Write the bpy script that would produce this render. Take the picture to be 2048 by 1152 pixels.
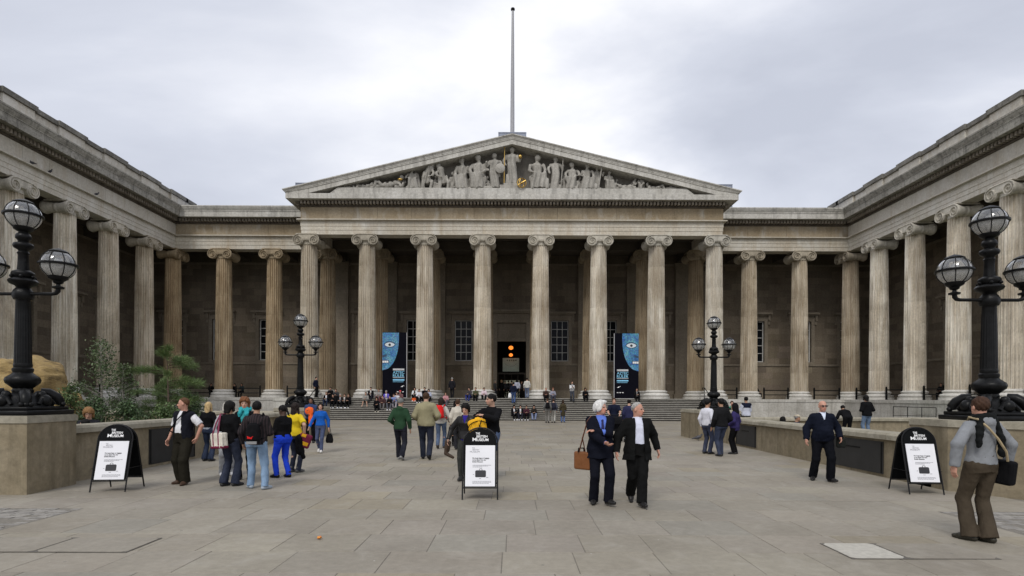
import bpy, bmesh, math, random
import numpy as np
from mathutils import Vector, Matrix

for o in list(bpy.data.objects):
    bpy.data.objects.remove(o)
S = bpy.context.scene
COL = S.collection
R = math.radians

# ---------------------------------------------------------------- camera
EYE = 1.75
cam = bpy.data.cameras.new("camera")
cam.sensor_width = 36.0
cam.lens = 36.0 * 1140 / 2048
cam.shift_y = (795 - 576) / 2048
cam.clip_end = 3000
co = bpy.data.objects.new("camera", cam)
COL.objects.link(co)
co.matrix_world = Matrix.Translation((0, 0, EYE)) @ Matrix.Rotation(R(90), 4, 'X') @ Matrix.Rotation(R(0.22), 4, 'Z')
S.camera = co

# ---------------------------------------------------------------- sky and sun
SUN_EL, SUN_AZ = R(48), R(197)      # azimuth clockwise from +y (north): behind the viewer, a little to the left
w = bpy.data.worlds.new("World")
S.world = w
w.use_nodes = True
nt = w.node_tree
nt.nodes.clear()
N = nt.nodes.new
L = nt.links.new
sky = N('ShaderNodeTexSky')
sky.sky_type = 'NISHITA'
sky.sun_disc = False
sky.sun_elevation = SUN_EL
sky.sun_rotation = SUN_AZ
tc = N('ShaderNodeTexCoord')
sep = N('ShaderNodeSeparateXYZ')
L(tc.outputs['Generated'], sep.inputs[0])
zz = N('ShaderNodeMath'); zz.operation = 'MAXIMUM'; zz.inputs[1].default_value = 0.0
L(sep.outputs['Z'], zz.inputs[0])
za = N('ShaderNodeMath'); za.operation = 'ADD'; za.inputs[1].default_value = 0.28
L(zz.outputs[0], za.inputs[0])
dx = N('ShaderNodeMath'); dx.operation = 'DIVIDE'
L(sep.outputs['X'], dx.inputs[0]); L(za.outputs[0], dx.inputs[1])
dy = N('ShaderNodeMath'); dy.operation = 'DIVIDE'
L(sep.outputs['Y'], dy.inputs[0]); L(za.outputs[0], dy.inputs[1])
cmb = N('ShaderNodeCombineXYZ')
L(dx.outputs[0], cmb.inputs[0]); L(dy.outputs[0], cmb.inputs[1])
SKY_OFF = (-15.28, 10.44, 4.25)
mp = N('ShaderNodeMapping'); mp.inputs['Location'].default_value = SKY_OFF
mp.inputs['Rotation'].default_value = (0, 0, R(60))
mp.inputs['Scale'].default_value = (0.75, 1.05, 1)
L(cmb.outputs[0], mp.inputs['Vector'])
n1 = N('ShaderNodeTexNoise'); n1.inputs['Scale'].default_value = 1.0
n1.inputs['Detail'].default_value = 7; n1.inputs['Roughness'].default_value = 0.53
n1.inputs['Distortion'].default_value = 0.35
L(mp.outputs[0], n1.inputs['Vector'])
rp = N('ShaderNodeValToRGB')
e = rp.color_ramp.elements
e[0].position = 0.33; e[0].color = (0.56, 0.59, 0.68, 1)
e[1].position = 0.62; e[1].color = (1.06, 1.06, 1.08, 1)
m_ = e.new(0.44); m_.color = (0.67, 0.70, 0.79, 1)
m_ = e.new(0.53); m_.color = (0.84, 0.86, 0.93, 1)
L(n1.outputs['Fac'], rp.inputs[0])
up = N('ShaderNodeVectorMath'); up.operation = 'SCALE'; up.inputs['Scale'].default_value = 9.9
L(rp.outputs[0], up.inputs[0])
mx = N('ShaderNodeMix'); mx.data_type = 'RGBA'; mx.inputs['Factor'].default_value = 0.94
L(sky.outputs[0], mx.inputs['A']); L(up.outputs[0], mx.inputs['B'])
bg = N('ShaderNodeBackground'); bg.inputs['Strength'].default_value = 0.1
L(mx.outputs['Result'], bg.inputs['Color'])
wo = N('ShaderNodeOutputWorld')
L(bg.outputs[0], wo.inputs['Surface'])

sl = bpy.data.lights.new("sun", 'SUN')
sl.energy = 1.5
sl.angle = R(22)
sl.color = (1.0, 0.965, 0.91)
so = bpy.data.objects.new("sun", sl)
COL.objects.link(so)
sd = Vector((math.sin(SUN_AZ) * math.cos(SUN_EL), math.cos(SUN_AZ) * math.cos(SUN_EL), math.sin(SUN_EL)))
so.rotation_euler = sd.to_track_quat('Z', 'Y').to_euler()

S.view_settings.view_transform = 'Standard'
S.view_settings.look = 'None'
S.view_settings.gamma = 1
S.view_settings.exposure = 0.12
S.view_settings.use_curve_mapping = False

# ---------------------------------------------------------------- helpers
def tag(o, label=None, cat=None, group=None, kind=None):
    if label: o['label'] = label
    if cat: o['category'] = cat
    if group: o['group'] = group
    if kind: o['kind'] = kind
    return o

WLOC = {}
def link(o, parent=None, world=True):
    """world=True: the object's own coordinates are world coordinates"""
    COL.objects.link(o)
    wl = o.location.copy()
    if parent is not None:
        o.parent = parent
        pw = WLOC.get(parent.name, parent.location)
        if world: o.matrix_parent_inverse = Matrix.Translation(-pw)
        else: wl = pw + o.location
    WLOC[o.name] = wl
    return o

def empty(name, loc=(0, 0, 0)):
    o = bpy.data.objects.new(name, None)
    o.empty_display_size = 0.2
    o.location = loc
    COL.objects.link(o)
    return o

class MB:
    """collects verts / faces of one mesh"""
    def __init__(s):
        s.v, s.f, s.m = [], [], []
    def quad(s, a, b, c, d):
        n = len(s.v); s.v += [a, b, c, d]; s.f.append((n, n + 1, n + 2, n + 3))
    def poly(s, pts):
        n = len(s.v); s.v += list(pts); s.f.append(tuple(range(n, n + len(pts))))
    def box(s, x0, x1, y0, y1, z0, z1, M=None, ch=0.0):
        if ch:
            return s.cbox(x0, x1, y0, y1, z0, z1, ch, M)
        n = len(s.v)
        p = [(x0, y0, z0), (x1, y0, z0), (x1, y1, z0), (x0, y1, z0), (x0, y0, z1), (x1, y0, z1), (x1, y1, z1), (x0, y1, z1)]
        if M is not None: p = [tuple(M @ Vector(q)) for q in p]
        s.v += p
        s.f += [(n, n + 3, n + 2, n + 1), (n + 4, n + 5, n + 6, n + 7), (n, n + 1, n + 5, n + 4), (n + 1, n + 2, n + 6, n + 5), (n + 2, n + 3, n + 7, n + 6), (n + 3, n, n + 4, n + 7)]
    def cbox(s, x0, x1, y0, y1, z0, z1, c, M=None):
        """box with every edge chamfered by c"""
        n = len(s.v); P = []
        X, Y, Z = (x0, x1), (y0, y1), (z0, z1)
        sg = (1, -1); idx = {}
        for i in (0, 1):
            for j in (0, 1):
                for k in (0, 1):
                    a = (X[i], Y[j] + sg[j] * c, Z[k] + sg[k] * c)
                    b = (X[i] + sg[i] * c, Y[j], Z[k] + sg[k] * c)
                    d = (X[i] + sg[i] * c, Y[j] + sg[j] * c, Z[k])
                    for ax, q in enumerate((a, b, d)):
                        idx[(i, j, k, ax)] = len(P); P.append(q)
        F = []
        for ax in range(3):
            for t in (0, 1):
                o = [q for q in range(3) if q != ax]
                ring = []
                for (u, v) in ((0, 0), (1, 0), (1, 1), (0, 1)):
                    key = [0, 0, 0]; key[ax] = t; key[o[0]] = u; key[o[1]] = v
                    ring.append(idx[(key[0], key[1], key[2], ax)])
                flip = (t == 0) ^ (ax == 1)
                F.append(tuple(ring[::-1] if flip else ring))
        for ax in range(3):       # edge chamfers, edge along ax
            o = [q for q in range(3) if q != ax]
            for u in (0, 1):
                for v in (0, 1):
                    def key(t):
                        k = [0, 0, 0]; k[ax] = t; k[o[0]] = u; k[o[1]] = v
                        return tuple(k)
                    F.append((idx[key(0) + (o[0],)], idx[key(1) + (o[0],)], idx[key(1) + (o[1],)], idx[key(0) + (o[1],)]))
        for i in (0, 1):
            for j in (0, 1):
                for k in (0, 1):
                    F.append((idx[(i, j, k, 0)], idx[(i, j, k, 1)], idx[(i, j, k, 2)]))
        if M is not None: P = [tuple(M @ Vector(q)) for q in P]
        s.v += P
        s.f += [tuple(n + a for a in f) for f in F]
    def prism(s, pts, z0, z1):
        n = len(s.v); k = len(pts)
        s.v += [(x, y, z0) for x, y in pts] + [(x, y, z1) for x, y in pts]
        s.f.append(tuple(range(n + k - 1, n - 1, -1))); s.f.append(tuple(range(n + k, n + 2 * k)))
        for i in range(k):
            j = (i + 1) % k
            s.f.append((n + i, n + j, n + k + j, n + k + i))
    def bridge(s, A, B, cap=True):
        """solid between two closed polygons with the same number of points"""
        n = len(s.v); k = len(A)
        s.v += list(A) + list(B)
        for i in range(k):
            j = (i + 1) % k
            s.f.append((n + i, n + j, n + k + j, n + k + i))
        if cap:
            s.f.append(tuple(range(n + k - 1, n - 1, -1))); s.f.append(tuple(range(n + k, n + 2 * k)))
    def lathe(s, prof, seg, c=(0, 0, 0), M=None, mod=None, cap=True):
        n = len(s.v); k = len(prof)
        for i, (r, z) in enumerate(prof):
            for j in range(seg):
                a = 2 * math.pi * j / seg
                rr = r * (mod(a, z) if mod else 1)
                p = Vector((rr * math.cos(a), rr * math.sin(a), z))
                if M is not None: p = M @ p
                s.v.append((p.x + c[0], p.y + c[1], p.z + c[2]))
        for i in range(k - 1):
            for j in range(seg):
                q = (j + 1) % seg
                s.f.append((n + i * seg + j, n + i * seg + q, n + (i + 1) * seg + q, n + (i + 1) * seg + j))
        if cap:
            s.f.append(tuple(n + j for j in range(seg - 1, -1, -1)))
            s.f.append(tuple(n + (k - 1) * seg + j for j in range(seg)))
    def tube(s, pts, r, seg=8, closed=False):
        pts = [Vector(p) for p in pts]; n = len(s.v); k = len(pts)
        rr = r if isinstance(r, (list, tuple)) else [r] * k
        up_ = None
        for i, p in enumerate(pts):
            if closed: t = pts[(i + 1) % k] - pts[i - 1]
            else: t = pts[min(i + 1, k - 1)] - pts[max(i - 1, 0)]
            t.normalize()
            if up_ is None:
                up_ = Vector((0, 0, 1)) if abs(t.z) < 0.9 else Vector((1, 0, 0))
            a = t.cross(up_).normalized(); b = a.cross(t).normalized(); up_ = b
            for j in range(seg):
                th = 2 * math.pi * j / seg
                q = p + a * math.cos(th) * rr[i] + b * math.sin(th) * rr[i]
                s.v.append(tuple(q))
        for i in range(k if closed else k - 1):
            i2 = (i + 1) % k
            for j in range(seg):
                q = (j + 1) % seg
                s.f.append((n + i * seg + j, n + i * seg + q, n + i2 * seg + q, n + i2 * seg + j))
        if not closed:
            s.f.append(tuple(n + j for j in range(seg - 1, -1, -1)))
            s.f.append(tuple(n + (k - 1) * seg + j for j in range(seg)))
    def sphere(s, c, r, seg=10, rings=6, sc=(1, 1, 1), M=None):
        prof = []
        for i in range(rings + 1):
            a = -math.pi / 2 + math.pi * i / rings
            prof.append((max(1e-4, r * math.cos(a)), r * math.sin(a)))
        D = Matrix.Diagonal((sc[0], sc[1], sc[2]))
        if M is not None: D = M @ D
        s.lathe(prof, seg, c, D)
    def mesh(s, name, mat=None, smooth=None, fix=True):
        me = bpy.data.meshes.new(name)
        me.from_pydata(s.v, [], s.f)
        if fix:
            b = bmesh.new(); b.from_mesh(me)
            bmesh.ops.recalc_face_normals(b, faces=b.faces)
            b.to_mesh(me); b.free()
        if mat: me.materials.append(mat)
        if smooth is not None:
            me.shade_smooth()
            if smooth < 179:
                me.set_sharp_from_angle(angle=R(smooth))
        return me
    def build(s, name, mat=None, parent=None, smooth=None, world=True, fix=True):
        o = bpy.data.objects.new(name, s.mesh(name, mat, smooth, fix))
        return link(o, parent, world)

def mesh_np(name, V, F, mat=None, smooth=True):
    """quads or tris given as arrays"""
    me = bpy.data.meshes.new(name)
    k = F.shape[1]
    me.vertices.add(len(V)); me.vertices.foreach_set('co', np.ascontiguousarray(V, np.float32).ravel())
    me.loops.add(F.size); me.loops.foreach_set('vertex_index', np.ascontiguousarray(F, np.int32).ravel())
    me.polygons.add(len(F)); me.polygons.foreach_set('loop_start', np.arange(0, F.size, k, dtype=np.int32))
    me.update(calc_edges=True)
    if smooth: me.shade_smooth()
    if mat: me.materials.append(mat)
    return me

def place(me, name, loc=(0, 0, 0), rotz=0, parent=None, scale=None, world=True):
    o = bpy.data.objects.new(name, me)
    o.location = loc; o.rotation_euler = (0, 0, rotz)
    if scale: o.scale = scale
    return link(o, parent, world)

# ---------------------------------------------------------------- materials
class NT:
    def __init__(s, name):
        s.mat = bpy.data.materials.new(name); s.mat.use_nodes = True
        s.t = s.mat.node_tree; s.b = s.t.nodes['Principled BSDF']
    def n(s, typ, **kw):
        q = s.t.nodes.new(typ)
        for a, v in kw.items(): setattr(q, a, v)
        return q
    def l(s, a, b): s.t.links.new(a, b)
    def pos(s, scale=(1, 1, 1), src='world'):
        m = s.n('ShaderNodeMapping'); m.inputs['Scale'].default_value = scale
        if src == 'world':
            g = s.n('ShaderNodeNewGeometry'); s.l(g.outputs['Position'], m.inputs['Vector'])
        else:
            g = s.n('ShaderNodeTexCoord'); s.l(g.outputs['Object'], m.inputs['Vector'])
        return m.outputs[0]
    def noise(s, vec, scale=1.0, detail=4, rough=0.55, dist=0.0):
        q = s.n('ShaderNodeTexNoise'); q.inputs['Scale'].default_value = scale
        q.inputs['Detail'].default_value = detail; q.inputs['Roughness'].default_value = rough
        q.inputs['Distortion'].default_value = dist
        s.l(vec, q.inputs['Vector']); return q.outputs['Fac']
    def ramp(s, fac, stops):
        q = s.n('ShaderNodeValToRGB'); e = q.color_ramp.elements
        def c4(c): return (c, c, c, 1) if isinstance(c, (int, float)) else (c[0], c[1], c[2], 1)
        e[0].position = stops[0][0]; e[0].color = c4(stops[0][1])
        e[1].position = stops[-1][0]; e[1].color = c4(stops[-1][1])
        for p, c in stops[1:-1]:
            x = e.new(p); x.color = c4(c)
        s.l(fac, q.inputs[0]); return q.outputs[0]
    def mix(s, fac, a, b, mode='MIX'):
        q = s.n('ShaderNodeMix', data_type='RGBA', blend_type=mode)
        for sock, v in ((q.inputs['Factor'], fac), (q.inputs['A'], a), (q.inputs['B'], b)):
            if isinstance(v, (int, float)): sock.default_value = v if sock.name == 'Factor' else (v, v, v, 1)
            elif isinstance(v, tuple): sock.default_value = (v[0], v[1], v[2], 1)
            else: s.l(v, sock)
        return q.outputs['Result']
    def bump(s, h, strength=0.3, dist=0.02):
        q = s.n('ShaderNodeBump'); q.inputs['Strength'].default_value = strength; q.inputs['Distance'].default_value = dist
        s.l(h, q.inputs['Height']); s.l(q.outputs[0], s.b.inputs['Normal'])
    def col(s, c):
        if isinstance(c, tuple): s.b.inputs['Base Color'].default_value = (c[0], c[1], c[2], 1)
        else: s.l(c, s.b.inputs['Base Color'])
    def rough(s, v):
        if isinstance(v, (int, float)): s.b.inputs['Roughness'].default_value = v
        else: s.l(v, s.b.inputs['Roughness'])

MATS = {}
def simple(name, c, rough=0.7, metal=0.0, var=0.12, nscale=9.0, bump=0.0, bscale=60.0, spec=None):
    if name in MATS: return MATS[name]
    k = NT(name)
    f = k.noise(k.pos(), nscale, 4, 0.6)
    lo = tuple(max(0, x * (1 - var)) for x in c); hi = tuple(min(1, x * (1 + var)) for x in c)
    k.col(k.ramp(f, [(0.3, lo), (0.7, hi)]))
    k.rough(rough); k.b.inputs['Metallic'].default_value = metal
    if spec is not None: k.b.inputs['Specular IOR Level'].default_value = spec
    if bump: k.bump(k.noise(k.pos(), bscale, 3, 0.6), bump, 0.01)
    MATS[name] = k.mat
    return k.mat

def stone(name, c1, c2, dark, streak=0.35, scale=0.5, patch=None, rnd=0.16, blotch=0.0, objcol=False, bump=0.25, ridge=None, tint=False):
    k = NT(name)
    g = k.noise(k.pos(), scale, 5, 0.6, 0.2)
    c = k.ramp(g, [(0.34, c1), (0.66, c2)])
    fine = k.noise(k.pos(), 7.0, 6, 0.7)
    c = k.mix(0.55, c, k.ramp(fine, [(0.3, 0.32), (0.7, 0.72)]), 'OVERLAY')
    if patch:                       # repaired / cleaned paler patches with soft edges
        p = k.noise(k.pos((1, 1, 0.55)), 0.8, 5, 0.65, 0.6)
        c = k.mix(k.ramp(p, [(0.52, 0.0), (0.66, 0.75)]), c, patch)
    if ridge:                       # runs of pale, washed stone along the flutes
        p = k.noise(k.pos((3.2, 3.2, 0.3)), 1.0, 5, 0.6)
        q = k.noise(k.pos((0.4, 0.4, 0.22)), 1.0, 3, 0.5)
        w_ = k.mix(1.0, k.ramp(p, [(0.40, 0.0), (0.62, 1.0)]), k.ramp(q, [(0.36, 0.15), (0.62, 0.9)]), 'MULTIPLY')
        c = k.mix(w_, c, ridge)
    if ridge:
        bp = k.noise(k.pos((0.55, 0.55, 0.20)), 1.0, 6, 0.7, 0.6)
        c = k.mix(k.ramp(bp, [(0.46, 0.0), (0.66, 0.55)]), c, (0.19, 0.145, 0.095))
    st = k.noise(k.pos((2.6, 2.6, 0.16)), 1.0, 6, 0.65)
    sm = k.ramp(st, [(0.50, 0.0), (0.72, streak)])
    c = k.mix(sm, c, dark)
    if blotch:
        bn = k.noise(k.pos((1, 1, 1.6)), 3.2, 7, 0.78, 0.0)
        c = k.mix(k.ramp(bn, [(0.5, 0.0), (0.7, blotch)]), c, (dark[0] * 0.5, dark[1] * 0.5, dark[2] * 0.5))
    oi = k.n('ShaderNodeObjectInfo')
    if objcol: c = k.mix(1.0, c, oi.outputs['Color'], 'MULTIPLY')
    if rnd:
        c = k.mix(1.0, c, k.ramp(oi.outputs['Random'], [(0.0, 1 - rnd), (1.0, 1.0)]), 'MULTIPLY')
    if tint:
        ta = k.n('ShaderNodeAttribute'); ta.attribute_name = 'tint'; c = k.mix(1.0, c, ta.outputs['Color'], 'MULTIPLY')
    k.col(c); k.rough(0.88); k.b.inputs['Specular IOR Level'].default_value = 0.25
    h = k.noise(k.pos(), 14.0, 6, 0.7)
    k.bump(h, bump, 0.03)
    MATS[name] = k.mat
    return k.mat

M_col = stone('column_stone', (0.36, 0.315, 0.25), (0.50, 0.455, 0.385), (0.15, 0.12, 0.088), 0.6, 0.45, None, 0.04, 0, True, 0.08, (0.68, 0.655, 0.60))
M_cap = stone('capital_stone', (0.34, 0.32, 0.28), (0.47, 0.445, 0.395), (0.12, 0.105, 0.085), 0.5, 0.8, None, 0.1, 0, True)
M_base = stone('column_base_stone', (0.54, 0.52, 0.475), (0.68, 0.66, 0.615), (0.24, 0.215, 0.18), 0.4, 0.8, None, 0.12)
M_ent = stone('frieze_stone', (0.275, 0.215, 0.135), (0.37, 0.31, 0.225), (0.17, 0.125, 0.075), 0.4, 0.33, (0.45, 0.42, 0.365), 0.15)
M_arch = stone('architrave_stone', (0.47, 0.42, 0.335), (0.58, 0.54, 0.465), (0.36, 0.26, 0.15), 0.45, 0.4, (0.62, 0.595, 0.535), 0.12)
M_wing = stone('wing_entablature_stone', (0.50, 0.465, 0.395), (0.61, 0.575, 0.51), (0.36, 0.26, 0.14), 0.35, 0.3, (0.66, 0.635, 0.58), 0.13)
M_corn = stone('cornice_stone', (0.46, 0.44, 0.395), (0.57, 0.55, 0.505), (0.12, 0.112, 0.10), 0.6, 0.5, None, 0.08, 0.35)
M_cornw = stone('weathered_cornice_stone', (0.27, 0.255, 0.222), (0.40, 0.38, 0.335), (0.06, 0.055, 0.047), 0.75, 0.6, None, 0.12, 0.8)
M_cappg = stone('sooty_capping_stone', (0.15, 0.142, 0.125), (0.24, 0.228, 0.20), (0.05, 0.046, 0.04), 0.6, 0.8, None, 0.12, 0.6)
M_bed = stone('bed_mould_stone', (0.075, 0.062, 0.048), (0.11, 0.092, 0.074), (0.03, 0.025, 0.02), 0.5, 0.6, None, 0.0)  # sooty stone, darkened further to paint the shadow under the cornice
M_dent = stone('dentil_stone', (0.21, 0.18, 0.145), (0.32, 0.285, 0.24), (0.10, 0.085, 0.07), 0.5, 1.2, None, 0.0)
M_wall = stone('ashlar_stone', (0.165, 0.135, 0.10), (0.225, 0.19, 0.145), (0.10, 0.08, 0.058), 0.3, 0.35, None, 0.0, 0.1, tint=True)
M_mort = stone('wall_mortar', (0.11, 0.09, 0.066), (0.15, 0.125, 0.092), (0.07, 0.055, 0.04), 0.3, 0.5, None, 0.0)
M_trim = stone('wall_trim_stone', (0.21, 0.175, 0.13), (0.27, 0.23, 0.178), (0.115, 0.09, 0.068), 0.3, 0.5, None, 0.1)
M_styl = stone('stylobate_stone', (0.47, 0.45, 0.405), (0.62, 0.60, 0.555), (0.20, 0.18, 0.15), 0.5, 0.6, None, 0.16)
M_step = stone('shaded_riser_stone', (0.065, 0.06, 0.053), (0.10, 0.094, 0.083), (0.04, 0.037, 0.032), 0.3, 0.6, None, 0.1)  # shade of the undercut risers put into a dark base colour
M_nose = stone('sky_lit_nosing', (0.25, 0.235, 0.205), (0.33, 0.313, 0.278), (0.14, 0.127, 0.108), 0.3, 0.8, None, 0.1)  # sky light caught by the nosings put into a paler colour
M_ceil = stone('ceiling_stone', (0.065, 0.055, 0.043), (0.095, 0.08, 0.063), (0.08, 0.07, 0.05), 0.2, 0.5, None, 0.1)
M_scul = stone('sculpture_stone', (0.30, 0.283, 0.25), (0.41, 0.39, 0.35), (0.13, 0.118, 0.10), 0.6, 0.9, None, 0.1)
M_tymp = stone('tympanum_stone', (0.16, 0.148, 0.128), (0.22, 0.205, 0.18), (0.08, 0.07, 0.06), 0.5, 0.5, None, 0.0)  # deep shade behind the figures put into a lowered stone colour
M_cwall = stone('low_wall_stone', (0.205, 0.168, 0.108), (0.27, 0.228, 0.158), (0.09, 0.075, 0.047), 0.6, 0.9, None, 0.05, 0.12)
M_cope = stone('coping_stone', (0.28, 0.255, 0.195), (0.38, 0.35, 0.28), (0.13, 0.115, 0.085), 0.35, 1.2, None, 0.14)
M_lead = simple('lead_sheet', (0.24, 0.265, 0.33), 0.55, 0.0, 0.18, 3.0)
M_black = simple('black_iron', (0.006, 0.0062, 0.0065), 0.42, 0.0, 0.3, 14.0, 0.25, 40.0, 0.15)
M_frame = simple('window_paint', (0.58, 0.57, 0.54), 0.5)
M_gold = simple('gilding', (0.60, 0.40, 0.12), 0.38, 1.0, 0.2)
M_dark = simple('dark_interior', (0.03, 0.027, 0.023), 0.9)
def glass_dark():
    k = NT('window_glass')
    k.col((0.01, 0.011, 0.013)); k.rough(0.05); k.b.inputs['Specular IOR Level'].default_value = 0.10
    k.bump(k.noise(k.pos(), 1.5, 2), 0.06, 0.02)
    return k.mat
M_pane = glass_dark()
rng = random.Random(7)
XC = -0.06
# ================================================================= ground
def paving_mat():
    k = NT('york_stone_paving')
    a = k.n('ShaderNodeAttribute'); a.attribute_name = 'tint'
    g = k.noise(k.pos(), 0.55, 5, 0.6, 0.3)
    c = k.ramp(g, [(0.32, (0.235, 0.211, 0.172)), (0.68, (0.298, 0.272, 0.226))])
    c = k.mix(0.5, c, k.ramp(k.noise(k.pos(), 9, 7, 0.75), [(0.25, 0.34), (0.75, 0.68)]), 'OVERLAY')
    c = k.mix(1.0, c, a.outputs['Color'], 'MULTIPLY')
    # worn lighter streaks and dark chewing-gum spots
    c = k.mix(k.ramp(k.noise(k.pos(), 2.1, 5, 0.65, 0.8), [(0.52, 0.0), (0.72, 0.35)]), c, (0.37, 0.345, 0.30))
    v = k.n('ShaderNodeTexVoronoi'); v.inputs['Scale'].default_value = 2.6; v.inputs['Randomness'].default_value = 1.0
    k.l(k.pos(), v.inputs['Vector'])
    sp = k.ramp(v.outputs['Distance'], [(0.035, 1.0), (0.06, 0.0)])
    pick = k.ramp(k.noise(k.pos(), 1.3, 2), [(0.5, 0.0), (0.52, 0.6)])
    c = k.mix(k.mix(1.0, sp, pick, 'MULTIPLY'), c, (0.12, 0.11, 0.10))
    v2 = k.n('ShaderNodeTexVoronoi'); v2.inputs['Scale'].default_value = 3.7; k.l(k.pos(), v2.inputs['Vector'])
    c = k.mix(k.mix(1.0, k.ramp(v2.outputs['Distance'], [(0.03, 0.8), (0.05, 0.0)]), k.ramp(k.noise(k.pos(), 1.9, 2), [(0.55, 0.0), (0.57, 1.0)]), 'MULTIPLY'), c, (0.5, 0.48, 0.44))
    st = k.noise(k.pos(), 0.9, 6, 0.7, 1.0)
    c = k.mix(k.ramp(st, [(0.55, 0.0), (0.7, 0.3)]), c, (0.19, 0.17, 0.14))
    k.col(c); k.rough(k.ramp(g, [(0.3, 0.62), (0.7, 0.8)])); k.b.inputs['Specular IOR Level'].default_value = 0.3
    k.bump(k.noise(k.pos(), 22, 6, 0.7), 0.22, 0.02)
    return k.mat
M_pave = paving_mat()
M_joint = simple('joint_grit', (0.17, 0.155, 0.13), 0.95, 0, 0.3, 30)
M_lawn = simple('lawn_grass', (0.055, 0.085, 0.022), 0.9, 0, 0.4, 6, 0.6, 80)
M_sett = stone('granite_setts', (0.20, 0.19, 0.175), (0.33, 0.31, 0.28), (0.10, 0.09, 0.08), 0.2, 5.0, None, 0.1)

b = MB(); b.box(-1500, 1500, -300, 1500, -0.5, -0.055)
ground = b.build('ground', M_joint); tag(ground, kind='structure')

pavement = MB()
pavement.box(-17.5, 17.5, 2.0, 9.765, -0.054, -0.0075); pavement.box(-17.5, 17.5, 9.79, 43.6, -0.054, -0.0075)
pavement = pavement.build('pavement', M_joint); tag(pavement, kind='structure')

def tint_mesh(me, tints):
    at = me.color_attributes.new('tint', 'FLOAT_COLOR', 'CORNER')
    arr = np.zeros((len(me.loops), 4), np.float32); arr[:, 3] = 1
    i = 0
    for p, t in zip(me.polygons, tints):
        arr[p.loop_start:p.loop_start + p.loop_total, :3] = t
    at.data.foreach_set('color', arr.ravel())

def slab_tint(r):
    t = r.uniform(0.90, 1.05); q = r.random()
    if q < 0.08: return (t * 1.02, t * 0.99, t * 0.90)
    if q < 0.16: return (t * 0.95, t * 0.97, t * 0.98)
    return (t, t * r.uniform(0.985, 1.0), t * r.uniform(0.96, 1.0))

rows = [2.3, 3.1, 3.95, 4.85, 5.67, 6.46, 7.28, 8.14, 8.9, 9.765]
y = 9.79
rows2 = [9.79]
while rows2[-1] < 43.0:
    rows2.append(rows2[-1] + rng.uniform(0.70, 0.86))
rows2[-1] = 43.38
r3 = random.Random(11)
far = MB(); far_t = []
count = 0
def slab(mb, x0, x1, y0, y1, r):
    g = r.uniform(0.003, 0.0055)
    dz = [r.uniform(-0.003, 0.001) for _ in range(4)]
    n = len(mb.v); c = 0.004; z0 = -0.048
    xs, ys = (x0 + g, x1 - g), (y0 + g, y1 - g)
    cor = [(xs[0], ys[0]), (xs[1], ys[0]), (xs[1], ys[1]), (xs[0], ys[1])]
    ins = [(xs[0] + c, ys[0] + c), (xs[1] - c, ys[0] + c), (xs[1] - c, ys[1] - c), (xs[0] + c, ys[1] - c)]
    mb.v += [(a, b_, z0) for a, b_ in cor] + [(a, b_, d - c) for (a, b_), d in zip(cor, dz)] + [(a, b_, d) for (a, b_), d in zip(ins, dz)]
    for i in range(4):
        j = (i + 1) % 4
        mb.f.append((n + i, n + j, n + 4 + j, n + 4 + i)); mb.f.append((n + 4 + i, n + 4 + j, n + 8 + j, n + 8 + i))
    mb.f.append((n + 8, n + 9, n + 10, n + 11))
    return 9
allrows = list(zip(rows[:-1], rows[1:])) + list(zip(rows2[:-1], rows2[1:]))
for (y0, y1) in allrows:
    ym = (y0 + y1) / 2
    if ym < 10.0: xa, xb = -13.0, 13.0
    elif ym < 23.6: xa, xb = -9.3, 8.8
    else: xa, xb = -17.0, 17.0
    if 7.28 <= y0 < 8.85: xa, xb = -6.65, 6.62
    x = xa
    while x < xb - 0.05:
        wd = r3.choice((0.62, 0.75, 0.82, 0.9, 0.95, 1.05, 1.2))
        wd *= r3.uniform(0.93, 1.07)
        x1 = min(xb, x + wd)
        if xb - x1 < 0.35: x1 = xb
        t = slab_tint(r3)
        vis = abs((x + x1) / 2) < 0.93 * y1
        if y1 < 13.0 and y0 > 4.6 and vis and count < 300:
            mb = MB(); k = slab(mb, x, x1, y0, y1, r3)
            me = mb.mesh('paving_slab', M_pave, None, False); tint_mesh(me, [t] * k)
            place(me, 'paving_slab', parent=pavement); count += 1
        else:
            far_t += [t] * slab(far, x, x1, y0, y1, r3)
        x = x1
fo = far.build('paving_slabs', M_pave, pavement, fix=False); tint_mesh(fo.data, far_t); tag(fo, kind='stuff')

def setts(xa, xb, ya, yb, ang, lab, dw=0.105, lw=0.24):
    mb = MB(); r = random.Random(int(abs(xa * 10)))
    cx, cy = (xa + xb) / 2, (ya + yb) / 2
    yy = ya; 
    while yy < yb - 0.04:
        xx = xa + r.uniform(0, 0.15)
        while xx < xb - 0.08:
            l = lw * r.uniform(0.8, 1.25); d = r.uniform(-0.012, 0.002)
            Mz = Matrix.Translation((cx, cy, 0)) @ Matrix.Rotation(ang, 4, 'Z') @ Matrix.Translation((-cx, -cy, 0))
            mb.box(xx + 0.007, min(xb, xx + l) - 0.007, yy + 0.007, yy + dw - 0.007, -0.049, d, Mz)
            xx += l
        yy += dw
    o = mb.build('setts', M_sett, pavement); tag(o, kind='stuff')
setts(-12.8, -6.68, 7.3, 8.88, 0, 'l')
setts(6.65, 12.8, 7.3, 8.88, 0, 'r')

for s_, nm in ((-1, 'l'), (1, 'r')):
    b = MB()
    xa, xb = (-29.5, -9.9) if s_ < 0 else (9.4, 29.5)
    b.box(xa, xb, 11.0, 43.0, -0.054, -0.012)
    tag(b.build('lawn', M_lawn), kind='structure')

# ================================================================= museum
museum = empty('museum_building', (XC, 50, 0))
tag(museum, 'long grey-brown stone museum with Ionic columns and sculpted pediment', 'museum')

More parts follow.
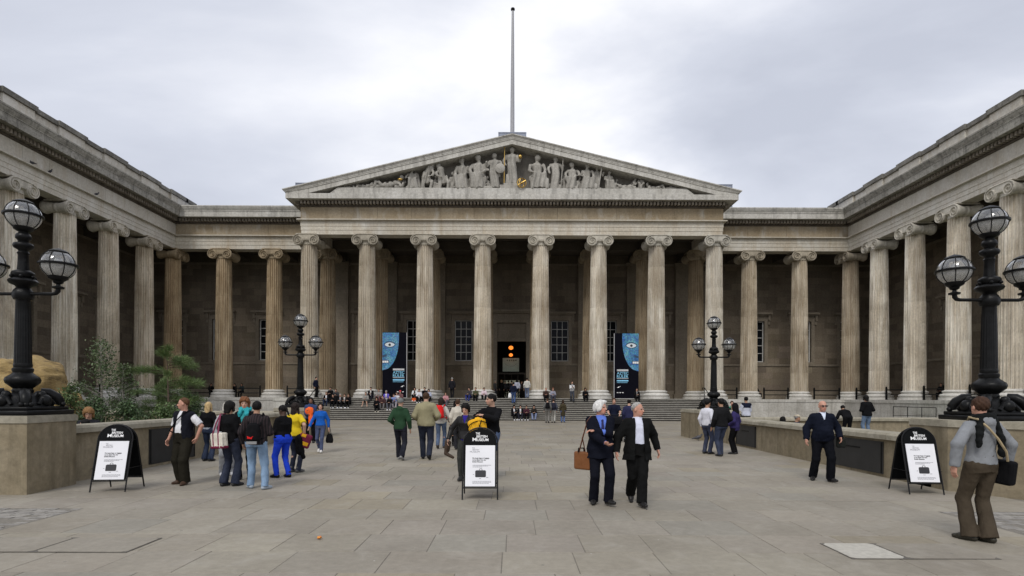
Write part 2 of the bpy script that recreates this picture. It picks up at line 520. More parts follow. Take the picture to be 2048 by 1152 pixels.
ZS = 1.68                    # stylobate
PY, RY, WX = 47.7, 52.5, 31.2
PX = [(i - 3.5) * 4.84 for i in range(8)]
HX = PX[-1]                  # 16.94
WALL_Y, WALL_X = 57.3, 36.0
BAYS = [52.5, 48.4, 44.1, 39.8, 35.5, 31.2, 26.9, 22.6]

# ---- columns
SH0, SH1 = ZS + 0.72, 15.2 - 0.86      # shaft
def flute_ring(r, z, inset=0.0):
    pts = []
    nf = 24
    for i in range(nf):
        a0 = 2 * math.pi * i / nf
        w_ = 2 * math.pi / nf
        for t, d in ((0.0, 0), (0.2, 0), (0.24, 0.45), (0.36, 0.82), (0.60, 1.0), (0.84, 0.82), (0.96, 0.45)):
            a = a0 + w_ * t
            rr = r - d * 0.105 * (r / 0.7) - inset
            pts.append((rr * math.cos(a), rr * math.sin(a), z))
    return pts
def shaft_r(z):
    t = (z - SH0) / (SH1 - SH0)
    return 0.755 - 0.115 * t ** 1.5
ND = 7
drum_me = []
dh = (SH1 - SH0) / ND
for i in range(ND):
    z0, z1 = i * dh, (i + 1) * dh
    mb = MB()
    zs = [(z0 + 0.001, 0.014), (z0 + 0.005, 0), ((z0 + z1) / 2, 0), (z1 - 0.005, 0), (z1 - 0.001, 0.014)]
    if i == ND - 1:
        zs = zs[:3] + [(z1 - 0.1, 0), (z1 - 0.002, 0)]
    for z, ins in zs:
        mb.v += flute_ring(shaft_r(SH0 + z), z, ins)
    n = 168
    for a in range(len(zs) - 1):
        for j in range(n):
            q = (j + 1) % n
            mb.f.append((a * n + j, a * n + q, (a + 1) * n + q, (a + 1) * n + j))
    drum_me.append(mb.mesh('drum', M_col, 55, False))
# base: attic base with square-ish plinth
mb = MB()
def torus_prof(rc, zc, rr, n=6):
    return [(rc + rr * math.cos(a), zc + rr * math.sin(a)) for a in [(-math.pi / 2 + math.pi * i / n) for i in range(n + 1)]]
prof = [(1.12, 0.0), (1.12, 0.20), (0.98, 0.20)] + torus_prof(0.96, 0.315, 0.11) + [(0.90, 0.44)] + [(0.86, 0.47), (0.87, 0.52)] + torus_prof(0.85, 0.595, 0.07) + [(0.80, 0.68), (0.775, 0.72)]
mb.lathe(prof, 48)
base_me = mb.mesh('column', M_base, 40)
# capital: necking, echinus, two scrolls with spiral faces, cushions, abacus
mb = MB()
mb.lathe([(0.64, 0.0), (0.655, 0.05), (0.645, 0.08), (0.645, 0.22), (0.70, 0.26), (0.80, 0.36), (0.82, 0.45), (0.74, 0.50)], 40)
VR, VX, VZ = 0.43, 0.66, 0.33
def volute(mb, cx, face, mir):
    turns, st = 2.25, 84
    y0 = face * 0.80
    for i in range(st):
        q = []
        for ii in (i, i + 1):
            t = ii / st
            th = math.pi / 2 - mir * t * turns * 2 * math.pi
            r0 = VR * (1 - t) ** 0.85 + 0.05
            pit = max(0.03, VR / turns * 0.95 * (1 - 0.55 * t))
            for rr, d in ((r0, 0.0), (r0 - pit * 0.08, 0.10), (r0 - pit * 0.34, 0.10), (max(0.0, r0 - pit * 0.46), -0.12), (max(0.0, r0 - pit), -0.10)):
                q.append((cx + rr * math.cos(th), y0 + face * d, VZ + rr * math.sin(th)))
        for a in range(4):
            f4 = (q[a], q[a + 1], q[5 + a + 1], q[5 + a])
            mb.quad(*(f4 if face * mir < 0 else f4[::-1]))
    mb.sphere((cx, y0, VZ), 0.075, 8, 4, (1, 0.8, 1))
for face in (-1, 1):
    for mir in (-1, 1):
        volute(mb, mir * VX, face, mir)
    # band joining the scrolls, sagging in the middle
    A, B = [], []
    for i in range(13):
        x = -VX + 2 * VX * i / 12
        zt = VZ + VR + 0.03; zb = VZ + 0.17 - 0.07 * math.cos(x / VX * math.pi / 2)
        A.append((x, zb)); B.append((x, zt))
    for i in range(12):
        for (y_, o_) in ((0.79, 0.0),):
            yy = face * y_
            mb.bridge([(A[i][0], yy, A[i][1]), (A[i + 1][0], yy, A[i + 1][1]), (B[i + 1][0], yy, B[i + 1][1]), (B[i][0], yy, B[i][1])],
                      [(A[i][0], yy * 0.8, A[i][1]), (A[i + 1][0], yy * 0.8, A[i + 1][1]), (B[i + 1][0], yy * 0.8, B[i + 1][1]), (B[i][0], yy * 0.8, B[i][1])])
    for i in range(9):      # egg and dart between the scrolls
        x = -0.40 + 0.10 * i
        mb.sphere((x, face * 0.80, VZ + 0.02), 0.05, 6, 4, (0.8, 0.6, 1.2))
Mx = Matrix.Rotation(R(90), 3, 'X')
for mir in (-1, 1):         # cushions running front to back
    pr = [(VR, -0.79), (VR * 0.98, -0.70), (VR * 0.80, -0.45), (VR * 0.70, -0.12), (VR * 0.76, -0.08), (VR * 0.76, 0.08), (VR * 0.70, 0.12), (VR * 0.80, 0.45), (VR * 0.98, 0.70), (VR, 0.79)]
    mb.lathe(pr, 26, (mir * VX, 0, VZ), Mx)
mb.cbox(-0.86, 0.86, -0.84, 0.84, 0.775, 0.87, 0.035)
cap_me = mb.mesh('capital', M_cap, 35)

def column(x, y, rot, tint, seed):
    r = random.Random(seed)
    c = place(base_me, 'column', (x + XC, y, ZS), 0, museum)
    a = r.randrange(24) * math.pi / 12
    for i in range(ND):
        d = place(drum_me[i], 'drum', (0, 0, 0.72), a + r.uniform(-0.004, 0.004), c, None, False)
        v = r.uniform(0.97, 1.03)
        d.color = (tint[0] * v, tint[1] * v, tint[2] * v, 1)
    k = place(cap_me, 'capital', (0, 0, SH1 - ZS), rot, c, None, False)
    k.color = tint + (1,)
    return c
sd_ = 0
for i, x in enumerate(PX):
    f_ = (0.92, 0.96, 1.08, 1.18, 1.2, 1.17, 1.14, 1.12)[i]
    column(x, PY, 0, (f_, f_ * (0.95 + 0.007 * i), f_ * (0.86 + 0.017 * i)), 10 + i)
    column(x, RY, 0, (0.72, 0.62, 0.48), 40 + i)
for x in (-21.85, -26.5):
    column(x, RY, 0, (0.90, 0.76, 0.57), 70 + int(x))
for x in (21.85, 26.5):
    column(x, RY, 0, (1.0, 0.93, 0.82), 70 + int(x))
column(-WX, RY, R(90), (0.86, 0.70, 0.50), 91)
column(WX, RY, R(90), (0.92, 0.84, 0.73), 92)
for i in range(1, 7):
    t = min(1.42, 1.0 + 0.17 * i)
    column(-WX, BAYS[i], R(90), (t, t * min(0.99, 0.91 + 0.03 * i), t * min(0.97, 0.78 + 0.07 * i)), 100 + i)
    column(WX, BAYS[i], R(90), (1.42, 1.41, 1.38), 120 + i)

# ---- entablature runs
RUNS = {
    'LW': ((-WX, 24.0), (0, 1), (1, 0), RY - 24.0, 0, -1),
    'LR': ((-WX, RY), (1, 0), (0, -1), WX - HX, 1, -1),
    'LF': ((-HX, RY), (0, -1), (-1, 0), RY - PY, 1, 1),
    'PF': ((-HX, PY), (1, 0), (0, -1), 2 * HX, -1, 1),
    'RF': ((HX, PY), (0, 1), (1, 0), RY - PY, -1, -1),
    'RR': ((HX, RY), (1, 0), (0, -1), WX - HX, 1, -1),
    'RW': ((WX, RY), (0, -1), (-1, 0), RY - 24.0, 1, 0),
}
def P(run, s_, o, z):
    A, d, n, L_, ms, me_ = RUNS[run]
    return (A[0] + d[0] * s_ + n[0] * o + XC, A[1] + d[1] * s_ + n[1] * o, z)
def run_block(run, prof, s0, s1, first, last, name, mat, gap=0.006, mb=None):
    A, d, n, L_, ms, me_ = RUNS[run]
    a = [P(run, (ms * o if first else s0 + gap), o, z) for o, z in prof]
    b_ = [P(run, (L_ + me_ * o if last else s1 - gap), o, z) for o, z in prof]
    own = mb is None
    if own: mb = MB()
    mb.bridge(a, b_)
    if own: return mb.build(name, mat, museum)
ARCH = [(-0.55, 15.2), (0.50, 15.2), (0.50, 15.545), (0.53, 15.56), (0.53, 15.865), (0.56, 15.88), (0.56, 16.178), (-0.55, 16.178)]
TAEN = [(0.3, 16.18), (0.55, 16.18), (0.55, 16.315), (0.80, 16.33), (0.80, 16.42), (0.3, 16.42)]
FRIE = [(-0.5, 16.422), (0.545, 16.422), (0.545, 17.438), (-0.5, 17.438)]
BED = [(-0.5, 17.44), (0.60, 17.44), (0.69, 17.53), (0.66, 17.585), (0.62, 17.59), (0.62, 17.898), (-0.5, 17.898)]
CORO = [(0.2, 17.90), (1.36, 17.90), (1.36, 17.86), (1.45, 17.86), (1.45, 18.278), (0.2, 18.278)]
SIMA = [(0.2, 18.28), (1.46, 18.28), (1.46, 18.35), (1.50, 18.36), (1.50, 18.42), (1.53, 18.46), (1.60, 18.58), (1.63, 18.68), (1.66, 18.69), (1.66, 18.80), (0.2, 18.80)]
SIMAF = [(o, 18.28 + (z - 18.28) * 0.5) for o, z in SIMA]
def cuts(L_, marks):
    m = sorted(set([0.0] + [q for q in marks if 0.8 < q < L_ - 0.8] + [L_]))
    return list(zip(m[:-1], m[1:]))
wing_marks = [RY - b_ for b_ in BAYS]
marks = {
    'LW': [RUNS['LW'][3] - m for m in wing_marks], 'RW': wing_marks,
    'LR': [4.7, 9.35], 'RR': [4.91, 9.56], 'LF': [], 'RF': [], 'PF': [x + HX for x in PX],
}
rb = random.Random(21)
dent = MB()
for run in RUNS:
    L_ = RUNS[run][3]
    me_ = M_wing if run in ('LW', 'RW') else M_ent
    mc = M_cornw if run in ('LW', 'RW') else M_corn
    segs = cuts(L_, marks[run])
    for i, (a, c) in enumerate(segs):
        fl = (i == 0, i == len(segs) - 1)
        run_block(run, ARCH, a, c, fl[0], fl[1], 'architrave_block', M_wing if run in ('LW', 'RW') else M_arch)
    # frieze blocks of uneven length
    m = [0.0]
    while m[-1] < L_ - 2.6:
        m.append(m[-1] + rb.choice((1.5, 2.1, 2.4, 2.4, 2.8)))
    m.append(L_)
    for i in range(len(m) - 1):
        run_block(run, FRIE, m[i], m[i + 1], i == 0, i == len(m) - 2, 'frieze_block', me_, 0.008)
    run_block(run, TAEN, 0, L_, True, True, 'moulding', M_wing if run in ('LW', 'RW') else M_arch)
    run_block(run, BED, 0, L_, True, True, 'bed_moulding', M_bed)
    m = [0.0]
    while m[-1] < L_ - 2.2:
        m.append(m[-1] + rb.uniform(1.5, 2.0))
    m.append(L_)
    for i in range(len(m) - 1):
        fl = (i == 0, i == len(m) - 2)
        run_block(run, CORO, m[i], m[i + 1], fl[0], fl[1], 'cornice_block', mc, 0.004)
        if run != 'PF':
            run_block(run, SIMAF if run in ('LF', 'RF') else SIMA, m[i], m[i + 1], fl[0], fl[1], 'gutter_block', mc, 0.004)
    # dentils
    A, d, n, LL, ms, me2 = RUNS[run]
    s_ = 0.18 + (0.9 if ms > 0 else -0.6)
    end = LL + (0.65 if me2 > 0 else (-0.9 if me2 < 0 else 0))
    k = int((end - s_) / 0.283)
    for j in range(k):
        c0 = s_ + j * (end - s_) / k
        q = [P(run, c0, 0.622, 17.60), P(run, c0 + 0.165, 0.622, 17.60), P(run, c0 + 0.165, 0.985, 17.60), P(run, c0, 0.985, 17.60)]
        dent.bridge(q, [(x, y_, 17.87) for x, y_, z in q])
dn = dent.build('dentils', M_dent, museum); tag(dn, kind='stuff')

# ---- wing parapets: dies over the columns, sunk panels between, capping
for sgn in (-1, 1):
    fx = sgn * (WX - 0.35) + XC
    def bx(mb, o0, o1, y0, y1, z0, z1):
        xs = sorted((fx - sgn * o0, fx - sgn * o1))
        mb.box(xs[0], xs[1], y0, y1, z0, z1)
    mb = MB(); bx(mb, -0.6, 0.0, 24, 55.2, 18.81, 20.02); mb.build('parapet', M_wing, museum)
    ys = [RY + 4.35] + BAYS
    for i, yb in enumerate(ys[:-1]):
        mb = MB(); bx(mb, 0.002, 0.16, yb - 1.15 if i else 53.6, yb + 1.15 if i else 55.2, 18.82, 20.02)
        mb.build('parapet_die', M_wing, museum)
        mb = MB(); bx(mb, -0.65, 0.30, yb - 1.28 if i else 53.47, yb + 1.28 if i else 55.25, 20.03, 20.36)
        bx(mb, -0.62, 0.22, yb - 1.2 if i else 53.55, yb + 1.2 if i else 55.22, 20.362, 20.41)
        mb.build('parapet_capping', M_cappg, museum)
        yl = ys[i + 1] + 1.28
        yh = yb - 1.28 if i else 53.47
        mb = MB(); bx(mb, -0.65, 0.16, yl + 0.004, yh - 0.004, 20.03, 20.33)
        mb.build('parapet_capping', M_cappg, museum)

# ---- pediment
SL, ZA = 0.2446, 23.1
def rz(x, h=0.0): return ZA - SL * abs(x) + h
RAKE = [(-0.4, -0.74), (1.40, -0.74), (1.40, -0.77), (1.45, -0.77), (1.45, -0.40), (1.50, -0.385), (1.50, -0.31), (1.53, -0.29), (1.53, -0.23), (1.60, -0.11), (1.66, -0.075), (1.66, 0.0), (-0.4, 0.0)]
for sgn in (-1, 1):
    nb = 9
    for i in range(nb):
        A, B = [], []
        for o, h in RAKE:
            xe = (HX + o)
            xa, xb = xe * i / nb, xe * (i + 1) / nb
            if i: xa = (HX + 1.66) * i / nb + 0.004
            if i < nb - 1: xb = (HX + 1.66) * (i + 1) / nb - 0.004
            zf = 18.282 if h < -0.5 else 18.30 + 0.25 * (h + 0.5)
            A.append((sgn * xa + XC, PY - o, max(zf, rz(xa, h)))); B.append((sgn * xb + XC, PY - o, max(zf, rz(xb, h))))
        mb = MB(); mb.bridge(A, B); mb.build('raking_cornice', M_corn, museum)
mb = MB()
ty = PY - 0.12
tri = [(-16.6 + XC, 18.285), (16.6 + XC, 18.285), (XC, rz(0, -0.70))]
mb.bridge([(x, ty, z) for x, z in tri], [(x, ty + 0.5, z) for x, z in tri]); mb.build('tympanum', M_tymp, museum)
mb = MB(); pl = [(-14.9, 18.285), (14.9, 18.285), (14.2, 18.80), (-14.2, 18.80)]
mb.bridge([(x + XC, PY - 1.30, z) for x, z in pl], [(x + XC, ty - 0.01, z) for x, z in pl]); mb.build('sculpture_plinth', M_corn, museum)
mb = MB()      # gable roof behind the pediment
tri = [(-18.0 + XC, 18.2), (18.0 + XC, 18.2), (XC, rz(0, -0.12))]
mb.bridge([(x, PY + 0.42, z) for x, z in tri], [(x, 66, z) for x, z in tri]); mb.build('roof', M_lead, museum)

# lead-covered boxes on the roof and seams
def leadbox(x0, x1, y0, y1, z0, z1, k):
    mb = MB(); mb.box(x0, x1, y0, y1, z0, z1); o = mb.build('roof_housing', M_lead, museum)
    mb = MB(); mb.box(x0 - 0.04, x1 + 0.04, y0 - 0.04, y1 + 0.04, z1 + 0.002, z1 + 0.06)
    for i in range(k + 1):
        xx = x0 + (x1 - x0) * i / k
        mb.box(xx - 0.03, xx + 0.03, y0 - 0.03, y0 - 0.002, z0, z1)
    mb.build('lead_seam', M_lead, o)
leadbox(-1.2 + XC, 1.2 + XC, 50.2, 52.0, 22.4, 25.05, 4)
leadbox(-20.15, -15.2, 52.9, 55, 18.9, 21.55, 8)
leadbox(15.2, 20.35, 52.9, 55, 18.9, 21.55, 8)

# flagpole
mb = MB(); mb.lathe([(0.19, 23.5), (0.185, 27), (0.15, 32), (0.105, 36.2), (0.09, 36.35)], 14, (XC, 51.0, 0))
fp = mb.build('flagpole', simple('pole_paint', (0.33, 0.33, 0.345), 0.45), museum, 60)
mb = MB(); mb.lathe([(0.05, 36.35), (0.17, 36.40), (0.19, 36.48), (0.17, 36.56), (0.05, 36.6)], 14, (XC, 51.0, 0)); mb.build('finial', M_black, fp, 60)

# ---- solid roofs and ceilings over the colonnades
mb = MB()
mb.box(-46, 46, RY + 0.56, 70, 16.6, 18.25); mb.box(-46, -WX - 0.56, 24, RY + 0.55, 16.6, 18.25); mb.box(WX + 0.56, 46, 24, RY + 0.55, 16.6, 18.25)
mb.box(-HX + 0.6, HX - 0.6, PY + 0.56, RY + 0.55, 16.6, 18.2)
mb.box(-31.0, -16.2, RY - 0.6, RY + 3, 18.81, 18.84)
mb.box(16.2, 31.0, RY - 0.6, RY + 3, 18.81, 18.84)
mb.build('roof_slab', M_lead, museum)
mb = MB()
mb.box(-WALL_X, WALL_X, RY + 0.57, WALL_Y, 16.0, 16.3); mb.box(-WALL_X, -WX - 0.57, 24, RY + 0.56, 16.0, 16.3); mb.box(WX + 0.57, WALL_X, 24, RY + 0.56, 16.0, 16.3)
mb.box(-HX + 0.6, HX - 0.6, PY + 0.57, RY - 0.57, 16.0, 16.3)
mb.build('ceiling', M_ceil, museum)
for x in PX + [-21.85, -26.5, 21.85, 26.5]:
    mb = MB(); mb.box(x - 0.5 + XC, x + 0.5 + XC, RY + 0.58, WALL_Y - 0.4, 15.22, 15.99); mb.build('ceiling_beam', M_ceil, museum)
for x in PX[1:-1]:
    mb = MB(); mb.box(x - 0.5 + XC, x + 0.5 + XC, PY + 0.58, RY - 0.58, 15.22, 15.99); mb.build('ceiling_beam', M_ceil, museum)
mb = MB(); mb.box(-HX + 0.55 + XC, HX - 0.55 + XC, RY - 0.5, RY + 0.5, 15.21, 16.0); mb.build('ceiling_beam', M_ceil, museum)
for yb in BAYS[1:]:
    for sgn in (-1, 1):
        xs = sorted((sgn * (WX + 0.58), sgn * (WALL_X - 0.02)))
        mb = MB(); mb.box(xs[0] + XC, xs[1] + XC, yb - 0.5, yb + 0.5, 15.22, 15.99); mb.build('ceiling_beam', M_ceil, museum)

# ---- walls with openings, coursed ashlar, windows
WIN_W, WIN_Z0, WIN_Z1 = 1.75, 5.4, 9.5
zc = [2.5 + 0.6125 * i for i in range(5)] + [5.2 + 0.6 * i for i in range(9)][0:] + [10.0 + 0.65 * i for i in range(1, 9)]
courses = [(zc[i], zc[i + 1]) for i in range(len(zc) - 1) if zc[i + 1] - zc[i] > 0.4]
stone_n = [0]
def wall(name, f, s0, s1, wins, door, seed, individual):
    """f(s, o, z) -> world; o is the distance in front of the wall face"""
    r = random.Random(seed)
    def bx(mb, a, b_, o0, o1, z0, z1):
        q = [f(a, o0, z0), f(b_, o0, z0), f(b_, o1, z0), f(a, o1, z0)]
        mb.bridge(q, [(x, y_, z1) for x, y_, z in q])
    mb = MB()
    ops = [(c - WIN_W / 2, c + WIN_W / 2, WIN_Z0, WIN_Z1) for c in wins] + ([(-1.45, 1.45, ZS, 9.25)] if door else [])
    ops.sort()
    a = s0
    for (x0, x1, z0, z1) in ops:
        bx(mb, a, x0, -0.5, 0, ZS, 16.2)
        if z0 > ZS: bx(mb, x0, x1, -0.5, 0, ZS, z0)
        bx(mb, x0, x1, -0.5, 0, z1, 16.2)
        a = x1
    bx(mb, a, s1, -0.5, 0, ZS, 16.2)
    wo_ = mb.build(name, M_mort, museum)
    ex = [(c - 1.19, c + 1.19) for c in wins]
    rest = MB(); rt = []
    for (z0, z1) in courses:
        low = 5.1 < z0 < 9.9
        av = (ex if low else []) + ([(-1.9, 1.9)] if door and z0 < 10.2 else [])
        av = sorted(av)
        spans = []; a = s0
        for (x0, x1) in av:
            if x0 > a: spans.append((a, x0))
            a = max(a, x1)
        spans.append((a, s1))
        for (p, q) in spans:
            x = p
            while x < q - 0.01:
                x1 = x + r.uniform(0.95, 1.6)
                if q - x1 < 0.45: x1 = q
                pr = r.uniform(0.015, 0.026)
                if individual and stone_n[0] < 290 and abs((x + x1) / 2) < 30.5 and z0 < 9.0 and abs(abs((x + x1) / 2) - 16.94) > 0.9:
                    m2 = MB(); bx(m2, x + 0.006, x1 - 0.006, 0.001, pr, z0 + 0.006, z1 - 0.006)
                    so_ = m2.build('stone', M_wall, wo_); stone_n[0] += 1; tt = r.uniform(0.72, 1.12); tint_mesh(so_.data, [(tt, tt * r.uniform(0.96, 1.0), tt * r.uniform(0.92, 1.0))] * 6)
                else:
                    bx(rest, x + 0.006, x1 - 0.006, 0.001, pr, z0 + 0.006, z1 - 0.006); tt = r.uniform(0.72, 1.12); rt += [(tt, tt * 0.98, tt * 0.96)] * 6
                x = x1
    ro_ = rest.build('stones', M_wall, wo_); tint_mesh(ro_.data, rt); tag(ro_, kind='stuff')
    # plinth course and sill band
    mb = MB()
    spans = [(s0, -1.9), (1.9, s1)] if door else [(s0, s1)]
    for p, q in spans:
        bx(mb, p, q, 0.001, 0.10, ZS + 0.002, 2.49)
        bx(mb, p, q, 0.001, 0.07, 4.96, 5.02); bx(mb, p, q, 0.001, 0.12, 5.021, 5.19)
        bx(mb, p, q, 0.001, 0.06, 15.0, 15.2)
    mb.build('string_course', M_trim, museum)
    for c in wins:
        fr = MB()      # stone surround with hood on brackets
        bx(fr, c - 1.18, c - 0.88, -0.1, 0.11, 5.2, 9.78); bx(fr, c + 0.88, c + 1.18, -0.1, 0.11, 5.2, 9.78)
        bx(fr, c - 0.879, c + 0.879, -0.1, 0.11, 9.5, 9.78); bx(fr, c - 0.879, c + 0.879, -0.3, 0.14, 5.2, 5.4)
        bx(fr, c - 1.22, c - 1.181, 0.0, 0.07, 5.2, 9.9); bx(fr, c + 1.181, c + 1.22, 0.0, 0.07, 5.2, 9.9)
        bx(fr, c - 1.2, c + 1.2, 0.0, 0.06, 9.781, 10.05)
        bx(fr, c - 1.42, c + 1.42, 0.0, 0.30, 10.051, 10.16); bx(fr, c - 1.55, c + 1.55, 0.0, 0.48, 10.161, 10.30); bx(fr, c - 1.5, c + 1.5, 0.0, 0.42, 10.301, 10.36)
        for sg in (-1, 1):
            bx(fr, c + sg * 1.33 - 0.11, c + sg * 1.33 + 0.11, 0.0, 0.26, 9.55, 10.05); bx(fr, c + sg * 1.33 - 0.10, c + sg * 1.33 + 0.10, 0.0, 0.14, 9.15, 9.549)
        wn = fr.build('window', M_trim, museum)
        sa = MB(); nx, nz = 3, 5; t = 0.028
        bx(sa, c - 0.875, c - 0.80, -0.30, -0.2, 5.4, 9.5); bx(sa, c + 0.80, c + 0.875, -0.30, -0.2, 5.4, 9.5)
        bx(sa, c - 0.799, c + 0.799, -0.30, -0.2, 5.4, 5.5); bx(sa, c - 0.799, c + 0.799, -0.30, -0.2, 9.42, 9.5)
        dxw, dzw = 1.6 / nx, 3.92 / nz
        for i in range(1, nx): bx(sa, c - 0.8 + dxw * i - t, c - 0.8 + dxw * i + t, -0.28, -0.21, 5.501, 9.419)
        for j in range(1, nz):
            for i in range(nx):
                bx(sa, c - 0.8 + dxw * i + t + 0.001, c - 0.8 + dxw * (i + 1) - t - 0.001, -0.28, -0.21, 5.5 + dzw * j - t, 5.5 + dzw * j + t)
        sa.build('sash', M_frame, wn)
        for i in range(nx):
            for j in range(nz):
                if individual:
                    g = MB(); bx(g, c - 0.8 + dxw * i + 0.02, c - 0.8 + dxw * (i + 1) - 0.02, -0.262, -0.25, 5.5 + dzw * j + 0.02, 5.5 + dzw * (j + 1) - 0.02)
                    g.build('pane', M_pane, wn)
        if not individual:
            g = MB(); bx(g, c - 0.79, c + 0.79, -0.262, -0.25, 5.51, 9.41); g.build('pane', M_pane, wn)
        g = MB(); bx(g, c - 0.9, c + 0.9, -0.9, -0.52, 5.3, 9.6); g.build('shutter', M_dark, wn)
    return wo_
RW_ = [-33.9, -29.2, -24.5, -14.52, -9.68, -4.84, 4.84, 9.68, 14.52, 24.5, 29.2, 33.9]
wall('back_wall', lambda s_, o, z: (s_ + XC, WALL_Y - o, z), -WALL_X, WALL_X, RW_, True, 3, True)
ww = [(BAYS[i] + BAYS[i + 1]) / 2 for i in range(7)]
wall('wing_wall', lambda s_, o, z: (-WALL_X + o + XC, s_, z), 21.5, WALL_Y - 0.004, ww, False, 4, False)
wall('wing_wall', lambda s_, o, z: (WALL_X - o + XC, s_, z), 21.5, WALL_Y - 0.004, ww, False, 5, False)
for x in (-HX, -12.1, -7.26, 7.26, 12.1, HX):
    mb = MB(); mb.box(x - 0.62 + XC, x + 0.62 + XC, WALL_Y - 0.50, WALL_Y - 0.03, ZS, 14.9)
    mb.box(x - 0.74 + XC, x + 0.74 + XC, WALL_Y - 0.60, WALL_Y - 0.02, ZS + 0.001, ZS + 0.45)
    mb.box(x - 0.70 + XC, x + 0.70 + XC, WALL_Y - 0.57, WALL_Y - 0.021, 14.901, 15.21)
    mb.build('pilaster', M_trim, museum)

# doorway and dim vestibule
mb = MB()
def db(x0, x1, y0, y1, z0, z1): mb.box(x0 + XC, x1 + XC, y0, y1, z0, z1)
db(-1.88, -1.46, WALL_Y - 0.18, WALL_Y + 0.3, ZS, 9.7); db(1.46, 1.88, WALL_Y - 0.18, WALL_Y + 0.3, ZS, 9.7)
db(-1.459, 1.459, WALL_Y - 0.18, WALL_Y + 0.3, 9.25, 9.7)
db(-1.459, 1.459, WALL_Y + 0.12, WALL_Y + 0.35, 7.75, 9.249); db(-1.459, 1.459, WALL_Y - 0.05, WALL_Y + 0.3, 7.4, 7.749)
db(-1.9, 1.9, WALL_Y - 0.1, WALL_Y + 0.1, 9.701, 10.2)
db(-2.2, 2.2, WALL_Y - 0.45, WALL_Y + 0.1, 10.201, 10.36); db(-2.35, 2.35, WALL_Y - 0.62, WALL_Y + 0.1, 10.361, 10.55)
db(-2.2, -1.9, WALL_Y - 0.38, WALL_Y - 0.03, 9.5, 10.2); db(1.9, 2.2, WALL_Y - 0.38, WALL_Y - 0.03, 9.5, 10.2)
mb.build('doorway', M_trim, museum)
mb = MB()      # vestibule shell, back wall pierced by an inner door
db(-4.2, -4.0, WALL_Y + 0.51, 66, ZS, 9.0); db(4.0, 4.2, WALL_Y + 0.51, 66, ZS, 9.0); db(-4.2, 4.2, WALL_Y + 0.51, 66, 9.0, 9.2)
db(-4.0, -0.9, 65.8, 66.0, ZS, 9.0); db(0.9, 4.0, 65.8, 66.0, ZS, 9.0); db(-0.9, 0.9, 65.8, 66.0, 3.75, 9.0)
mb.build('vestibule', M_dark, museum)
mb = MB()
db(-3, -2.9, 66.01, 72, ZS, 4.6); db(2.9, 3, 66.01, 72, ZS, 4.6); db(-3, 3, 71.9, 72, ZS, 4.6); db(-3, 3, 66.01, 72, 4.6, 4.7)
mb.build('inner_hall', simple('hall_plaster', (0.55, 0.57, 0.5), 0.8), museum)
def emis(name, c, st):
    k = NT(name); k.col((0.02, 0.02, 0.02)); k.b.inputs['Emission Color'].default_value = c + (1,); k.b.inputs['Emission Strength'].default_value = st
    return k.mat
hl = MB(); hl.box(-0.7, 0.7, 67.2, 68.4, 4.55, 4.59); tag(hl.build('ceiling_lamp', emis('lamp_white', (1, 0.95, 0.85), 14.0)), 'glowing white ceiling lamp in the hall inside the entrance', 'lamp')
for z, r_, lab in ((6.86, 0.24, 'upper glowing orange round lamp hanging inside the entrance door'), (6.12, 0.20, 'lower glowing orange lamp hanging inside the entrance door')):
    q = empty('hanging_lamp', (XC - 0.07, 58.6, z))
    tag(q, lab, 'lamp', 'orange lamps in the doorway')
    g = MB(); g.sphere((XC - 0.07, 58.6, z), r_, 16, 10, (1, 1, 0.85)); g.build('globe', emis('lamp_orange', (1.0, 0.24, 0.03), 1.4), q, 180)
    g = MB(); g.tube([(XC - 0.07, 58.6, z + r_ * 0.8), (XC - 0.07, 58.6, 9.0)], 0.015, 6); g.lathe([(0.05, r_ * 0.8), (0.09, r_ * 0.82), (0.04, r_ * 0.95)], 12, (XC - 0.07, 58.6, z)); g.build('stem', M_black, q, 40)
g = MB(); g.box(XC - 0.92, XC + 0.78, 59.3, 59.33, 4.45, 5.85)
bn = g.build('hanging_banner', simple('pale_green_cloth', (0.58, 0.70, 0.58), 0.8)); tag(bn, 'pale green banner hanging inside the entrance door', 'banner')
g = MB()
for i in range(5): g.box(XC - 0.5 + i * 0.22, XC - 0.36 + i * 0.22, 59.294, 59.299, 5.55 - 0.03 * (i % 2), 5.7)
g.tube([(XC - 0.07 + 0.55 * math.cos(a), 59.297, 5.3 + 0.3 * math.sin(a)) for a in [math.pi + math.pi * i / 10 for i in range(11)]], 0.012, 4)
g.build('print', simple('faded_green_ink', (0.18, 0.27, 0.2), 0.8), bn)

mb = MB()      # bronze-framed glass doors inside the opening
for x in (-1.40, -0.72, 0.0, 0.68, 1.36): mb.box(x - 0.04 + XC, x + 0.04 + XC, 59.8, 59.88, ZS, 4.2)
mb.box(-1.5 + XC, 1.5 + XC, 59.8, 59.9, 4.2, 4.36); mb.box(-1.5 + XC, 1.5 + XC, 59.81, 59.87, 2.6, 2.66); mb.build('entrance_door', simple('bronze_frame', (0.05, 0.04, 0.03), 0.4, 0.6), museum)
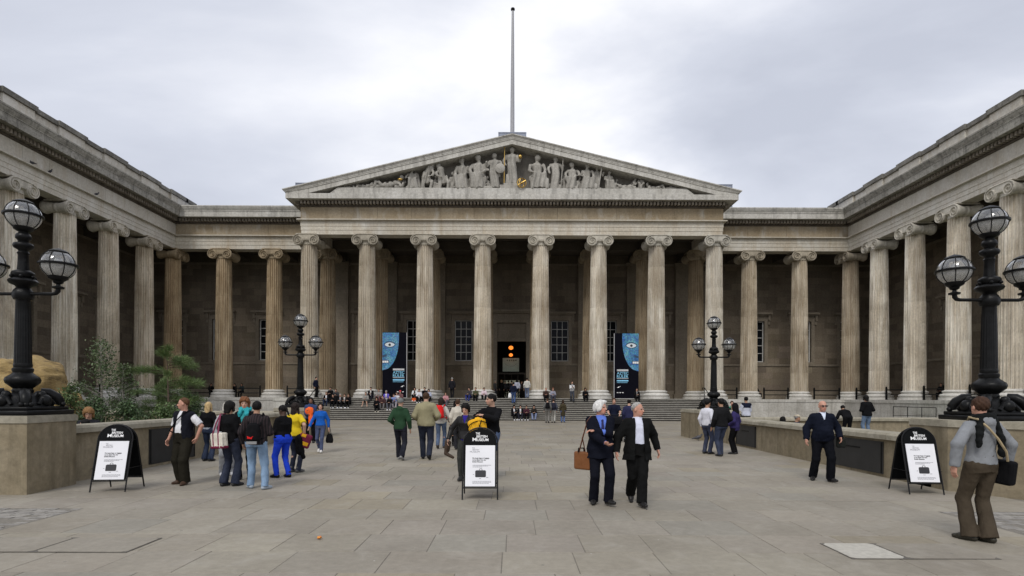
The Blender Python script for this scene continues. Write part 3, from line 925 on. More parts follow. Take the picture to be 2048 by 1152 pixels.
# ---- stylobate, steps
mb = MB()
mb.box(-WALL_X - 0.4 + XC, WALL_X + 0.4 + XC, RY - 1.15, WALL_Y + 10, -0.05, ZS - 0.001)
mb.box(-18.3 + XC, 18.3 + XC, 46.62, RY - 1.151, -0.05, ZS - 0.001)
mb.box(-WALL_X - 0.4 + XC, -WX + 1.15 + XC, 23, RY - 1.151, -0.05, ZS - 0.001); mb.box(WX - 1.15 + XC, WALL_X + 0.4 + XC, 23, RY - 1.151, -0.05, ZS - 0.001)
mb.box(-18.3 + XC, -16.35 + XC, 43.9, 46.619, -0.05, ZS - 0.002); mb.box(16.35 + XC, 18.3 + XC, 43.9, 46.619, -0.05, ZS - 0.002)
sty = mb.build('stylobate', M_styl, museum)
rs = random.Random(33)
def facing(f, s0, s1):
    for (z0, z1) in ((0.0, 0.62), (0.62, 1.42)):
        x = s0
        while x < s1 - 0.01:
            x1 = x + rs.uniform(1.3, 2.1)
            if s1 - x1 < 0.7: x1 = s1
            m2 = MB(); pr = rs.uniform(0.02, 0.03)
            q = [f(x + 0.006, 0.001), f(x1 - 0.006, 0.001), f(x1 - 0.006, pr), f(x + 0.006, pr)]
            m2.bridge([(a, b_, z0 + 0.006) for a, b_ in q], [(a, b_, z1 - 0.006) for a, b_ in q])
            m2.build('stone', M_styl, sty); x = x1
    m2 = MB(); q = [f(s0, 0.001), f(s1, 0.001), f(s1, 0.07), f(s0, 0.07)]
    m2.bridge([(a, b_, 1.425) for a, b_ in q], [(a, b_, ZS) for a, b_ in q]); m2.build('nosing', M_styl, sty)
facing(lambda s_, o: (s_ + XC, RY - 1.15 - o), -30.0, -18.4)
facing(lambda s_, o: (s_ + XC, RY - 1.15 - o), 18.4, 30.0)
facing(lambda s_, o: (-WX + 1.15 + o + XC, s_), 26.0, RY - 1.25)
facing(lambda s_, o: (WX - 1.15 - o + XC, s_), 26.0, RY - 1.25)
for sgn in (-1, 1):
    facing(lambda s_, o: (s_ + XC, 43.9 - o), -18.3 if sgn < 0 else 16.35, -16.35 if sgn < 0 else 18.3)
for i in range(12):
    y0 = 43.4 + 0.285 * i
    ex = 0.0 if i < 11 else 0.2
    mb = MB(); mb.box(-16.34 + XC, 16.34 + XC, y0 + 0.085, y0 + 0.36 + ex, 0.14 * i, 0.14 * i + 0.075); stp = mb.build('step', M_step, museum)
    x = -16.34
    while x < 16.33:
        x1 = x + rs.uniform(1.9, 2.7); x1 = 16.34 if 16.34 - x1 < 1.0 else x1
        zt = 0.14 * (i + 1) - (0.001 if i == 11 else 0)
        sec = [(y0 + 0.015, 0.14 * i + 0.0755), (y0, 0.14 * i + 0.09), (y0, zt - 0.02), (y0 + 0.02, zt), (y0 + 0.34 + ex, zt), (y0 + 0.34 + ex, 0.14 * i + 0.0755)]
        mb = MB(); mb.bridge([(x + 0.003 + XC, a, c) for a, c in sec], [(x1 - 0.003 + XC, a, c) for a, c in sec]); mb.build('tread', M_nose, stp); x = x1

# little hoop rail on the roof to the right
hr = MB()
for x in (27.4, 27.9, 28.4):
    hr.tube([(x - 0.25, 54.5, 18.85), (x - 0.25, 54.5, 19.35), (x - 0.1, 54.5, 19.5), (x + 0.25, 54.5, 19.5), (x + 0.42, 54.5, 19.3), (x + 0.42, 54.5, 18.85)], 0.02, 5)
tag(hr.build('roof_rail', M_frame), 'small pale hoop railing standing on the flat roof beside the pediment', 'railing')
# ================================================================= low walls and piers
def coping_run(parent, x0, x1, ya, yb, z, lens=1.35, seed=1):
    r = random.Random(seed); yv = ya
    while yv < yb - 0.01:
        y1 = yv + lens * r.uniform(0.85, 1.15)
        if yb - y1 < 0.6: y1 = yb
        mb = MB()
        sec = [(x0, z), (x0 - 0.0, z + 0.10), (x0 + 0.04, z + 0.15), (x1 - 0.04, z + 0.15), (x1, z + 0.10), (x1, z)]
        mb.bridge([(x, yv + 0.004, zz_) for x, zz_ in sec], [(x, y1 - 0.004, zz_) for x, zz_ in sec])
        mb.build('coping_stone', M_cope, parent); yv = y1
M_panel = simple('charcoal_panel', (0.020, 0.020, 0.020), 0.6, 0, 0.25, 3)
def low_wall(xi, xo, ya, yb, top, panels, lab, side):
    e_ = empty('low_wall', ((xi + xo) / 2, ya, 0)); tag(e_, lab, 'wall', 'low walls of the forecourt')
    mb = MB(); x0, x1 = sorted((xi, xo)); mb.box(x0, x1, ya, yb, -0.05, top - 0.15); mb.build('wall', M_cwall, e_)
    mb = MB(); mb.box(x0 + (-0.025 if side < 0 else 0.02) , x1 + (0.025 if side < 0 else 0.025), ya, yb, -0.05, 0.0 + 0.06); mb.build('kerb', M_cwall, e_)
    coping_run(e_, x0 - 0.09, x1 + 0.09, ya, yb, top - 0.148, 1.35, int(ya * 7 + side))
    for (p0, p1) in panels:
        xs = sorted((xi - side * 0.0 + (0.001 if side < 0 else -0.001), xi + (0.03 if side < 0 else -0.03)))
        mb = MB(); mb.box(xs[0], xs[1], p0, p1, 0.07, top - 0.21)
        pn = mb.build('panel', M_panel, e_)
        xs2 = sorted((xi + (0.031 if side < 0 else -0.031), xi + (0.04 if side < 0 else -0.04)))
        mb = MB()
        mb.box(xs2[0], xs2[1], (p0 + p1) / 2 - 0.3, (p0 + p1) / 2 + 0.3, top - 0.42, top - 0.39); mb.box(xs2[0], xs2[1], p0 + 0.02, p0 + 0.05, 0.08, top - 0.22); mb.box(xs2[0], xs2[1], p1 - 0.05, p1 - 0.02, 0.08, top - 0.22)
        mb.build('panel_trim', M_black, pn)
    return e_
low_wall(-8.92, -9.35, 11.31, 23.7, 1.14, [(14.0, 16.0)], 'left stone wall bounding the court, with a dark panel beside the plants', -1)
lw_r = low_wall(8.32, 8.75, 11.3, 23.7, 1.0, [(12.75, 15.0), (19.4, 21.1)], 'stone wall with two dark panels behind the man in navy jacket', 1)
def cross_wall(x0, x1, ya, yb, top, lab, seed):
    e_ = empty('low_wall', ((x0 + x1) / 2, ya, 0)); tag(e_, lab, 'wall', 'low walls of the forecourt')
    mb = MB(); mb.box(x0, x1, ya, yb, -0.05, top - 0.15); mb.build('wall', M_cwall, e_)
    r = random.Random(seed); x = x0
    while x < x1 - 0.01:
        xb = min(x1, x + r.uniform(1.2, 1.6)); xb = x1 if x1 - xb < 0.5 else xb
        mb = MB(); sec = [(ya - 0.09, top - 0.148), (ya - 0.09, top - 0.05), (ya - 0.05, top), (yb + 0.05, top), (yb + 0.09, top - 0.05), (yb + 0.09, top - 0.148)]
        mb.bridge([(x + 0.004, y_, z_) for y_, z_ in sec], [(xb - 0.004, y_, z_) for y_, z_ in sec]); mb.build('coping_stone', M_cope, e_); x = xb
cross_wall(9.6, 29.0, 25.0, 25.4, 0.93, 'low stone cross wall below the right wing, where two people lean', 5)
cross_wall(-29.0, -10.0, 25.2, 25.6, 1.1, 'low stone cross wall behind the garden plants', 6)
def pier(poly, top, lab, cap=0.13):
    cx = sum(p[0] for p in poly) / len(poly); cy = sum(p[1] for p in poly) / len(poly)
    e_ = empty('pier', (cx, cy, 0)); tag(e_, lab, 'pier', 'lamp piers')
    mb = MB(); mb.prism(poly, -0.05, top - cap); mb.build('block', M_cwall, e_)
    q = [(cx + (x - cx) * 1.0 + (0.02 if x > cx else -0.02), cy + (y_ - cy) * 1.0 + (0.02 if y_ > cy else -0.02)) for x, y_ in poly]
    mb = MB(); mb.prism(q, top - cap + 0.001, top - 0.02); mb.prism(poly, top - 0.0199, top); mb.build('cap', M_cope, e_)
pier([(-8.55, 10.05), (-8.62, 11.28), (-10.6, 11.28), (-10.6, 10.05)], 1.39, 'big angular stone pier under the lamp beside the garden rock')
pier([(8.32, 10.88), (8.95, 9.95), (10.6, 9.95), (10.6, 11.9), (8.32, 11.9)], 1.35, 'big angular stone pier under the lamp behind the man in grey hoodie')
pier([(-8.4, 23.7), (-8.4, 26.3), (-9.9, 26.3), (-9.9, 23.7)], 1.28, 'smaller stone pier under the lamp beside the man in dark blue holding orange cloth')
pier([(7.8, 23.7), (9.5, 23.7), (9.5, 26.3), (7.8, 26.3)], 1.25, 'smaller stone pier under the lamp beside the group in dark coats')

# ================================================================= lamps
def lamp_glass(name, c, rough, tr):
    k = NT(name)
    f = k.noise(k.pos((1, 1, 1)), 9, 5, 0.65, 0.8)
    k.col(k.ramp(f, [(0.3, tuple(x * 0.75 for x in c)), (0.7, c)]))
    k.rough(rough); k.b.inputs['Transmission Weight'].default_value = tr; k.b.inputs['IOR'].default_value = 1.25
    k.b.inputs['Specular IOR Level'].default_value = 0.5; k.b.inputs['Coat Weight'].default_value = 1.0; k.b.inputs['Coat Roughness'].default_value = 0.02
    return k.mat
M_gtop = lamp_glass('lamp_glass_clear', (0.90, 0.91, 0.92), 0.04, 0.93)
M_gbot = lamp_glass('lamp_glass_dusty', (0.86, 0.86, 0.84), 0.22, 0.72)
M_iron = simple('lamp_iron', (0.0065, 0.0067, 0.007), 0.36, 0.0, 0.4, 10, 0.3, 30, 0.16)
GR = 0.285
def globe_meshes():
    def pane(lo, hi, mat):
        V = []; F = []; na, nb = 5, 6
        for r_ in (GR, GR - 0.006):
            for i in range(nb + 1):
                el = lo + (hi - lo) * i / nb
                for j in range(na + 1):
                    a = (j / na) * math.pi / 4
                    V.append((r_ * math.cos(el) * math.cos(a), r_ * math.cos(el) * math.sin(a), r_ * math.sin(el) * 0.96))
        n = (nb + 1) * (na + 1)
        for i in range(nb):
            for j in range(na):
                a = i * (na + 1) + j
                F.append((a, a + 1, a + na + 2, a + na + 1)); F.append((n + a, n + a + na + 1, n + a + na + 2, n + a + 1))
        me = bpy.data.meshes.new('pane'); me.from_pydata(V, [], F); me.materials.append(mat); me.shade_smooth(); return me
    top, bot = pane(R(2), R(62), M_gtop), pane(R(-62), R(-2), M_gbot)
    mb = MB()
    for j in range(8):
        a = j * math.pi / 4
        mb.tube([((GR + 0.004) * math.cos(el) * math.cos(a), (GR + 0.004) * math.cos(el) * math.sin(a), (GR + 0.004) * 0.96 * math.sin(el)) for el in [R(-66 + 12 * i) for i in range(12)]], 0.0085, 5)
    mb.lathe([(GR - 0.005, -0.025), (GR + 0.03, -0.02), (GR + 0.036, 0.0), (GR + 0.03, 0.02), (GR - 0.005, 0.025)], 40)
    z = GR * 0.96 * math.sin(R(58))
    mb.lathe([(0.165, z - 0.015), (0.172, z + 0.012), (0.15, z + 0.03), (0.085, z + 0.062), (0.03, z + 0.08), (0.005, z + 0.09)], 24)
    mb.lathe([(0.08, -z - 0.085), (0.155, -z - 0.035), (0.165, -z + 0.012), (0.14, -z + 0.014)], 24)
    return top, bot, mb.mesh('globe', M_iron, 45)
PT, PB, GC = globe_meshes()
bulb = MB(); bulb.lathe([(0.028, -0.2), (0.03, -0.05), (0.06, -0.02), (0.075, 0.05), (0.055, 0.12), (0.01, 0.14)], 14)
BULB = bulb.mesh('lamp_holder', simple('lamp_holder_white', (0.6, 0.6, 0.58), 0.4), 60)
def lamp_meshes():
    mb = MB()
    def lobed(n, d): return lambda a, z: 1 + d * abs(math.cos(n * a / 2))
    # square footing
    mb.box(-0.56, 0.56, -0.56, 0.56, 0.0, 0.09, None, 0.012); mb.box(-0.50, 0.50, -0.50, 0.50, 0.0905, 0.16, None, 0.012)
    mb.lathe([(0.47, 0.161), (0.46, 0.22), (0.40, 0.25), (0.34, 0.34), (0.27, 0.42)], 32)
    for i in range(4):           # scrolled claw feet at the corners
        a = math.pi / 4 + i * math.pi / 2
        c, s_ = math.cos(a), math.sin(a)
        mb.tube([(c * 0.26, s_ * 0.26, 0.44), (c * 0.38, s_ * 0.38, 0.42), (c * 0.50, s_ * 0.50, 0.34), (c * 0.56, s_ * 0.56, 0.25), (c * 0.55, s_ * 0.55, 0.18)], [0.07, 0.09, 0.095, 0.09, 0.07], 8)
        for t in (-0.07, 0.0, 0.07):
            mb.sphere((c * 0.60 - s_ * t, s_ * 0.60 + c * t, 0.20), 0.05, 7, 5)
        b_ = a + math.pi / 4; c, s_ = math.cos(b_), math.sin(b_)
        mb.sphere((c * 0.42, s_ * 0.42, 0.27), 0.12, 9, 6, (1, 1, 1.0)); mb.sphere((c * 0.36, s_ * 0.36, 0.38), 0.08, 8, 5)
        mb.tube([(c * 0.46 - s_ * 0.18, s_ * 0.46 + c * 0.18, 0.2), (c * 0.44 - s_ * 0.1, s_ * 0.44 + c * 0.1, 0.3), (c * 0.44 + s_ * 0.1, s_ * 0.44 - c * 0.1, 0.3), (c * 0.46 + s_ * 0.18, s_ * 0.46 - c * 0.18, 0.2)], 0.035, 6)
    foot = mb.mesh('foot', M_iron, 50)
    mb = MB()
    mb.lathe([(0.14, 0.40), (0.16, 0.46), (0.14, 0.50), (0.18, 0.54), (0.245, 0.60), (0.262, 0.66), (0.245, 0.71), (0.17, 0.77), (0.145, 0.80)], 32, mod=lobed(16, 0.07))
    mb.lathe([(0.15, 0.80), (0.165, 0.84), (0.165, 0.88), (0.14, 0.90), (0.15, 0.94), (0.14, 0.98)], 28)
    mb.lathe([(0.14, 0.97), (0.134, 1.3), (0.122, 1.9), (0.112, 2.18), (0.12, 2.2)], 40, mod=lambda a, z: 1 - 0.06 * (abs(math.sin(10 * a)) ** 0.6))
    mb.lathe([(0.14, 2.19), (0.16, 2.24), (0.165, 2.31), (0.14, 2.37), (0.10, 2.42), (0.12, 2.45), (0.20, 2.49), (0.225, 2.54), (0.20, 2.58), (0.14, 2.60), (0.16, 2.63), (0.18, 2.68), (0.16, 2.72), (0.11, 2.75)], 28, mod=lobed(8, 0.06))
    for i in range(6):
        a = i * math.pi / 3
        mb.sphere((0.185 * math.cos(a), 0.185 * math.sin(a), 2.62), 0.035, 6, 4)
    mb.lathe([(0.10, 2.74), (0.09, 2.85), (0.082, 3.05), (0.10, 3.08), (0.075, 3.12), (0.085, 3.14), (0.15, 3.18), (0.165, 3.225), (0.15, 3.26), (0.08, 3.29), (0.095, 3.33), (0.125, 3.36), (0.125, 3.40), (0.11, 3.44), (0.075, 3.47), (0.08, 3.50)], 28)
    post = mb.mesh('post', M_iron, 50)
    mb = MB()
    mb.tube([(0.12, 0, 2.305), (0.22, 0, 2.305), (0.56, 0, 2.305), (0.63, 0, 2.32), (0.665, 0, 2.36), (0.67, 0, 2.42)], [0.045, 0.032, 0.032, 0.038, 0.045, 0.04], 10)
    mb.lathe([(0.05, 2.40), (0.095, 2.41), (0.10, 2.44), (0.04, 2.46), (0.032, 2.49), (0.075, 2.51), (0.085, 2.54), (0.05, 2.555)], 18, (0.67, 0, 0))
    arm = mb.mesh('arm', M_iron, 50)
    return foot, post, arm
FOOT, POST, ARM = lamp_meshes()
def lamp_post(x, y_, z, rot, lab, sc=1.0):
    e_ = empty('street_lamp', (x, y_, z)); e_.rotation_euler = (0, 0, rot); e_.scale = (sc, sc, sc); tag(e_, lab, 'street lamp', 'three-globe lamps on the piers')
    place(FOOT, 'foot', (0, 0, 0), 0, e_, None, False); place(POST, 'post', (0, 0, 0), 0, e_, None, False)
    place(ARM, 'arm', (0, 0, 0), 0, e_, None, False); place(ARM, 'arm', (0, 0, 0), math.pi, e_, None, False)
    for gx, gz in ((0, 3.80), (0.67, 2.86), (-0.67, 2.86)):
        g = place(GC, 'globe', (gx, 0, gz), 0.2, e_, None, False)
        for j in range(8):
            place(PT, 'pane', (0, 0, 0), j * math.pi / 4, g, None, False); place(PB, 'pane', (0, 0, 0), j * math.pi / 4, g, None, False)
        place(BULB, 'lamp_holder', (0, 0, 0), 0, g, None, False)
lamp_post(-9.2, 10.72, 1.392, 0.0, 'black three-globe lamp on the big pier beside the yellow garden rock', 0.985)
lamp_post(9.16, 10.95, 1.352, 0.0, 'black three-globe lamp on the big pier behind the man in grey hoodie')
lamp_post(-9.32, 25.1, 1.282, 0.0, 'black three-globe lamp on the smaller pier beside the man holding orange cloth')
lamp_post(8.88, 25.1, 1.252, 0.0, 'black three-globe lamp on the smaller pier beside the group in dark coats')

# ================================================================= lettering
def text_geo(txt, size, shear=0.0, bold=0.0):
    cu = bpy.data.curves.new('lettering', 'FONT'); cu.body = txt; cu.size = size; cu.fill_mode = 'FRONT'; cu.resolution_u = 3
    cu.offset = bold; cu.shear = shear
    ob = bpy.data.objects.new('lettering', cu); COL.objects.link(ob)
    dg = bpy.context.evaluated_depsgraph_get()
    me = bpy.data.meshes.new_from_object(ob.evaluated_get(dg))
    V = [v.co.copy() for v in me.vertices]; F = [tuple(p.vertices) for p in me.polygons]
    bpy.data.objects.remove(ob); bpy.data.curves.remove(cu); bpy.data.meshes.remove(me)
    return V, F
def put_text(mb, txt, size, x, z, y_, width=None, bold=0.0):
    """flat print facing -y in the local frame of a sign"""
    V, F = text_geo(txt, size, 0, bold)
    xs = [v.x for v in V]; x0, x1 = min(xs), max(xs)
    k = width / (x1 - x0) if width else 1.0
    n = len(mb.v)
    mb.v += [(x + (v.x - x0) * k, y_, z + v.y) for v in V]; mb.f += [tuple(n + i for i in f) for f in F]

# ================================================================= A-board signs
M_sblack = simple('sign_black', (0.0045, 0.005, 0.0055), 0.5, 0, 0.15, 6, spec=0.06)
M_swhite = simple('sign_white_paper', (0.76, 0.76, 0.79), 0.5, 0, 0.03, 3)
M_ink = simple('sign_black_ink', (0.02, 0.02, 0.024), 0.6)
M_grey = simple('sign_grey_ink', (0.22, 0.22, 0.24), 0.6)
M_white = simple('white_lettering', (0.80, 0.80, 0.80), 0.5)
M_tube = simple('sign_tube', (0.009, 0.009, 0.010), 0.4, 0.0, spec=0.2)
def sign_board():
    W, H, T = 0.30, 1.22, 1.26
    out = {}
    mb = MB()
    arch = [(-W, 0.0), (-W, 0.98)] + [(-W * math.cos(a), 0.98 + 0.27 * math.sin(a)) for a in [math.pi * i / 14 for i in range(1, 14)]] + [(W, 0.98), (W, 0.0)]
    mb.tube([(x, 0, z) for x, z in arch], 0.013, 7); mb.tube([(-W, 0, 0.20), (W, 0, 0.20)], 0.012, 6); mb.tube([(-W, 0, 0.96), (W, 0, 0.96)], 0.010, 6)
    out['frame'] = mb
    mb = MB()
    top = [(-W + 0.02, 0.965)] + [(-(W - 0.02) * math.cos(a), 0.98 + 0.25 * math.sin(a)) for a in [math.pi * i / 14 for i in range(15)]] + [(W - 0.02, 0.965)]
    mb.bridge([(x, -0.012, z) for x, z in top], [(x, 0.004, z) for x, z in top]); mb.box(-W + 0.018, W - 0.018, -0.010, 0.004, 0.215, 0.964)
    out['panel'] = mb
    mb = MB(); mb.box(-W + 0.045, W - 0.045, -0.0165, -0.0105, 0.225, 0.935); out['poster'] = mb
    mb = MB()
    put_text(mb, 'THE', 0.058, -0.085, 1.125, -0.0135, 0.075, 0.0015); put_text(mb, 'BRITISH', 0.058, -0.07, 1.073, -0.0135, 0.19, 0.0015)
    put_text(mb, 'M', 0.085, -0.14, 1.012, -0.0135, 0.072, 0.0015); put_text(mb, 'USEUM', 0.066, -0.062, 1.012, -0.0135, 0.20, 0.0015)
    out['lettering'] = mb
    mb = MB()
    put_text(mb, 'THE', 0.034, -0.145, 0.875, -0.0185, 0.045); put_text(mb, 'BRITISH', 0.034, -0.135, 0.845, -0.0185, 0.11); put_text(mb, 'MUSEUM', 0.042, -0.18, 0.808, -0.0185, 0.165)
    for z, n_ in ((0.585, 0.31), (0.57, 0.26), (0.552, 0.15), (0.308, 0.30), (0.290, 0.31), (0.272, 0.26)):
        x = -0.13
        rr = random.Random(int(z * 1000))
        while x < -0.13 + n_:
            w_ = rr.uniform(0.012, 0.035); mb.box(x, x + w_, -0.0186, -0.0172, z, z + 0.007); x += w_ + 0.006
    mb.box(-0.125, -0.105, -0.0186, -0.0172, 0.425, 0.433); mb.box(-0.02, 0.02, -0.0186, -0.0172, 0.352, 0.36); mb.box(0.10, 0.14, -0.0186, -0.0172, 0.372, 0.38)
    out['small_print'] = mb
    mb = MB()
    put_text(mb, 'No large bags or luggage', 0.034, -0.135, 0.700, -0.0185, 0.29, 0.0008); put_text(mb, 'to be taken into the', 0.034, -0.135, 0.668, -0.0185, 0.23, 0.0008); put_text(mb, 'British Museum', 0.034, -0.135, 0.636, -0.0185, 0.18, 0.0008)
    # suitcase pictogram
    ps = [(-0.085, 0.39), (-0.075, 0.38), (0.085, 0.38), (0.10, 0.395), (0.10, 0.485), (0.085, 0.50), (-0.065, 0.50), (-0.085, 0.485)]
    mb.bridge([(x, -0.0188, z) for x, z in ps], [(x, -0.0172, z) for x, z in ps])
    mb.tube([(-0.015, -0.018, 0.50), (-0.013, -0.018, 0.52), (0.0, -0.018, 0.527), (0.02, -0.018, 0.527), (0.032, -0.018, 0.52), (0.034, -0.018, 0.50)], 0.004, 5)
    out['notice'] = mb
    return out
SB = sign_board()
smat = {'frame': M_tube, 'panel': M_sblack, 'poster': M_swhite, 'lettering': M_white, 'small_print': M_grey, 'notice': M_ink}
SME = {k: v.mesh(k, smat[k], 40 if k == 'frame' else None, k in ('frame', 'panel', 'poster')) for k, v in SB.items()}
def a_board(x, y_, rot, lab):
    e_ = empty('sign_board', (x, y_, 0)); e_.rotation_euler = (0, 0, rot); tag(e_, lab, 'sign', 'folding sign boards')
    tilt = R(14.5)
    d = 1.25 * math.sin(tilt)
    for face in (0, 1):
        pan = None
        for k in ('frame', 'panel', 'poster', 'lettering', 'small_print', 'notice'):
            par = e_ if k in ('frame', 'panel') else pan
            o = bpy.data.objects.new(k, SME[k]); COL.objects.link(o); o.parent = par
            if par is e_:
                o.rotation_euler = (-tilt, 0, 0) if face == 0 else (-tilt, 0, 0)
                o.matrix_local = Matrix.Rotation(math.pi * face, 4, 'Z') @ Matrix.Translation((0, -d - 0.012, 0.004)) @ Matrix.Rotation(-tilt, 4, 'X')
            if k == 'panel': pan = o
    mb = MB(); mb.tube([(-0.30, -0.27, 0.42), (-0.30, 0.27, 0.42)], 0.005, 5); mb.tube([(0.30, -0.27, 0.42), (0.30, 0.27, 0.42)], 0.005, 5); mb.box(-0.05, 0.05, -0.02, 0.02, 1.19, 1.215)
    mb.build('hinge_stay', M_tube, e_, None, False)
a_board(-0.55, 10.05, R(1.5), 'black A-frame museum sign with white notice standing alone mid-court')
a_board(-7.38, 10.68, R(6), 'black A-frame museum sign with white notice beside the wall with plants')
a_board(7.62, 10.75, R(-4), 'black A-frame museum sign with white notice between the bald man and the big pier')

# ================================================================= exhibition banners
def mosaic_mat():
    k = NT('blue_speckled_print')
    v = k.n('ShaderNodeTexVoronoi'); v.inputs['Scale'].default_value = 13; k.l(k.pos((1, 1, 1)), v.inputs['Vector'])
    n = k.noise(k.pos(), 1.6, 4, 0.6)
    c = k.ramp(n, [(0.3, (0.025, 0.10, 0.34)), (0.5, (0.06, 0.24, 0.46)), (0.7, (0.17, 0.42, 0.52))])
    c = k.mix(0.5, c, v.outputs['Color'], 'SOFT_LIGHT')
    c = k.mix(k.ramp(v.outputs['Distance'], [(0.45, 0.0), (0.6, 0.55)]), c, (0.02, 0.07, 0.18))
    sp = k.ramp(k.noise(k.pos((1.2, 1, 2)), 3.3, 3, 0.5), [(0.66, 0.0), (0.69, 0.85)])
    c = k.mix(sp, c, (0.012, 0.02, 0.07))
    k.col(c); k.rough(0.55); return k.mat
M_mos = mosaic_mat()
M_bnr = simple('banner_black', (0.005, 0.005, 0.009), 0.7, 0, 0.15, 2, spec=0.04)
M_balu = simple('banner_edge', (0.42, 0.42, 0.43), 0.4)
M_teal = simple('banner_blue_ink', (0.22, 0.52, 0.72), 0.6)
def exhibition_banner(cx, y_, mir, lab):
    W, H, z0 = 1.02, 5.55, ZS
    e_ = empty('exhibition_banner', (cx, y_, z0)); tag(e_, lab, 'banner', 'tall exhibition banners between the columns')
    mb = MB(); mb.box(-W, W, 0, 0.30, 0.03, H); mb.build('board', M_bnr, e_, None, False)
    mb = MB(); ex = W + 0.002 if mir > 0 else -W - 0.05
    mb.box(ex, ex + 0.048, 0.005, 0.28, 0.03, H); mb.box(-W - 0.02, W + 0.02, 0.0, 0.3, -0.0, 0.028); mb.build('edge_strip', M_balu, e_, None, False)
    # half oval of the printed face, touching the outer edge
    def px(x): return mir * x
    pts = [(-W + 0.002, H - 0.02)]
    for i in range(25):
        t = i / 24
        z = H - 0.02 - t * 3.2
        xr = -W + 1.40 * math.sqrt(max(0.0, 1 - (max(0.0, (t - 0.06)) / 0.94) ** 2.4))
        pts.append((xr, z))
    pts.append((-W + 0.002, H - 3.22))
    mb = MB(); n = len(pts)
    for i in range(1, n - 2):
        a, b_ = pts[i], pts[i + 1]
        mb.quad((px(-W + 0.002), -0.004, a[1]), (px(a[0]), -0.004, a[1]), (px(b_[0]), -0.004, b_[1]), (px(-W + 0.002), -0.004, b_[1]))
    mb.build('printed_face', M_mos, e_, None, False)
    def flat(pl, yv, mat, nm):
        mb = MB(); mb.poly([(px(x), yv, z) for x, z in pl]); return mb.build(nm, mat, e_, None, False)
    def almond(cx_, cz, a, b_, k=20):
        return [(cx_ + a * math.cos(t), cz + b_ * math.sin(t) * (abs(math.sin(t)) ** 0.35)) for t in [2 * math.pi * i / k for i in range(k)]]
    ezz = H - 1.02
    flat(almond(-0.40, ezz, 0.50, 0.27), -0.007, simple('print_dark_blue', (0.02, 0.06, 0.12), 0.6), 'printed_eye_outline')
    flat(almond(-0.40, ezz - 0.02, 0.42, 0.19), -0.010, simple('print_white', (0.62, 0.68, 0.72), 0.6), 'printed_eye')
    flat([(-0.40 + 0.11 * math.cos(t), ezz - 0.03 + 0.11 * math.sin(t)) for t in [2 * math.pi * i / 14 for i in range(14)]], -0.013, M_ink, 'printed_pupil')
    flat([(-W + 0.01, H - 2.62), (-0.46, H - 2.60), (-0.44, H - 2.36), (-W + 0.01, H - 2.34)], -0.007, simple('print_dark_blue', (0, 0, 0)), 'printed_mouth')
    for i in range(3):
        x0 = -W + 0.015 + i * 0.17
        flat([(x0, H - 2.57), (x0 + 0.15, H - 2.565), (x0 + 0.15, H - 2.41), (x0, H - 2.40)], -0.010, M_white, 'printed_tooth')
    flat([(-W + 0.01, H - 2.12), (-0.72, H - 2.05), (-0.60, H - 1.9), (-0.70, H - 1.85), (-W + 0.01, H - 1.95)], -0.007, simple('print_dark_blue', (0, 0, 0)), 'printed_nose_shadow')
    tx = -0.12 if mir > 0 else -0.82
    mb = MB(); mb.box(tx, tx + 0.97, -0.006, -0.001, H - 3.22, H - 3.06); mb.box(tx, tx + 0.97, -0.006, -0.001, H - 3.86, H - 3.81)
    mb.build('title_band', M_balu, e_, None, False)
    mb = MB(); put_text(mb, 'MOCTEZUMA', 0.17, tx + 0.02, H - 3.20, -0.009, 0.93, 0.002); mb.build('title', M_white, e_, None, False, False)
    mb = MB(); put_text(mb, 'AZTEC', 0.33, tx, H - 3.50, -0.006, 0.97, 0.006); put_text(mb, 'RULER', 0.33, tx, H - 3.78, -0.006, 0.97, 0.006); mb.build('headline', M_teal, e_, None, False, False)
    mb = MB(); mb.box(tx, tx + 0.97, -0.006, -0.001, H - 4.08, H - 3.97); mb.box(tx, tx + 0.9, -0.006, -0.001, H - 4.2, H - 4.17); mb.build('blue_bar', simple('banner_bright_blue', (0.25, 0.62, 0.9), 0.5), e_, None, False)
    mb = MB(); 
    lx = tx + 0.65 if mir > 0 else tx
    mb.poly([(lx, -0.004, H - 4.62), (lx + 0.16, -0.004, H - 4.62), (lx + 0.3, -0.004, H - 4.47), (lx + 0.3, -0.004, H - 4.55), (lx + 0.18, -0.004, H - 4.5)])
    for i in range(3): mb.box(lx - (0.3 if mir > 0 else 0) + 0.22 * i, lx - (0.3 if mir > 0 else 0) + 0.22 * i + 0.14, -0.004, -0.001, H - 5.06, H - 5.0)
    mb.build('sponsor_marks', M_white, e_, None, False, False)
exhibition_banner(-9.98, 48.3, 1, 'tall black exhibition banner with blue face on its left half')
exhibition_banner(9.70, 48.3, -1, 'tall black exhibition banner with blue face on its right half')

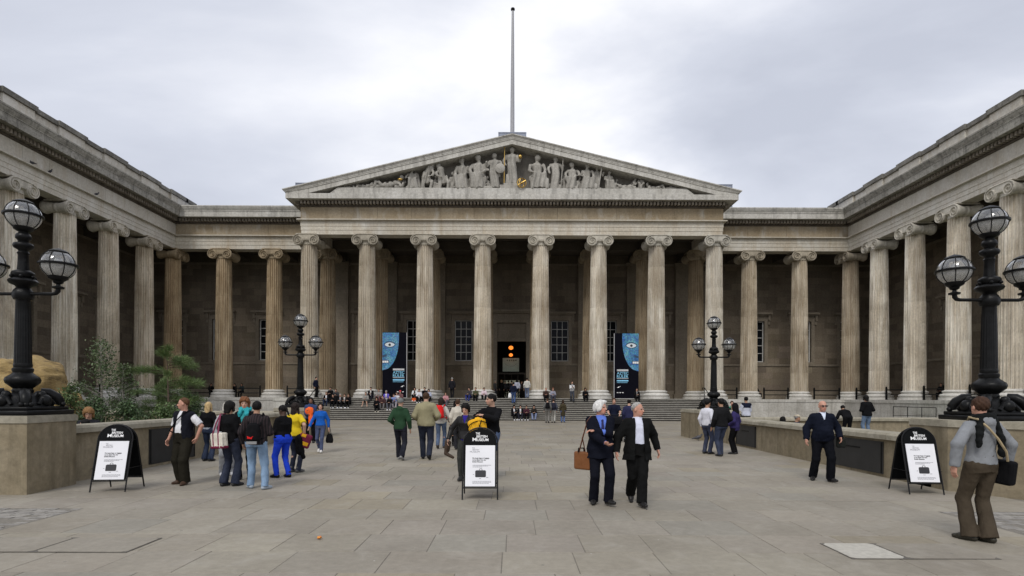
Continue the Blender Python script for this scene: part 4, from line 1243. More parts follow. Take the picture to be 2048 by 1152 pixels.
# ================================================================= railings
def railing(p0, p1, lab):
    a, b_ = Vector((p0[0], p0[1], 0)), Vector((p1[0], p1[1], 0)); d = b_ - a; L_ = d.length
    e_ = empty('railing', (p0[0], p0[1], ZS)); e_.rotation_euler = (0, 0, math.atan2(d.y, d.x)); tag(e_, lab, 'railing', 'black railings between the colonnade columns')
    k = max(2, int(L_ / 1.2) + 1)
    for i in range(k):
        x = L_ * i / (k - 1)
        mb = MB(); mb.box(x - 0.055, x + 0.055, -0.055, 0.055, 0, 0.97); mb.sphere((x, 0, 1.02), 0.075, 8, 5); mb.build('post', M_black, e_, None, False)
    for z in (0.40, 0.82):
        mb = MB(); mb.tube([(0, 0, z), (L_, 0, z)], 0.045, 6); mb.build('rail', M_black, e_, None, False)
yr = RY - 0.25
for x0, x1, lab in ((-30.0, -27.7, 'behind the shrubs, at the corner of the court'), (-25.3, -23.1, 'where a seated pair shows dark behind the bars'), (-20.6, -18.2, 'next to the portico, above the heads of the group'),
        (18.2, 20.6, 'next to the portico, behind the small lamp'), (23.1, 25.3, 'where a lone figure in black sits'), (27.7, 30.0, 'last bay before the right wing')):
    railing((x0, yr), (x1, yr), 'black two-bar railing ' + lab)
for i in range(5):
    nth = ('first', 'second', 'third', 'fourth', 'fifth')[i]
    for sg, side in ((-1, 'wing behind the garden'), (1, 'wing behind the bald man')):
        railing((sg * (WX - 0.2), BAYS[i] - 1.2), (sg * (WX - 0.2), BAYS[i + 1] + 1.2), 'black two-bar railing in the %s bay from the corner, %s' % (nth, side))
def handrail(x, lab):
    e_ = empty('handrail', (x, 43.5, 0)); tag(e_, lab, 'handrail')
    for y_, z in ((43.6, 0.14), (45.0, 0.84), (46.7, ZS)):
        mb = MB(); mb.tube([(x, y_, z), (x, y_, z + 0.95)], 0.03, 7); mb.build('post', M_black, e_)
    mb = MB(); mb.tube([(x, 43.45, 0.95), (x, 43.6, 1.08), (x, 46.6, 2.58), (x, 47.1, 2.6), (x, 47.12, 2.45)], 0.032, 8); mb.build('rail', M_black, e_)
handrail(-15.95, 'black handrail on the steps beside the man in navy leaning on it')
handrail(15.75, 'black handrail at the empty end of the steps')
e_ = empty('railing', (19.5, 29.0, 0)); tag(e_, 'thin black ramp rail in front of the right wing base', 'railing')
for i in range(4):
    x = 20.0 + 0.75 * i
    mb = MB(); mb.tube([(x, 29.9 , 0), (x, 29.9, 1.35 - 0.02 * i)], 0.018, 5); mb.build('post', M_black, e_)
mb = MB(); mb.tube([(20.0, 29.9, 1.35), (22.25, 29.9, 1.3)], 0.02, 6); mb.tube([(20.0, 29.9, 0.9), (22.25, 29.9, 0.85)], 0.015, 6); mb.build('rail', M_black, e_)

# ================================================================= covers, litter
M_cov = simple('pale_concrete', (0.41, 0.39, 0.34), 0.85, 0, 0.14, 14, 0.3, 60)
M_gap = simple('cover_joint', (0.115, 0.105, 0.09), 0.9)
def cover(x0, x1, y0, y1, mat, lab):
    e_ = empty('access_cover', ((x0 + x1) / 2, (y0 + y1) / 2, 0)); tag(e_, lab, 'cover', 'access covers in the paving')
    mb = MB(); mb.box(x0, x1, y0, y1, 0.002, 0.006); mb.build('frame', M_gap, e_)
    c = 0.05; p = [(x0 + .012 + c, y0 + .012), (x1 - .012 - c, y0 + .012), (x1 - .012, y0 + .012 + c), (x1 - .012, y1 - .012 - c), (x1 - .012 - c, y1 - .012), (x0 + .012 + c, y1 - .012), (x0 + .012, y1 - .012 - c), (x0 + .012, y0 + .012 + c)]
    mb = MB(); mb.prism(p, 0.0062, 0.010); o = mb.build('lid', mat, e_)
    if mat is M_pave: tint_mesh(o.data, [(0.97, 0.97, 0.97)] * 10)
cover(3.72, 4.34, 6.22, 6.88, M_cov, 'pale square concrete cover set in the paving')
cover(4.345, 5.35, 6.22, 6.88, M_pave, 'stone-filled cover beside the pale concrete one in the paving')
cover(-5.35, -4.30, 6.36, 7.02, M_pave, 'stone-filled double cover in the paving, half nearer the lone sign')
cover(-6.30, -5.355, 6.36, 7.02, M_pave, 'stone-filled double cover in the paving, half nearer the cobbled strip')
k = NT('orange_wrapper'); k.col(k.ramp(k.noise(k.pos(), 40, 2), [(0.4, (0.75, 0.42, 0.05)), (0.6, (0.6, 0.12, 0.03))])); k.rough(0.4)
bm = bmesh.new(); bmesh.ops.create_icosphere(bm, subdivisions=2, radius=0.03)
rr = random.Random(4)
for v in bm.verts: v.co *= rr.uniform(0.65, 1.15); v.co.z = v.co.z * 0.7 + 0.02
me = bpy.data.meshes.new('litter'); bm.to_mesh(me); bm.free(); me.materials.append(k.mat)
tag(place(me, 'litter', (-2.36, 7.0, 0.002), 0.4), 'crumpled yellow and orange wrapper on the paving', 'litter')

# ================================================================= garden: rock, shrubs, trees
def rock(cx, cy, cz, sx, sy, sz, lab, seed):
    bm = bmesh.new(); bmesh.ops.create_icosphere(bm, subdivisions=5, radius=1)
    from mathutils import noise as nz
    for v in bm.verts:
        p = v.co.normalized()
        q = Vector([math.copysign(abs(c) ** 0.68, c) for c in p]); q *= 0.9
        d = 0.26 * nz.noise(p * 1.6 + Vector((seed, 0, 0))) + 0.09 * nz.noise(p * 4 + Vector((0, seed, 0))) + 0.035 * nz.noise(p * 11)
        st = 0.05 * abs(nz.noise(Vector((p.x * 2, p.y * 2, p.z * 9 + seed))))
        q *= 1 + d - st
        v.co = Vector((q.x * sx, q.y * sy, q.z * sz))
    me = bpy.data.meshes.new('boulder'); bm.to_mesh(me); bm.free(); me.shade_smooth()
    me.materials.append(M_rock)
    tag(place(me, 'boulder', (cx, cy, cz)), lab, 'rock')
k = NT('sandstone_rock')
c = k.ramp(k.noise(k.pos(), 1.4, 7, 0.65, 0.4), [(0.3, (0.22, 0.145, 0.055)), (0.55, (0.36, 0.25, 0.10)), (0.75, (0.44, 0.33, 0.16))])
c = k.mix(k.ramp(k.noise(k.pos((2, 2, 7)), 1.2, 6, 0.7), [(0.50, 0.0), (0.64, 0.75)]), c, (0.11, 0.075, 0.035))
k.col(c); k.rough(0.92); k.bump(k.noise(k.pos((1, 1, 2)), 5, 9, 0.72, 0.5), 0.9, 0.09); M_rock = k.mat
rock(-15.75, 18.0, 1.30, 1.65, 1.3, 1.72, 'large yellow sandstone boulder behind the lamp pier', 3.1)
rock(-13.3, 16.8, 0.9, 0.75, 0.7, 1.0, 'smaller yellow sandstone boulder at the foot of the shrubs', 8.4)

def leaf_mat(name, c, tr=0.25):
    k = NT(name)
    a = k.n('ShaderNodeAttribute'); a.attribute_name = 'tint'
    cc = k.mix(1.0, c, a.outputs['Color'], 'MULTIPLY')
    k.col(cc); k.rough(0.55); k.b.inputs['Specular IOR Level'].default_value = 0.35
    k.b.inputs['Subsurface Weight'].default_value = 0.0
    return k.mat
def leaves(name, P, D, ln, wd, mat, parent, seed, droop=0.0):
    """P centres, D directions: one diamond leaf per point"""
    r = np.random.default_rng(seed); n = len(P)
    D = D / np.linalg.norm(D, axis=1, keepdims=True)
    s_ = np.cross(D, r.normal(size=(n, 3))); s_ /= np.linalg.norm(s_, axis=1, keepdims=True)
    l = (ln * r.uniform(0.7, 1.3, n))[:, None]; w_ = (wd * r.uniform(0.7, 1.3, n))[:, None]
    nn = np.cross(D, s_)
    V = np.stack([P, P + D * l * 0.45 + s_ * w_ + nn * l * 0.06, P + D * l, P + D * l * 0.45 - s_ * w_ + nn * l * 0.06], 1).reshape(-1, 3)
    F = np.arange(4 * n).reshape(-1, 4)
    me = mesh_np(name, V, F, mat, False)
    t = r.uniform(0.6, 1.35, n)[:, None] * np.array([1, 1, 1])[None] * (1 + r.normal(0, 0.06, (n, 3)))
    at = me.color_attributes.new('tint', 'FLOAT_COLOR', 'CORNER')
    arr = np.ones((n, 4, 4), np.float32); arr[:, :, :3] = t[:, None, :]
    at.data.foreach_set('color', arr.ravel())
    o = bpy.data.objects.new(name, me); return link(o, parent)
M_bark = simple('pale_bark', (0.30, 0.28, 0.24), 0.9, 0, 0.3, 20)
M_barkd = simple('dark_bark', (0.09, 0.065, 0.045), 0.9, 0, 0.3, 20)
M_l1 = leaf_mat('leaf_grey_green', (0.085, 0.12, 0.05)); M_l2 = leaf_mat('leaf_dark_green', (0.055, 0.09, 0.034)); M_l3 = leaf_mat('pine_needle', (0.115, 0.17, 0.055)); M_l4 = leaf_mat('dry_grass_blade', (0.24, 0.20, 0.07)); M_l5 = leaf_mat('leaf_mid_green', (0.085, 0.13, 0.045))
def tree(name, x, y_, h, spread, z0, nb, per, ln, wd, lm, bm_, lab, cat, seed, kind='leaf', low=0.15, grp='garden plants behind the low wall'):
    r = np.random.default_rng(seed)
    e_ = empty(name, (x, y_, 0)); tag(e_, lab, cat, grp)
    tr = MB()
    top = Vector((x + r.uniform(-0.1, 0.1), y_, h))
    pts = [Vector((x, y_, 0)).lerp(top, t) + Vector((r.uniform(-0.04, 0.04), r.uniform(-0.04, 0.04), 0)) for t in (0, 0.25, 0.5, 0.75, 1.0)]
    tr.tube(pts, [0.05, 0.042, 0.03, 0.018, 0.006], 7)
    PP, DD = [], []
    for i in range(nb):
        t = low + (0.97 - low) * (i + r.uniform(0, 0.8)) / nb
        b0 = Vector((x, y_, 0)).lerp(top, t)
        a = r.uniform(0, 2 * math.pi)
        env = math.sin(min(1.0, (1 - t) * 1.5 + 0.12) * math.pi / 2)
        L_ = spread * env * r.uniform(0.55, 1.15)
        upz = r.uniform(0.15, 0.75) if kind != 'pine' else r.uniform(-0.05, 0.25)
        d = Vector((math.cos(a), math.sin(a), upz)).normalized()
        tip = b0 + d * L_ + Vector((0, 0, -0.08 * L_ if kind == 'pine' else 0.0))
        mid = b0.lerp(tip, 0.5) + Vector((0, 0, 0.05 * L_))
        tr.tube([b0, mid, tip], [0.014, 0.009, 0.003], 5)
        for q in range(per):
            u = r.beta(2.2, 1.1)
            p = (b0.lerp(mid, u * 2) if u < 0.5 else mid.lerp(tip, u * 2 - 1))
            jit = 0.11 * (1 if kind != 'pine' else 0.25) * spread
            p = p + Vector(r.normal(0, jit, 3))
            PP.append(p)
            if kind == 'pine':
                dd = d * 0.9 + Vector(r.normal(0, 0.55, 3)) + Vector((0, 0, 0.25))
            else:
                dd = Vector(r.normal(0, 1, 3)) + d * 0.4 + Vector((0, 0, -0.15))
            DD.append(dd)
    tr.build('trunk', bm_, e_, 60)
    leaves('crown', np.array([tuple(p) for p in PP]), np.array([tuple(p) for p in DD]), ln, wd, lm, e_, seed + 1)
tree('birch_sapling', -12.25, 17.0, 3.4, 0.78, 0, 44, 62, 0.062, 0.020, M_l1, M_bark, 'tall grey-green birch sapling rising beside the boulders', 'tree', 1, low=0.25)
tree('birch_sapling', -11.75, 17.3, 2.75, 0.62, 0, 30, 52, 0.062, 0.020, M_l1, M_bark, 'shorter grey-green sapling leaning between the birch and the pine', 'tree', 2, low=0.3)
tree('pine_tree', -10.8, 18.0, 3.3, 1.35, 0, 24, 330, 0.21, 0.0045, M_l3, M_barkd, 'young pine with long bright needles above the garden wall', 'tree', 3, 'pine', 0.42)
tree('pine_tree', -11.6, 18.6, 2.35, 1.1, 0, 20, 280, 0.20, 0.0045, M_l3, M_barkd, 'short pine with long needles standing behind the birch sapling', 'tree', 4, 'pine', 0.4)
tree('shrub', -11.75, 15.9, 1.62, 0.62, 0, 34, 80, 0.075, 0.022, M_l2, M_barkd, 'dense dark green shrub under the birch sapling', 'shrub', 5, low=0.1)
tree('shrub', -10.9, 16.2, 1.50, 0.75, 0, 38, 80, 0.085, 0.020, M_l2, M_barkd, 'dense dark green shrub under the tall pine', 'shrub', 6, low=0.1)
tree('shrub', -10.15, 16.6, 1.42, 0.72, 0, 34, 80, 0.075, 0.026, M_l5, M_barkd, 'mid green shrub nearest the man in black vest', 'shrub', 7, low=0.1)
tree('shrub', -12.65, 16.4, 2.05, 0.55, 0, 34, 70, 0.065, 0.022, M_l5, M_barkd, 'mid green shrub against the smaller boulder', 'shrub', 8, low=0.1)
tree('shrub', -10.3, 18.2, 1.75, 0.8, 0, 34, 80, 0.095, 0.018, M_l2, M_barkd, 'dark shrub at the back of the bed below the pine branches', 'shrub', 9, low=0.1)
r = np.random.default_rng(5)
e_ = empty('grass_tussock', (-12.55, 14.8, 0)); tag(e_, 'tussock of dry yellow grass beside the lamp pier', 'grass', 'garden plants behind the low wall')
n = 900
PPn = np.stack([-12.55 + r.normal(0, 0.22, n), 14.8 + r.normal(0, 0.2, n), r.uniform(0.2, 1.05, n)], 1); DDn = np.stack([r.normal(0, 0.35, n), r.normal(0, 0.35, n), np.ones(n)], 1)
leaves('blade', PPn, DDn, 0.45, 0.006, M_l4, e_, 9)
# ================================================================= implicit surfaces (figures, bags, birds)
A3 = lambda *v: np.array(v, float)
class Vol:
    def __init__(s, lo, hi, h):
        s.lo = np.array(lo, float) - 3 * h; s.h = h
        s.n = np.ceil((np.array(hi, float) + 3 * h - s.lo) / h).astype(int) + 1
        s.f = np.full(s.n, 1.0, np.float32)
    def sl(s, lo, hi, pad):
        a = np.maximum(0, np.floor((np.array(lo) - pad - s.lo) / s.h).astype(int)); b_ = np.minimum(s.n, np.ceil((np.array(hi) + pad - s.lo) / s.h).astype(int) + 1)
        if (b_ <= a).any(): return None, None
        ax = [(s.lo[i] + np.arange(a[i], b_[i]) * s.h).astype(np.float32) for i in range(3)]
        return tuple(slice(a[i], b_[i]) for i in range(3)), (ax[0][:, None, None], ax[1][None, :, None], ax[2][None, None, :])
    def add(s, pr, k=0.02):
        fn, lo, hi = pr
        q, X = s.sl(lo, hi, k + 3 * s.h)
        if q is None: return
        d = fn(*X); a = s.f[q]
        h = np.clip(0.5 + 0.5 * (a - d) / k, 0, 1)
        s.f[q] = a * (1 - h) + d * h - k * h * (1 - h)
    def sub(s, pr, k=0.008):
        fn, lo, hi = pr
        q, X = s.sl(lo, hi, k + 3 * s.h)
        if q is None: return
        d = -fn(*X); a = s.f[q]
        h = np.clip(0.5 - 0.5 * (a - d) / k, 0, 1)
        s.f[q] = a * (1 - h) + d * h + k * h * (1 - h)
    def warp(s, amp, freq, seed, aniso=(1, 1, 1)):
        r = np.random.default_rng(seed); _, X = s.sl(s.lo, s.lo + s.n * s.h, 0)
        for i in range(4):
            w_ = r.normal(0, 1, 3) * freq * (1 + 0.6 * i) * np.array(aniso); ph = r.uniform(0, 6.28, 2)
            s.f += (amp / (1 + 0.7 * i)) * np.sin(w_[0] * X[0] + w_[1] * X[1] + w_[2] * X[2] + ph[0] + 1.3 * np.sin(0.6 * w_[1] * X[0] - 0.6 * w_[0] * X[2] + ph[1])).astype(np.float32)
    def nets(s):
        f = s.f; neg = f < 0
        c = [f[i:f.shape[0] - 1 + i, j:f.shape[1] - 1 + j, k:f.shape[2] - 1 + k] for i in (0, 1) for j in (0, 1) for k in (0, 1)]
        m = [q < 0 for q in c]
        cnt = np.zeros(c[0].shape, np.int8)
        for q in m: cnt += q
        mask = (cnt > 0) & (cnt < 8)
        idx = np.full(mask.shape, -1, np.int64); cells = np.argwhere(mask); idx[mask] = np.arange(len(cells))
        if len(cells) == 0: return np.zeros((0, 3)), np.zeros((0, 4), int)
        vals = np.stack([q[mask] for q in c], 1)
        corner = np.array([(i, j, k) for i in (0, 1) for j in (0, 1) for k in (0, 1)], float)
        pos = np.zeros((len(cells), 3)); nn = np.zeros(len(cells))
        for a in range(8):
            for b_ in range(a + 1, 8):
                if np.abs(corner[a] - corner[b_]).sum() != 1: continue
                va, vb = vals[:, a], vals[:, b_]; x = (va < 0) != (vb < 0)
                t = np.where(x, va / np.where(x, va - vb, 1), 0)[:, None]
                pos += np.where(x[:, None], corner[a] + (corner[b_] - corner[a]) * t, 0); nn += x
        V = s.lo + (cells + pos / nn[:, None]) * s.h
        F = []
        for ax in range(3):
            o1, o2 = [(1, 2), (2, 0), (0, 1)][ax]
            A = neg.take(range(0, neg.shape[ax] - 1), ax); B = neg.take(range(1, neg.shape[ax]), ax)
            e_ = np.argwhere(A != B)
            if len(e_) == 0: continue
            e_ = e_[(e_[:, o1] > 0) & (e_[:, o2] > 0) & (e_[:, o1] < neg.shape[o1] - 1) & (e_[:, o2] < neg.shape[o2] - 1)]
            flip = A[tuple(e_.T)]
            def cell(d1, d2):
                q = e_.copy(); q[:, o1] += d1; q[:, o2] += d2
                return idx[tuple(q.T)]
            q = np.stack([cell(-1, -1), cell(0, -1), cell(0, 0), cell(-1, 0)], 1)
            q = np.where(flip[:, None], q, q[:, ::-1])
            F.append(q)
        return V, np.concatenate(F)
def nrm(v):
    v = np.array(v, float); return v / (np.linalg.norm(v) + 1e-9)
def cap(a, b_, ra, rb, flat=False):
    a, b_ = np.array(a, float), np.array(b_, float); d = b_ - a; L2 = max(1e-9, d @ d); L_ = math.sqrt(L2); m = max(ra, rb)
    def fn(X, Y, Z):
        px, py, pz = X - a[0], Y - a[1], Z - a[2]
        tu = (px * d[0] + py * d[1] + pz * d[2]) / L2; t = np.clip(tu, 0, 1)
        r = np.sqrt((px - t * d[0]) ** 2 + (py - t * d[1]) ** 2 + (pz - t * d[2]) ** 2) - (ra + (rb - ra) * t)
        if flat: r = np.maximum(r, (tu - 1) * L_)
        return r
    return fn, np.minimum(a, b_) - m, np.maximum(a, b_) + m
def ell(c, r, Rm=None):
    c = np.array(c, float); r = np.array(r, float); mr = r.min()
    def fn(X, Y, Z):
        p = [X - c[0], Y - c[1], Z - c[2]]
        if Rm is not None:
            p = [p[0] * Rm[0, i] + p[1] * Rm[1, i] + p[2] * Rm[2, i] for i in range(3)]
        k = np.sqrt((p[0] / r[0]) ** 2 + (p[1] / r[1]) ** 2 + (p[2] / r[2]) ** 2)
        return (k - 1) * mr
    m = r.max() if Rm is not None else r
    return fn, c - m, c + m
def loft(p0, p1, xd, prof, flat0=True, flat1=False):
    """prof rows: (t, half width along xd, half depth, depth offset)"""
    p0, p1 = np.array(p0, float), np.array(p1, float); d = p1 - p0; L_ = np.linalg.norm(d); w_ = d / L_
    u = nrm(np.array(xd, float) - w_ * (np.array(xd) @ w_)); v = np.cross(w_, u)
    pr = np.array([(tuple(q) + (0.0,))[:4] for q in prof]); mm = pr[:, 1:3].max() + abs(pr[:, 3]).max()
    def fn(X, Y, Z):
        px, py, pz = X - p0[0], Y - p0[1], Z - p0[2]
        t = (px * w_[0] + py * w_[1] + pz * w_[2]) / L_; a = px * u[0] + py * u[1] + pz * u[2]; b_ = px * v[0] + py * v[1] + pz * v[2]
        A = np.interp(t, pr[:, 0], pr[:, 1]); B = np.interp(t, pr[:, 0], pr[:, 2]); O = np.interp(t, pr[:, 0], pr[:, 3])
        k = np.sqrt((a / A) ** 2 + ((b_ - O) / B) ** 2)
        return np.maximum((k - 1) * np.minimum(A, B), np.maximum(pr[0, 0] - t, t - pr[-1, 0]) * L_).astype(np.float32)
    e0, e1 = p0 + d * pr[0, 0], p0 + d * pr[-1, 0]
    return fn, np.minimum(e0, e1) - mm, np.maximum(e0, e1) + mm
def rbox(c, hs, Rm=None, r=0.02):
    c = np.array(c, float); hs = np.array(hs, float) - r
    def fn(X, Y, Z):
        p = [X - c[0], Y - c[1], Z - c[2]]
        if Rm is not None: p = [p[0] * Rm[0, i] + p[1] * Rm[1, i] + p[2] * Rm[2, i] for i in range(3)]
        q = [np.abs(p[i]) - hs[i] for i in range(3)]
        o = np.sqrt(sum(np.maximum(x, 0) ** 2 for x in q)); i_ = np.minimum(np.maximum(np.maximum(q[0], q[1]), q[2]), 0)
        return o + i_ - r
    m = np.full(3, np.linalg.norm(hs) + r) if Rm is not None else hs + r
    return fn, c - m, c + m
def rotm(yaw=0, pitch=0, roll=0):
    return np.array(Matrix.Rotation(yaw, 3, 'Z') @ Matrix.Rotation(pitch, 3, 'X') @ Matrix.Rotation(roll, 3, 'Y'))
def ik(a, c, l1, l2, hint):
    d = c - a; D = min(np.linalg.norm(d), (l1 + l2) * 0.999); u = nrm(d)
    x = (l1 * l1 - l2 * l2 + D * D) / (2 * D); h = math.sqrt(max(0, l1 * l1 - x * x))
    p = np.array(hint, float); p = nrm(p - u * (p @ u))
    return a + u * x + p * h, a + u * D

FAB = {}
def fabric(c, rough=0.85, kind='plain'):
    key = (tuple(round(x, 3) for x in c), kind)
    if key in FAB: return FAB[key]
    k = NT('fabric_%d' % len(FAB))
    g = k.noise(k.pos(), 5, 4, 0.6)
    cc = k.ramp(g, [(0.3, tuple(x * 0.84 for x in c)), (0.7, tuple(min(1, x * 1.14 + 0.002) for x in c))])
    if kind == 'jeans':
        cc = k.mix(k.ramp(k.noise(k.pos((1, 1, 0.4)), 7, 4, 0.6), [(0.45, 0.0), (0.75, 0.55)]), cc, tuple(min(1, x * 1.9 + 0.02) for x in c))
    if kind == 'plaid':
        w_ = k.n('ShaderNodeTexWave'); w_.inputs['Scale'].default_value = 7; k.l(k.pos(), w_.inputs['Vector'])
        cc = k.mix(k.ramp(w_.outputs['Fac'], [(0.7, 0.0), (0.9, 0.5)]), cc, (0.07, 0.045, 0.05))
    k.col(cc); k.rough(0.35 if kind == 'leather' else rough); k.b.inputs['Specular IOR Level'].default_value = 0.2 if kind == 'leather' else 0.08
    k.bump(k.noise(k.pos((1.0, 1.0, 0.55)), 16, 4, 0.55, 0.6), 0.5 if kind != 'leather' else 0.35, 0.03)
    FAB[key] = k.mat
    return k.mat
def skin_mat():
    k = NT('skin'); a = k.n('ShaderNodeAttribute'); a.attribute_name = 'tint'
    c = k.mix(0.35, a.outputs['Color'], k.ramp(k.noise(k.pos(), 30, 3, 0.6), [(0.3, 0.42), (0.7, 0.58)]), 'OVERLAY')
    k.col(c); k.rough(0.5); k.b.inputs['Specular IOR Level'].default_value = 0.35
    return k.mat
M_skin = skin_mat()
def hair_mat(c):
    key = ('hair', c)
    if key in FAB: return FAB[key]
    k = NT('hair_%d' % len(FAB))
    st = k.noise(k.pos((1, 1, 0.25)), 60, 4, 0.6)
    k.col(k.ramp(st, [(0.3, tuple(x * 0.6 for x in c)), (0.7, tuple(min(1, x * 1.3) for x in c))])); k.rough(0.6); k.b.inputs['Specular IOR Level'].default_value = 0.15
    k.bump(st, 0.6, 0.02); FAB[key] = k.mat
    return k.mat
TONE = {'fair': (0.50, 0.30, 0.215), 'pale': (0.56, 0.36, 0.27), 'tan': (0.36, 0.205, 0.13), 'brown': (0.19, 0.10, 0.06), 'dark': (0.075, 0.04, 0.028), 'ruddy': (0.50, 0.265, 0.19)}

def put_np(name, V, F, mat, parent):
    if len(F) == 0: return None
    me = mesh_np(name, V, F, mat, True); o = bpy.data.objects.new(name, me); COL.objects.link(o); o.parent = parent
    return o

def person(lab, x, y_, z=0.0, H=1.72, yaw=0, group=None, tone='fair', g=1.0, belly=0.0, fem=False, lean=0.0, side=0.0, pz=0.93,
           lw=None, rw=None, la=None, ra=None, lfoot=(0, 0), rfoot=(0, 0), hy=0, hp=0, lel=None, rel=None,
           top=None, inner=None, vest=None, legs=None, shoes=(0.03, 0.03, 0.03), hair=None, hat=None, scarf=None, sock=None, beard=None, glasses=None, vox=None, tie=None, seed=0, hood=None, curl=0.5, bare=False, hands=True):
    D = math.hypot(x, y_)
    h = vox or min(0.024, max(0.0085, D * 0.00088))
    fine = h < 0.0135
    sc = H / 1.75
    root = empty('person', (x, y_, z)); root.rotation_euler = (0, 0, R(yaw)); root.scale = (sc, sc, sc); tag(root, lab, 'person', group)
    rs_ = seed or int(abs(x * 131 + y_ * 17))
    # ---- skeleton (faces -y, left side is +x)
    Pv = A3(0, 0, pz); Rt = rotm(0, R(lean), R(side))
    def T(v): return Pv + Rt @ (np.array(v, float) - A3(0, 0, 0.93))
    Nk = T((0, 0.012, 1.47)); Hd = Nk + Rt @ A3(0, -0.025, 0.075) + A3(0, -0.01, 0.075) 
    sw = (0.150 if fem else 0.168) * (0.6 + 0.4 * g)
    Sh = {1: T((sw, 0.012, 1.388)), -1: T((-sw, 0.012, 1.388))}
    Hp = {s_: Pv + A3(s_ * 0.092 * (0.6 + 0.4 * g), 0, -0.02) for s_ in (1, -1)}
    wr = {1: lw, -1: rw}; an = {1: la, -1: ra}; hint = {1: lel, -1: rel}
    El, Wr, Kn, An = {}, {}, {}, {}
    for s_ in (1, -1):
        w_ = A3(*wr[s_]) if wr[s_] is not None else T((s_ * (sw + 0.075), -0.03, 0.885))
        El[s_], Wr[s_] = ik(Sh[s_], w_, 0.285, 0.255, hint[s_] or (s_ * 0.5, 0.9, -0.1))
        a = A3(*an[s_]) if an[s_] is not None else A3(s_ * 0.105, 0.0, 0.085)
        Kn[s_], An[s_] = ik(Hp[s_], a, 0.43, 0.425, (s_ * 0.12, -1, 0.05))
    pts = [Hd + A3(0, 0, 0.16), Hd - A3(0.16, 0.16, 0)] + list(El.values()) + list(Wr.values()) + list(Kn.values()) + list(An.values()) + [Pv, Nk]
    lo = np.min(pts, 0) - 0.26; hi = np.max(pts, 0) + 0.26
    tor = [(0.0, 0.150, 0.112), (0.12, 0.172, 0.122), (0.24, 0.163, 0.115), (0.40, 0.142, 0.104), (0.55, 0.152, 0.110), (0.72, 0.168, 0.120), (0.84, 0.160, 0.108), (0.92, 0.118, 0.088), (0.98, 0.078, 0.066), (1.02, 0.06, 0.055)]
    if fem: tor = [(0.0, 0.145, 0.112), (0.12, 0.176, 0.125), (0.24, 0.160, 0.112), (0.42, 0.122, 0.094), (0.55, 0.132, 0.100), (0.70, 0.150, 0.125), (0.84, 0.140, 0.096), (0.92, 0.102, 0.078), (0.98, 0.068, 0.06), (1.02, 0.052, 0.05)]
    T0, T1 = T((0, 0, 0.86)), T((0, 0.01, 1.475))
    def torso(inf, t0=0.0, t1=1.02, hemw=0.0):
        p = []
        ts = sorted(set([t0] + [q[0] for q in tor if t0 < q[0] < t1] + [t1]))
        a = np.array(tor)
        for t in ts:
            A = np.interp(t, a[:, 0], a[:, 1]) * g + inf; B = np.interp(t, a[:, 0], a[:, 2]) * g + inf
            b_ = belly * math.exp(-((t - 0.36) / 0.2) ** 2)
            if t < 0.3: A += hemw * (0.3 - t); B += hemw * (0.3 - t) * 0.8
            p.append((t, A, B + b_, -b_ * 0.8))
        return loft(T0, T1, Rt @ A3(1, 0, 0), p)
    Hm = rotm(R(hy), R(hp)) if not lean else rotm(R(hy), R(hp))
    def hd(v): return Hd + Hm @ np.array(v, float)
    gl = 0.7 + 0.3 * g
    # ---- body: one continuous skin
    v = Vol(lo, hi, h if not fine else h)
    v.add(torso(-0.012), 0.02)
    for s_ in (1, -1):
        v.add(cap(Sh[s_], El[s_], 0.050 * gl, 0.041 * gl), 0.03); v.add(cap(El[s_], Wr[s_], 0.041 * gl, 0.028), 0.012)
        v.add(cap(Hp[s_], Kn[s_], 0.082 * gl, 0.054 * gl), 0.03); v.add(cap(Kn[s_], An[s_], 0.056 * gl, 0.030), 0.012)
        mid = Kn[s_] * 0.7 + An[s_] * 0.3; v.add(cap(mid + A3(0, 0.015, 0), mid + A3(0, 0.012, -0.06), 0.05 * gl, 0.042), 0.02)
        v.add(cap(An[s_], An[s_] + A3(0, -0.03, -0.045), 0.026, 0.022), 0.01)
    v.add(cap(Nk - A3(0, 0, 0.03), hd((0, 0.022, -0.05)), 0.058, 0.052), 0.03)
    v.add(ell(hd((0, 0.016, 0.028)), (0.075, 0.094, 0.088), Hm), 0.02); v.add(ell(hd((0, -0.026, -0.038)), (0.058, 0.066, 0.078), Hm), 0.03)
    v.add(ell(hd((0, -0.058, -0.088)), (0.028, 0.026, 0.022), Hm), 0.03)
    if h < 0.017:
        v.add(cap(hd((0, -0.088, 0.008)), hd((0, -0.107, -0.030)), 0.009, 0.014), 0.012)
        for s_ in (1, -1):
            v.add(ell(hd((s_ * 0.076, 0.012, -0.012)), (0.012, 0.020, 0.031), Hm), 0.008)
            v.sub(ell(hd((s_ * 0.031, -0.098, 0.004)), (0.018, 0.016, 0.011), Hm), 0.014); v.add(cap(hd((s_ * 0.016, -0.090, 0.020)), hd((s_ * 0.045, -0.080, 0.022)), 0.007, 0.006), 0.010)
        v.add(ell(hd((0, -0.088, -0.064)), (0.024, 0.012, 0.009), Hm), 0.008)
    hk = []
    for s_ in (1, -1):
        d = nrm(Wr[s_] - El[s_]); th = nrm(A3(0, -1, 0.1) - d * (A3(0, -1, 0.1) @ d)); n_ = np.cross(d, th)
        inward = nrm(A3(-s_, 0, 0)); n_ = n_ if n_ @ inward > 0 else -n_
        hk.append((Wr[s_], d, n_, th))
        if not fine:
            v.add(loft(Wr[s_], Wr[s_] + d * 0.17, th, [(0.0, 0.026, 0.024), (0.3, 0.042, 0.022), (0.6, 0.04, 0.022), (1.0, 0.02, 0.018)]), 0.01); v.add(cap(Wr[s_] + d * 0.03 + th * 0.03, Wr[s_] + d * 0.09 + th * 0.055, 0.014, 0.011), 0.01)
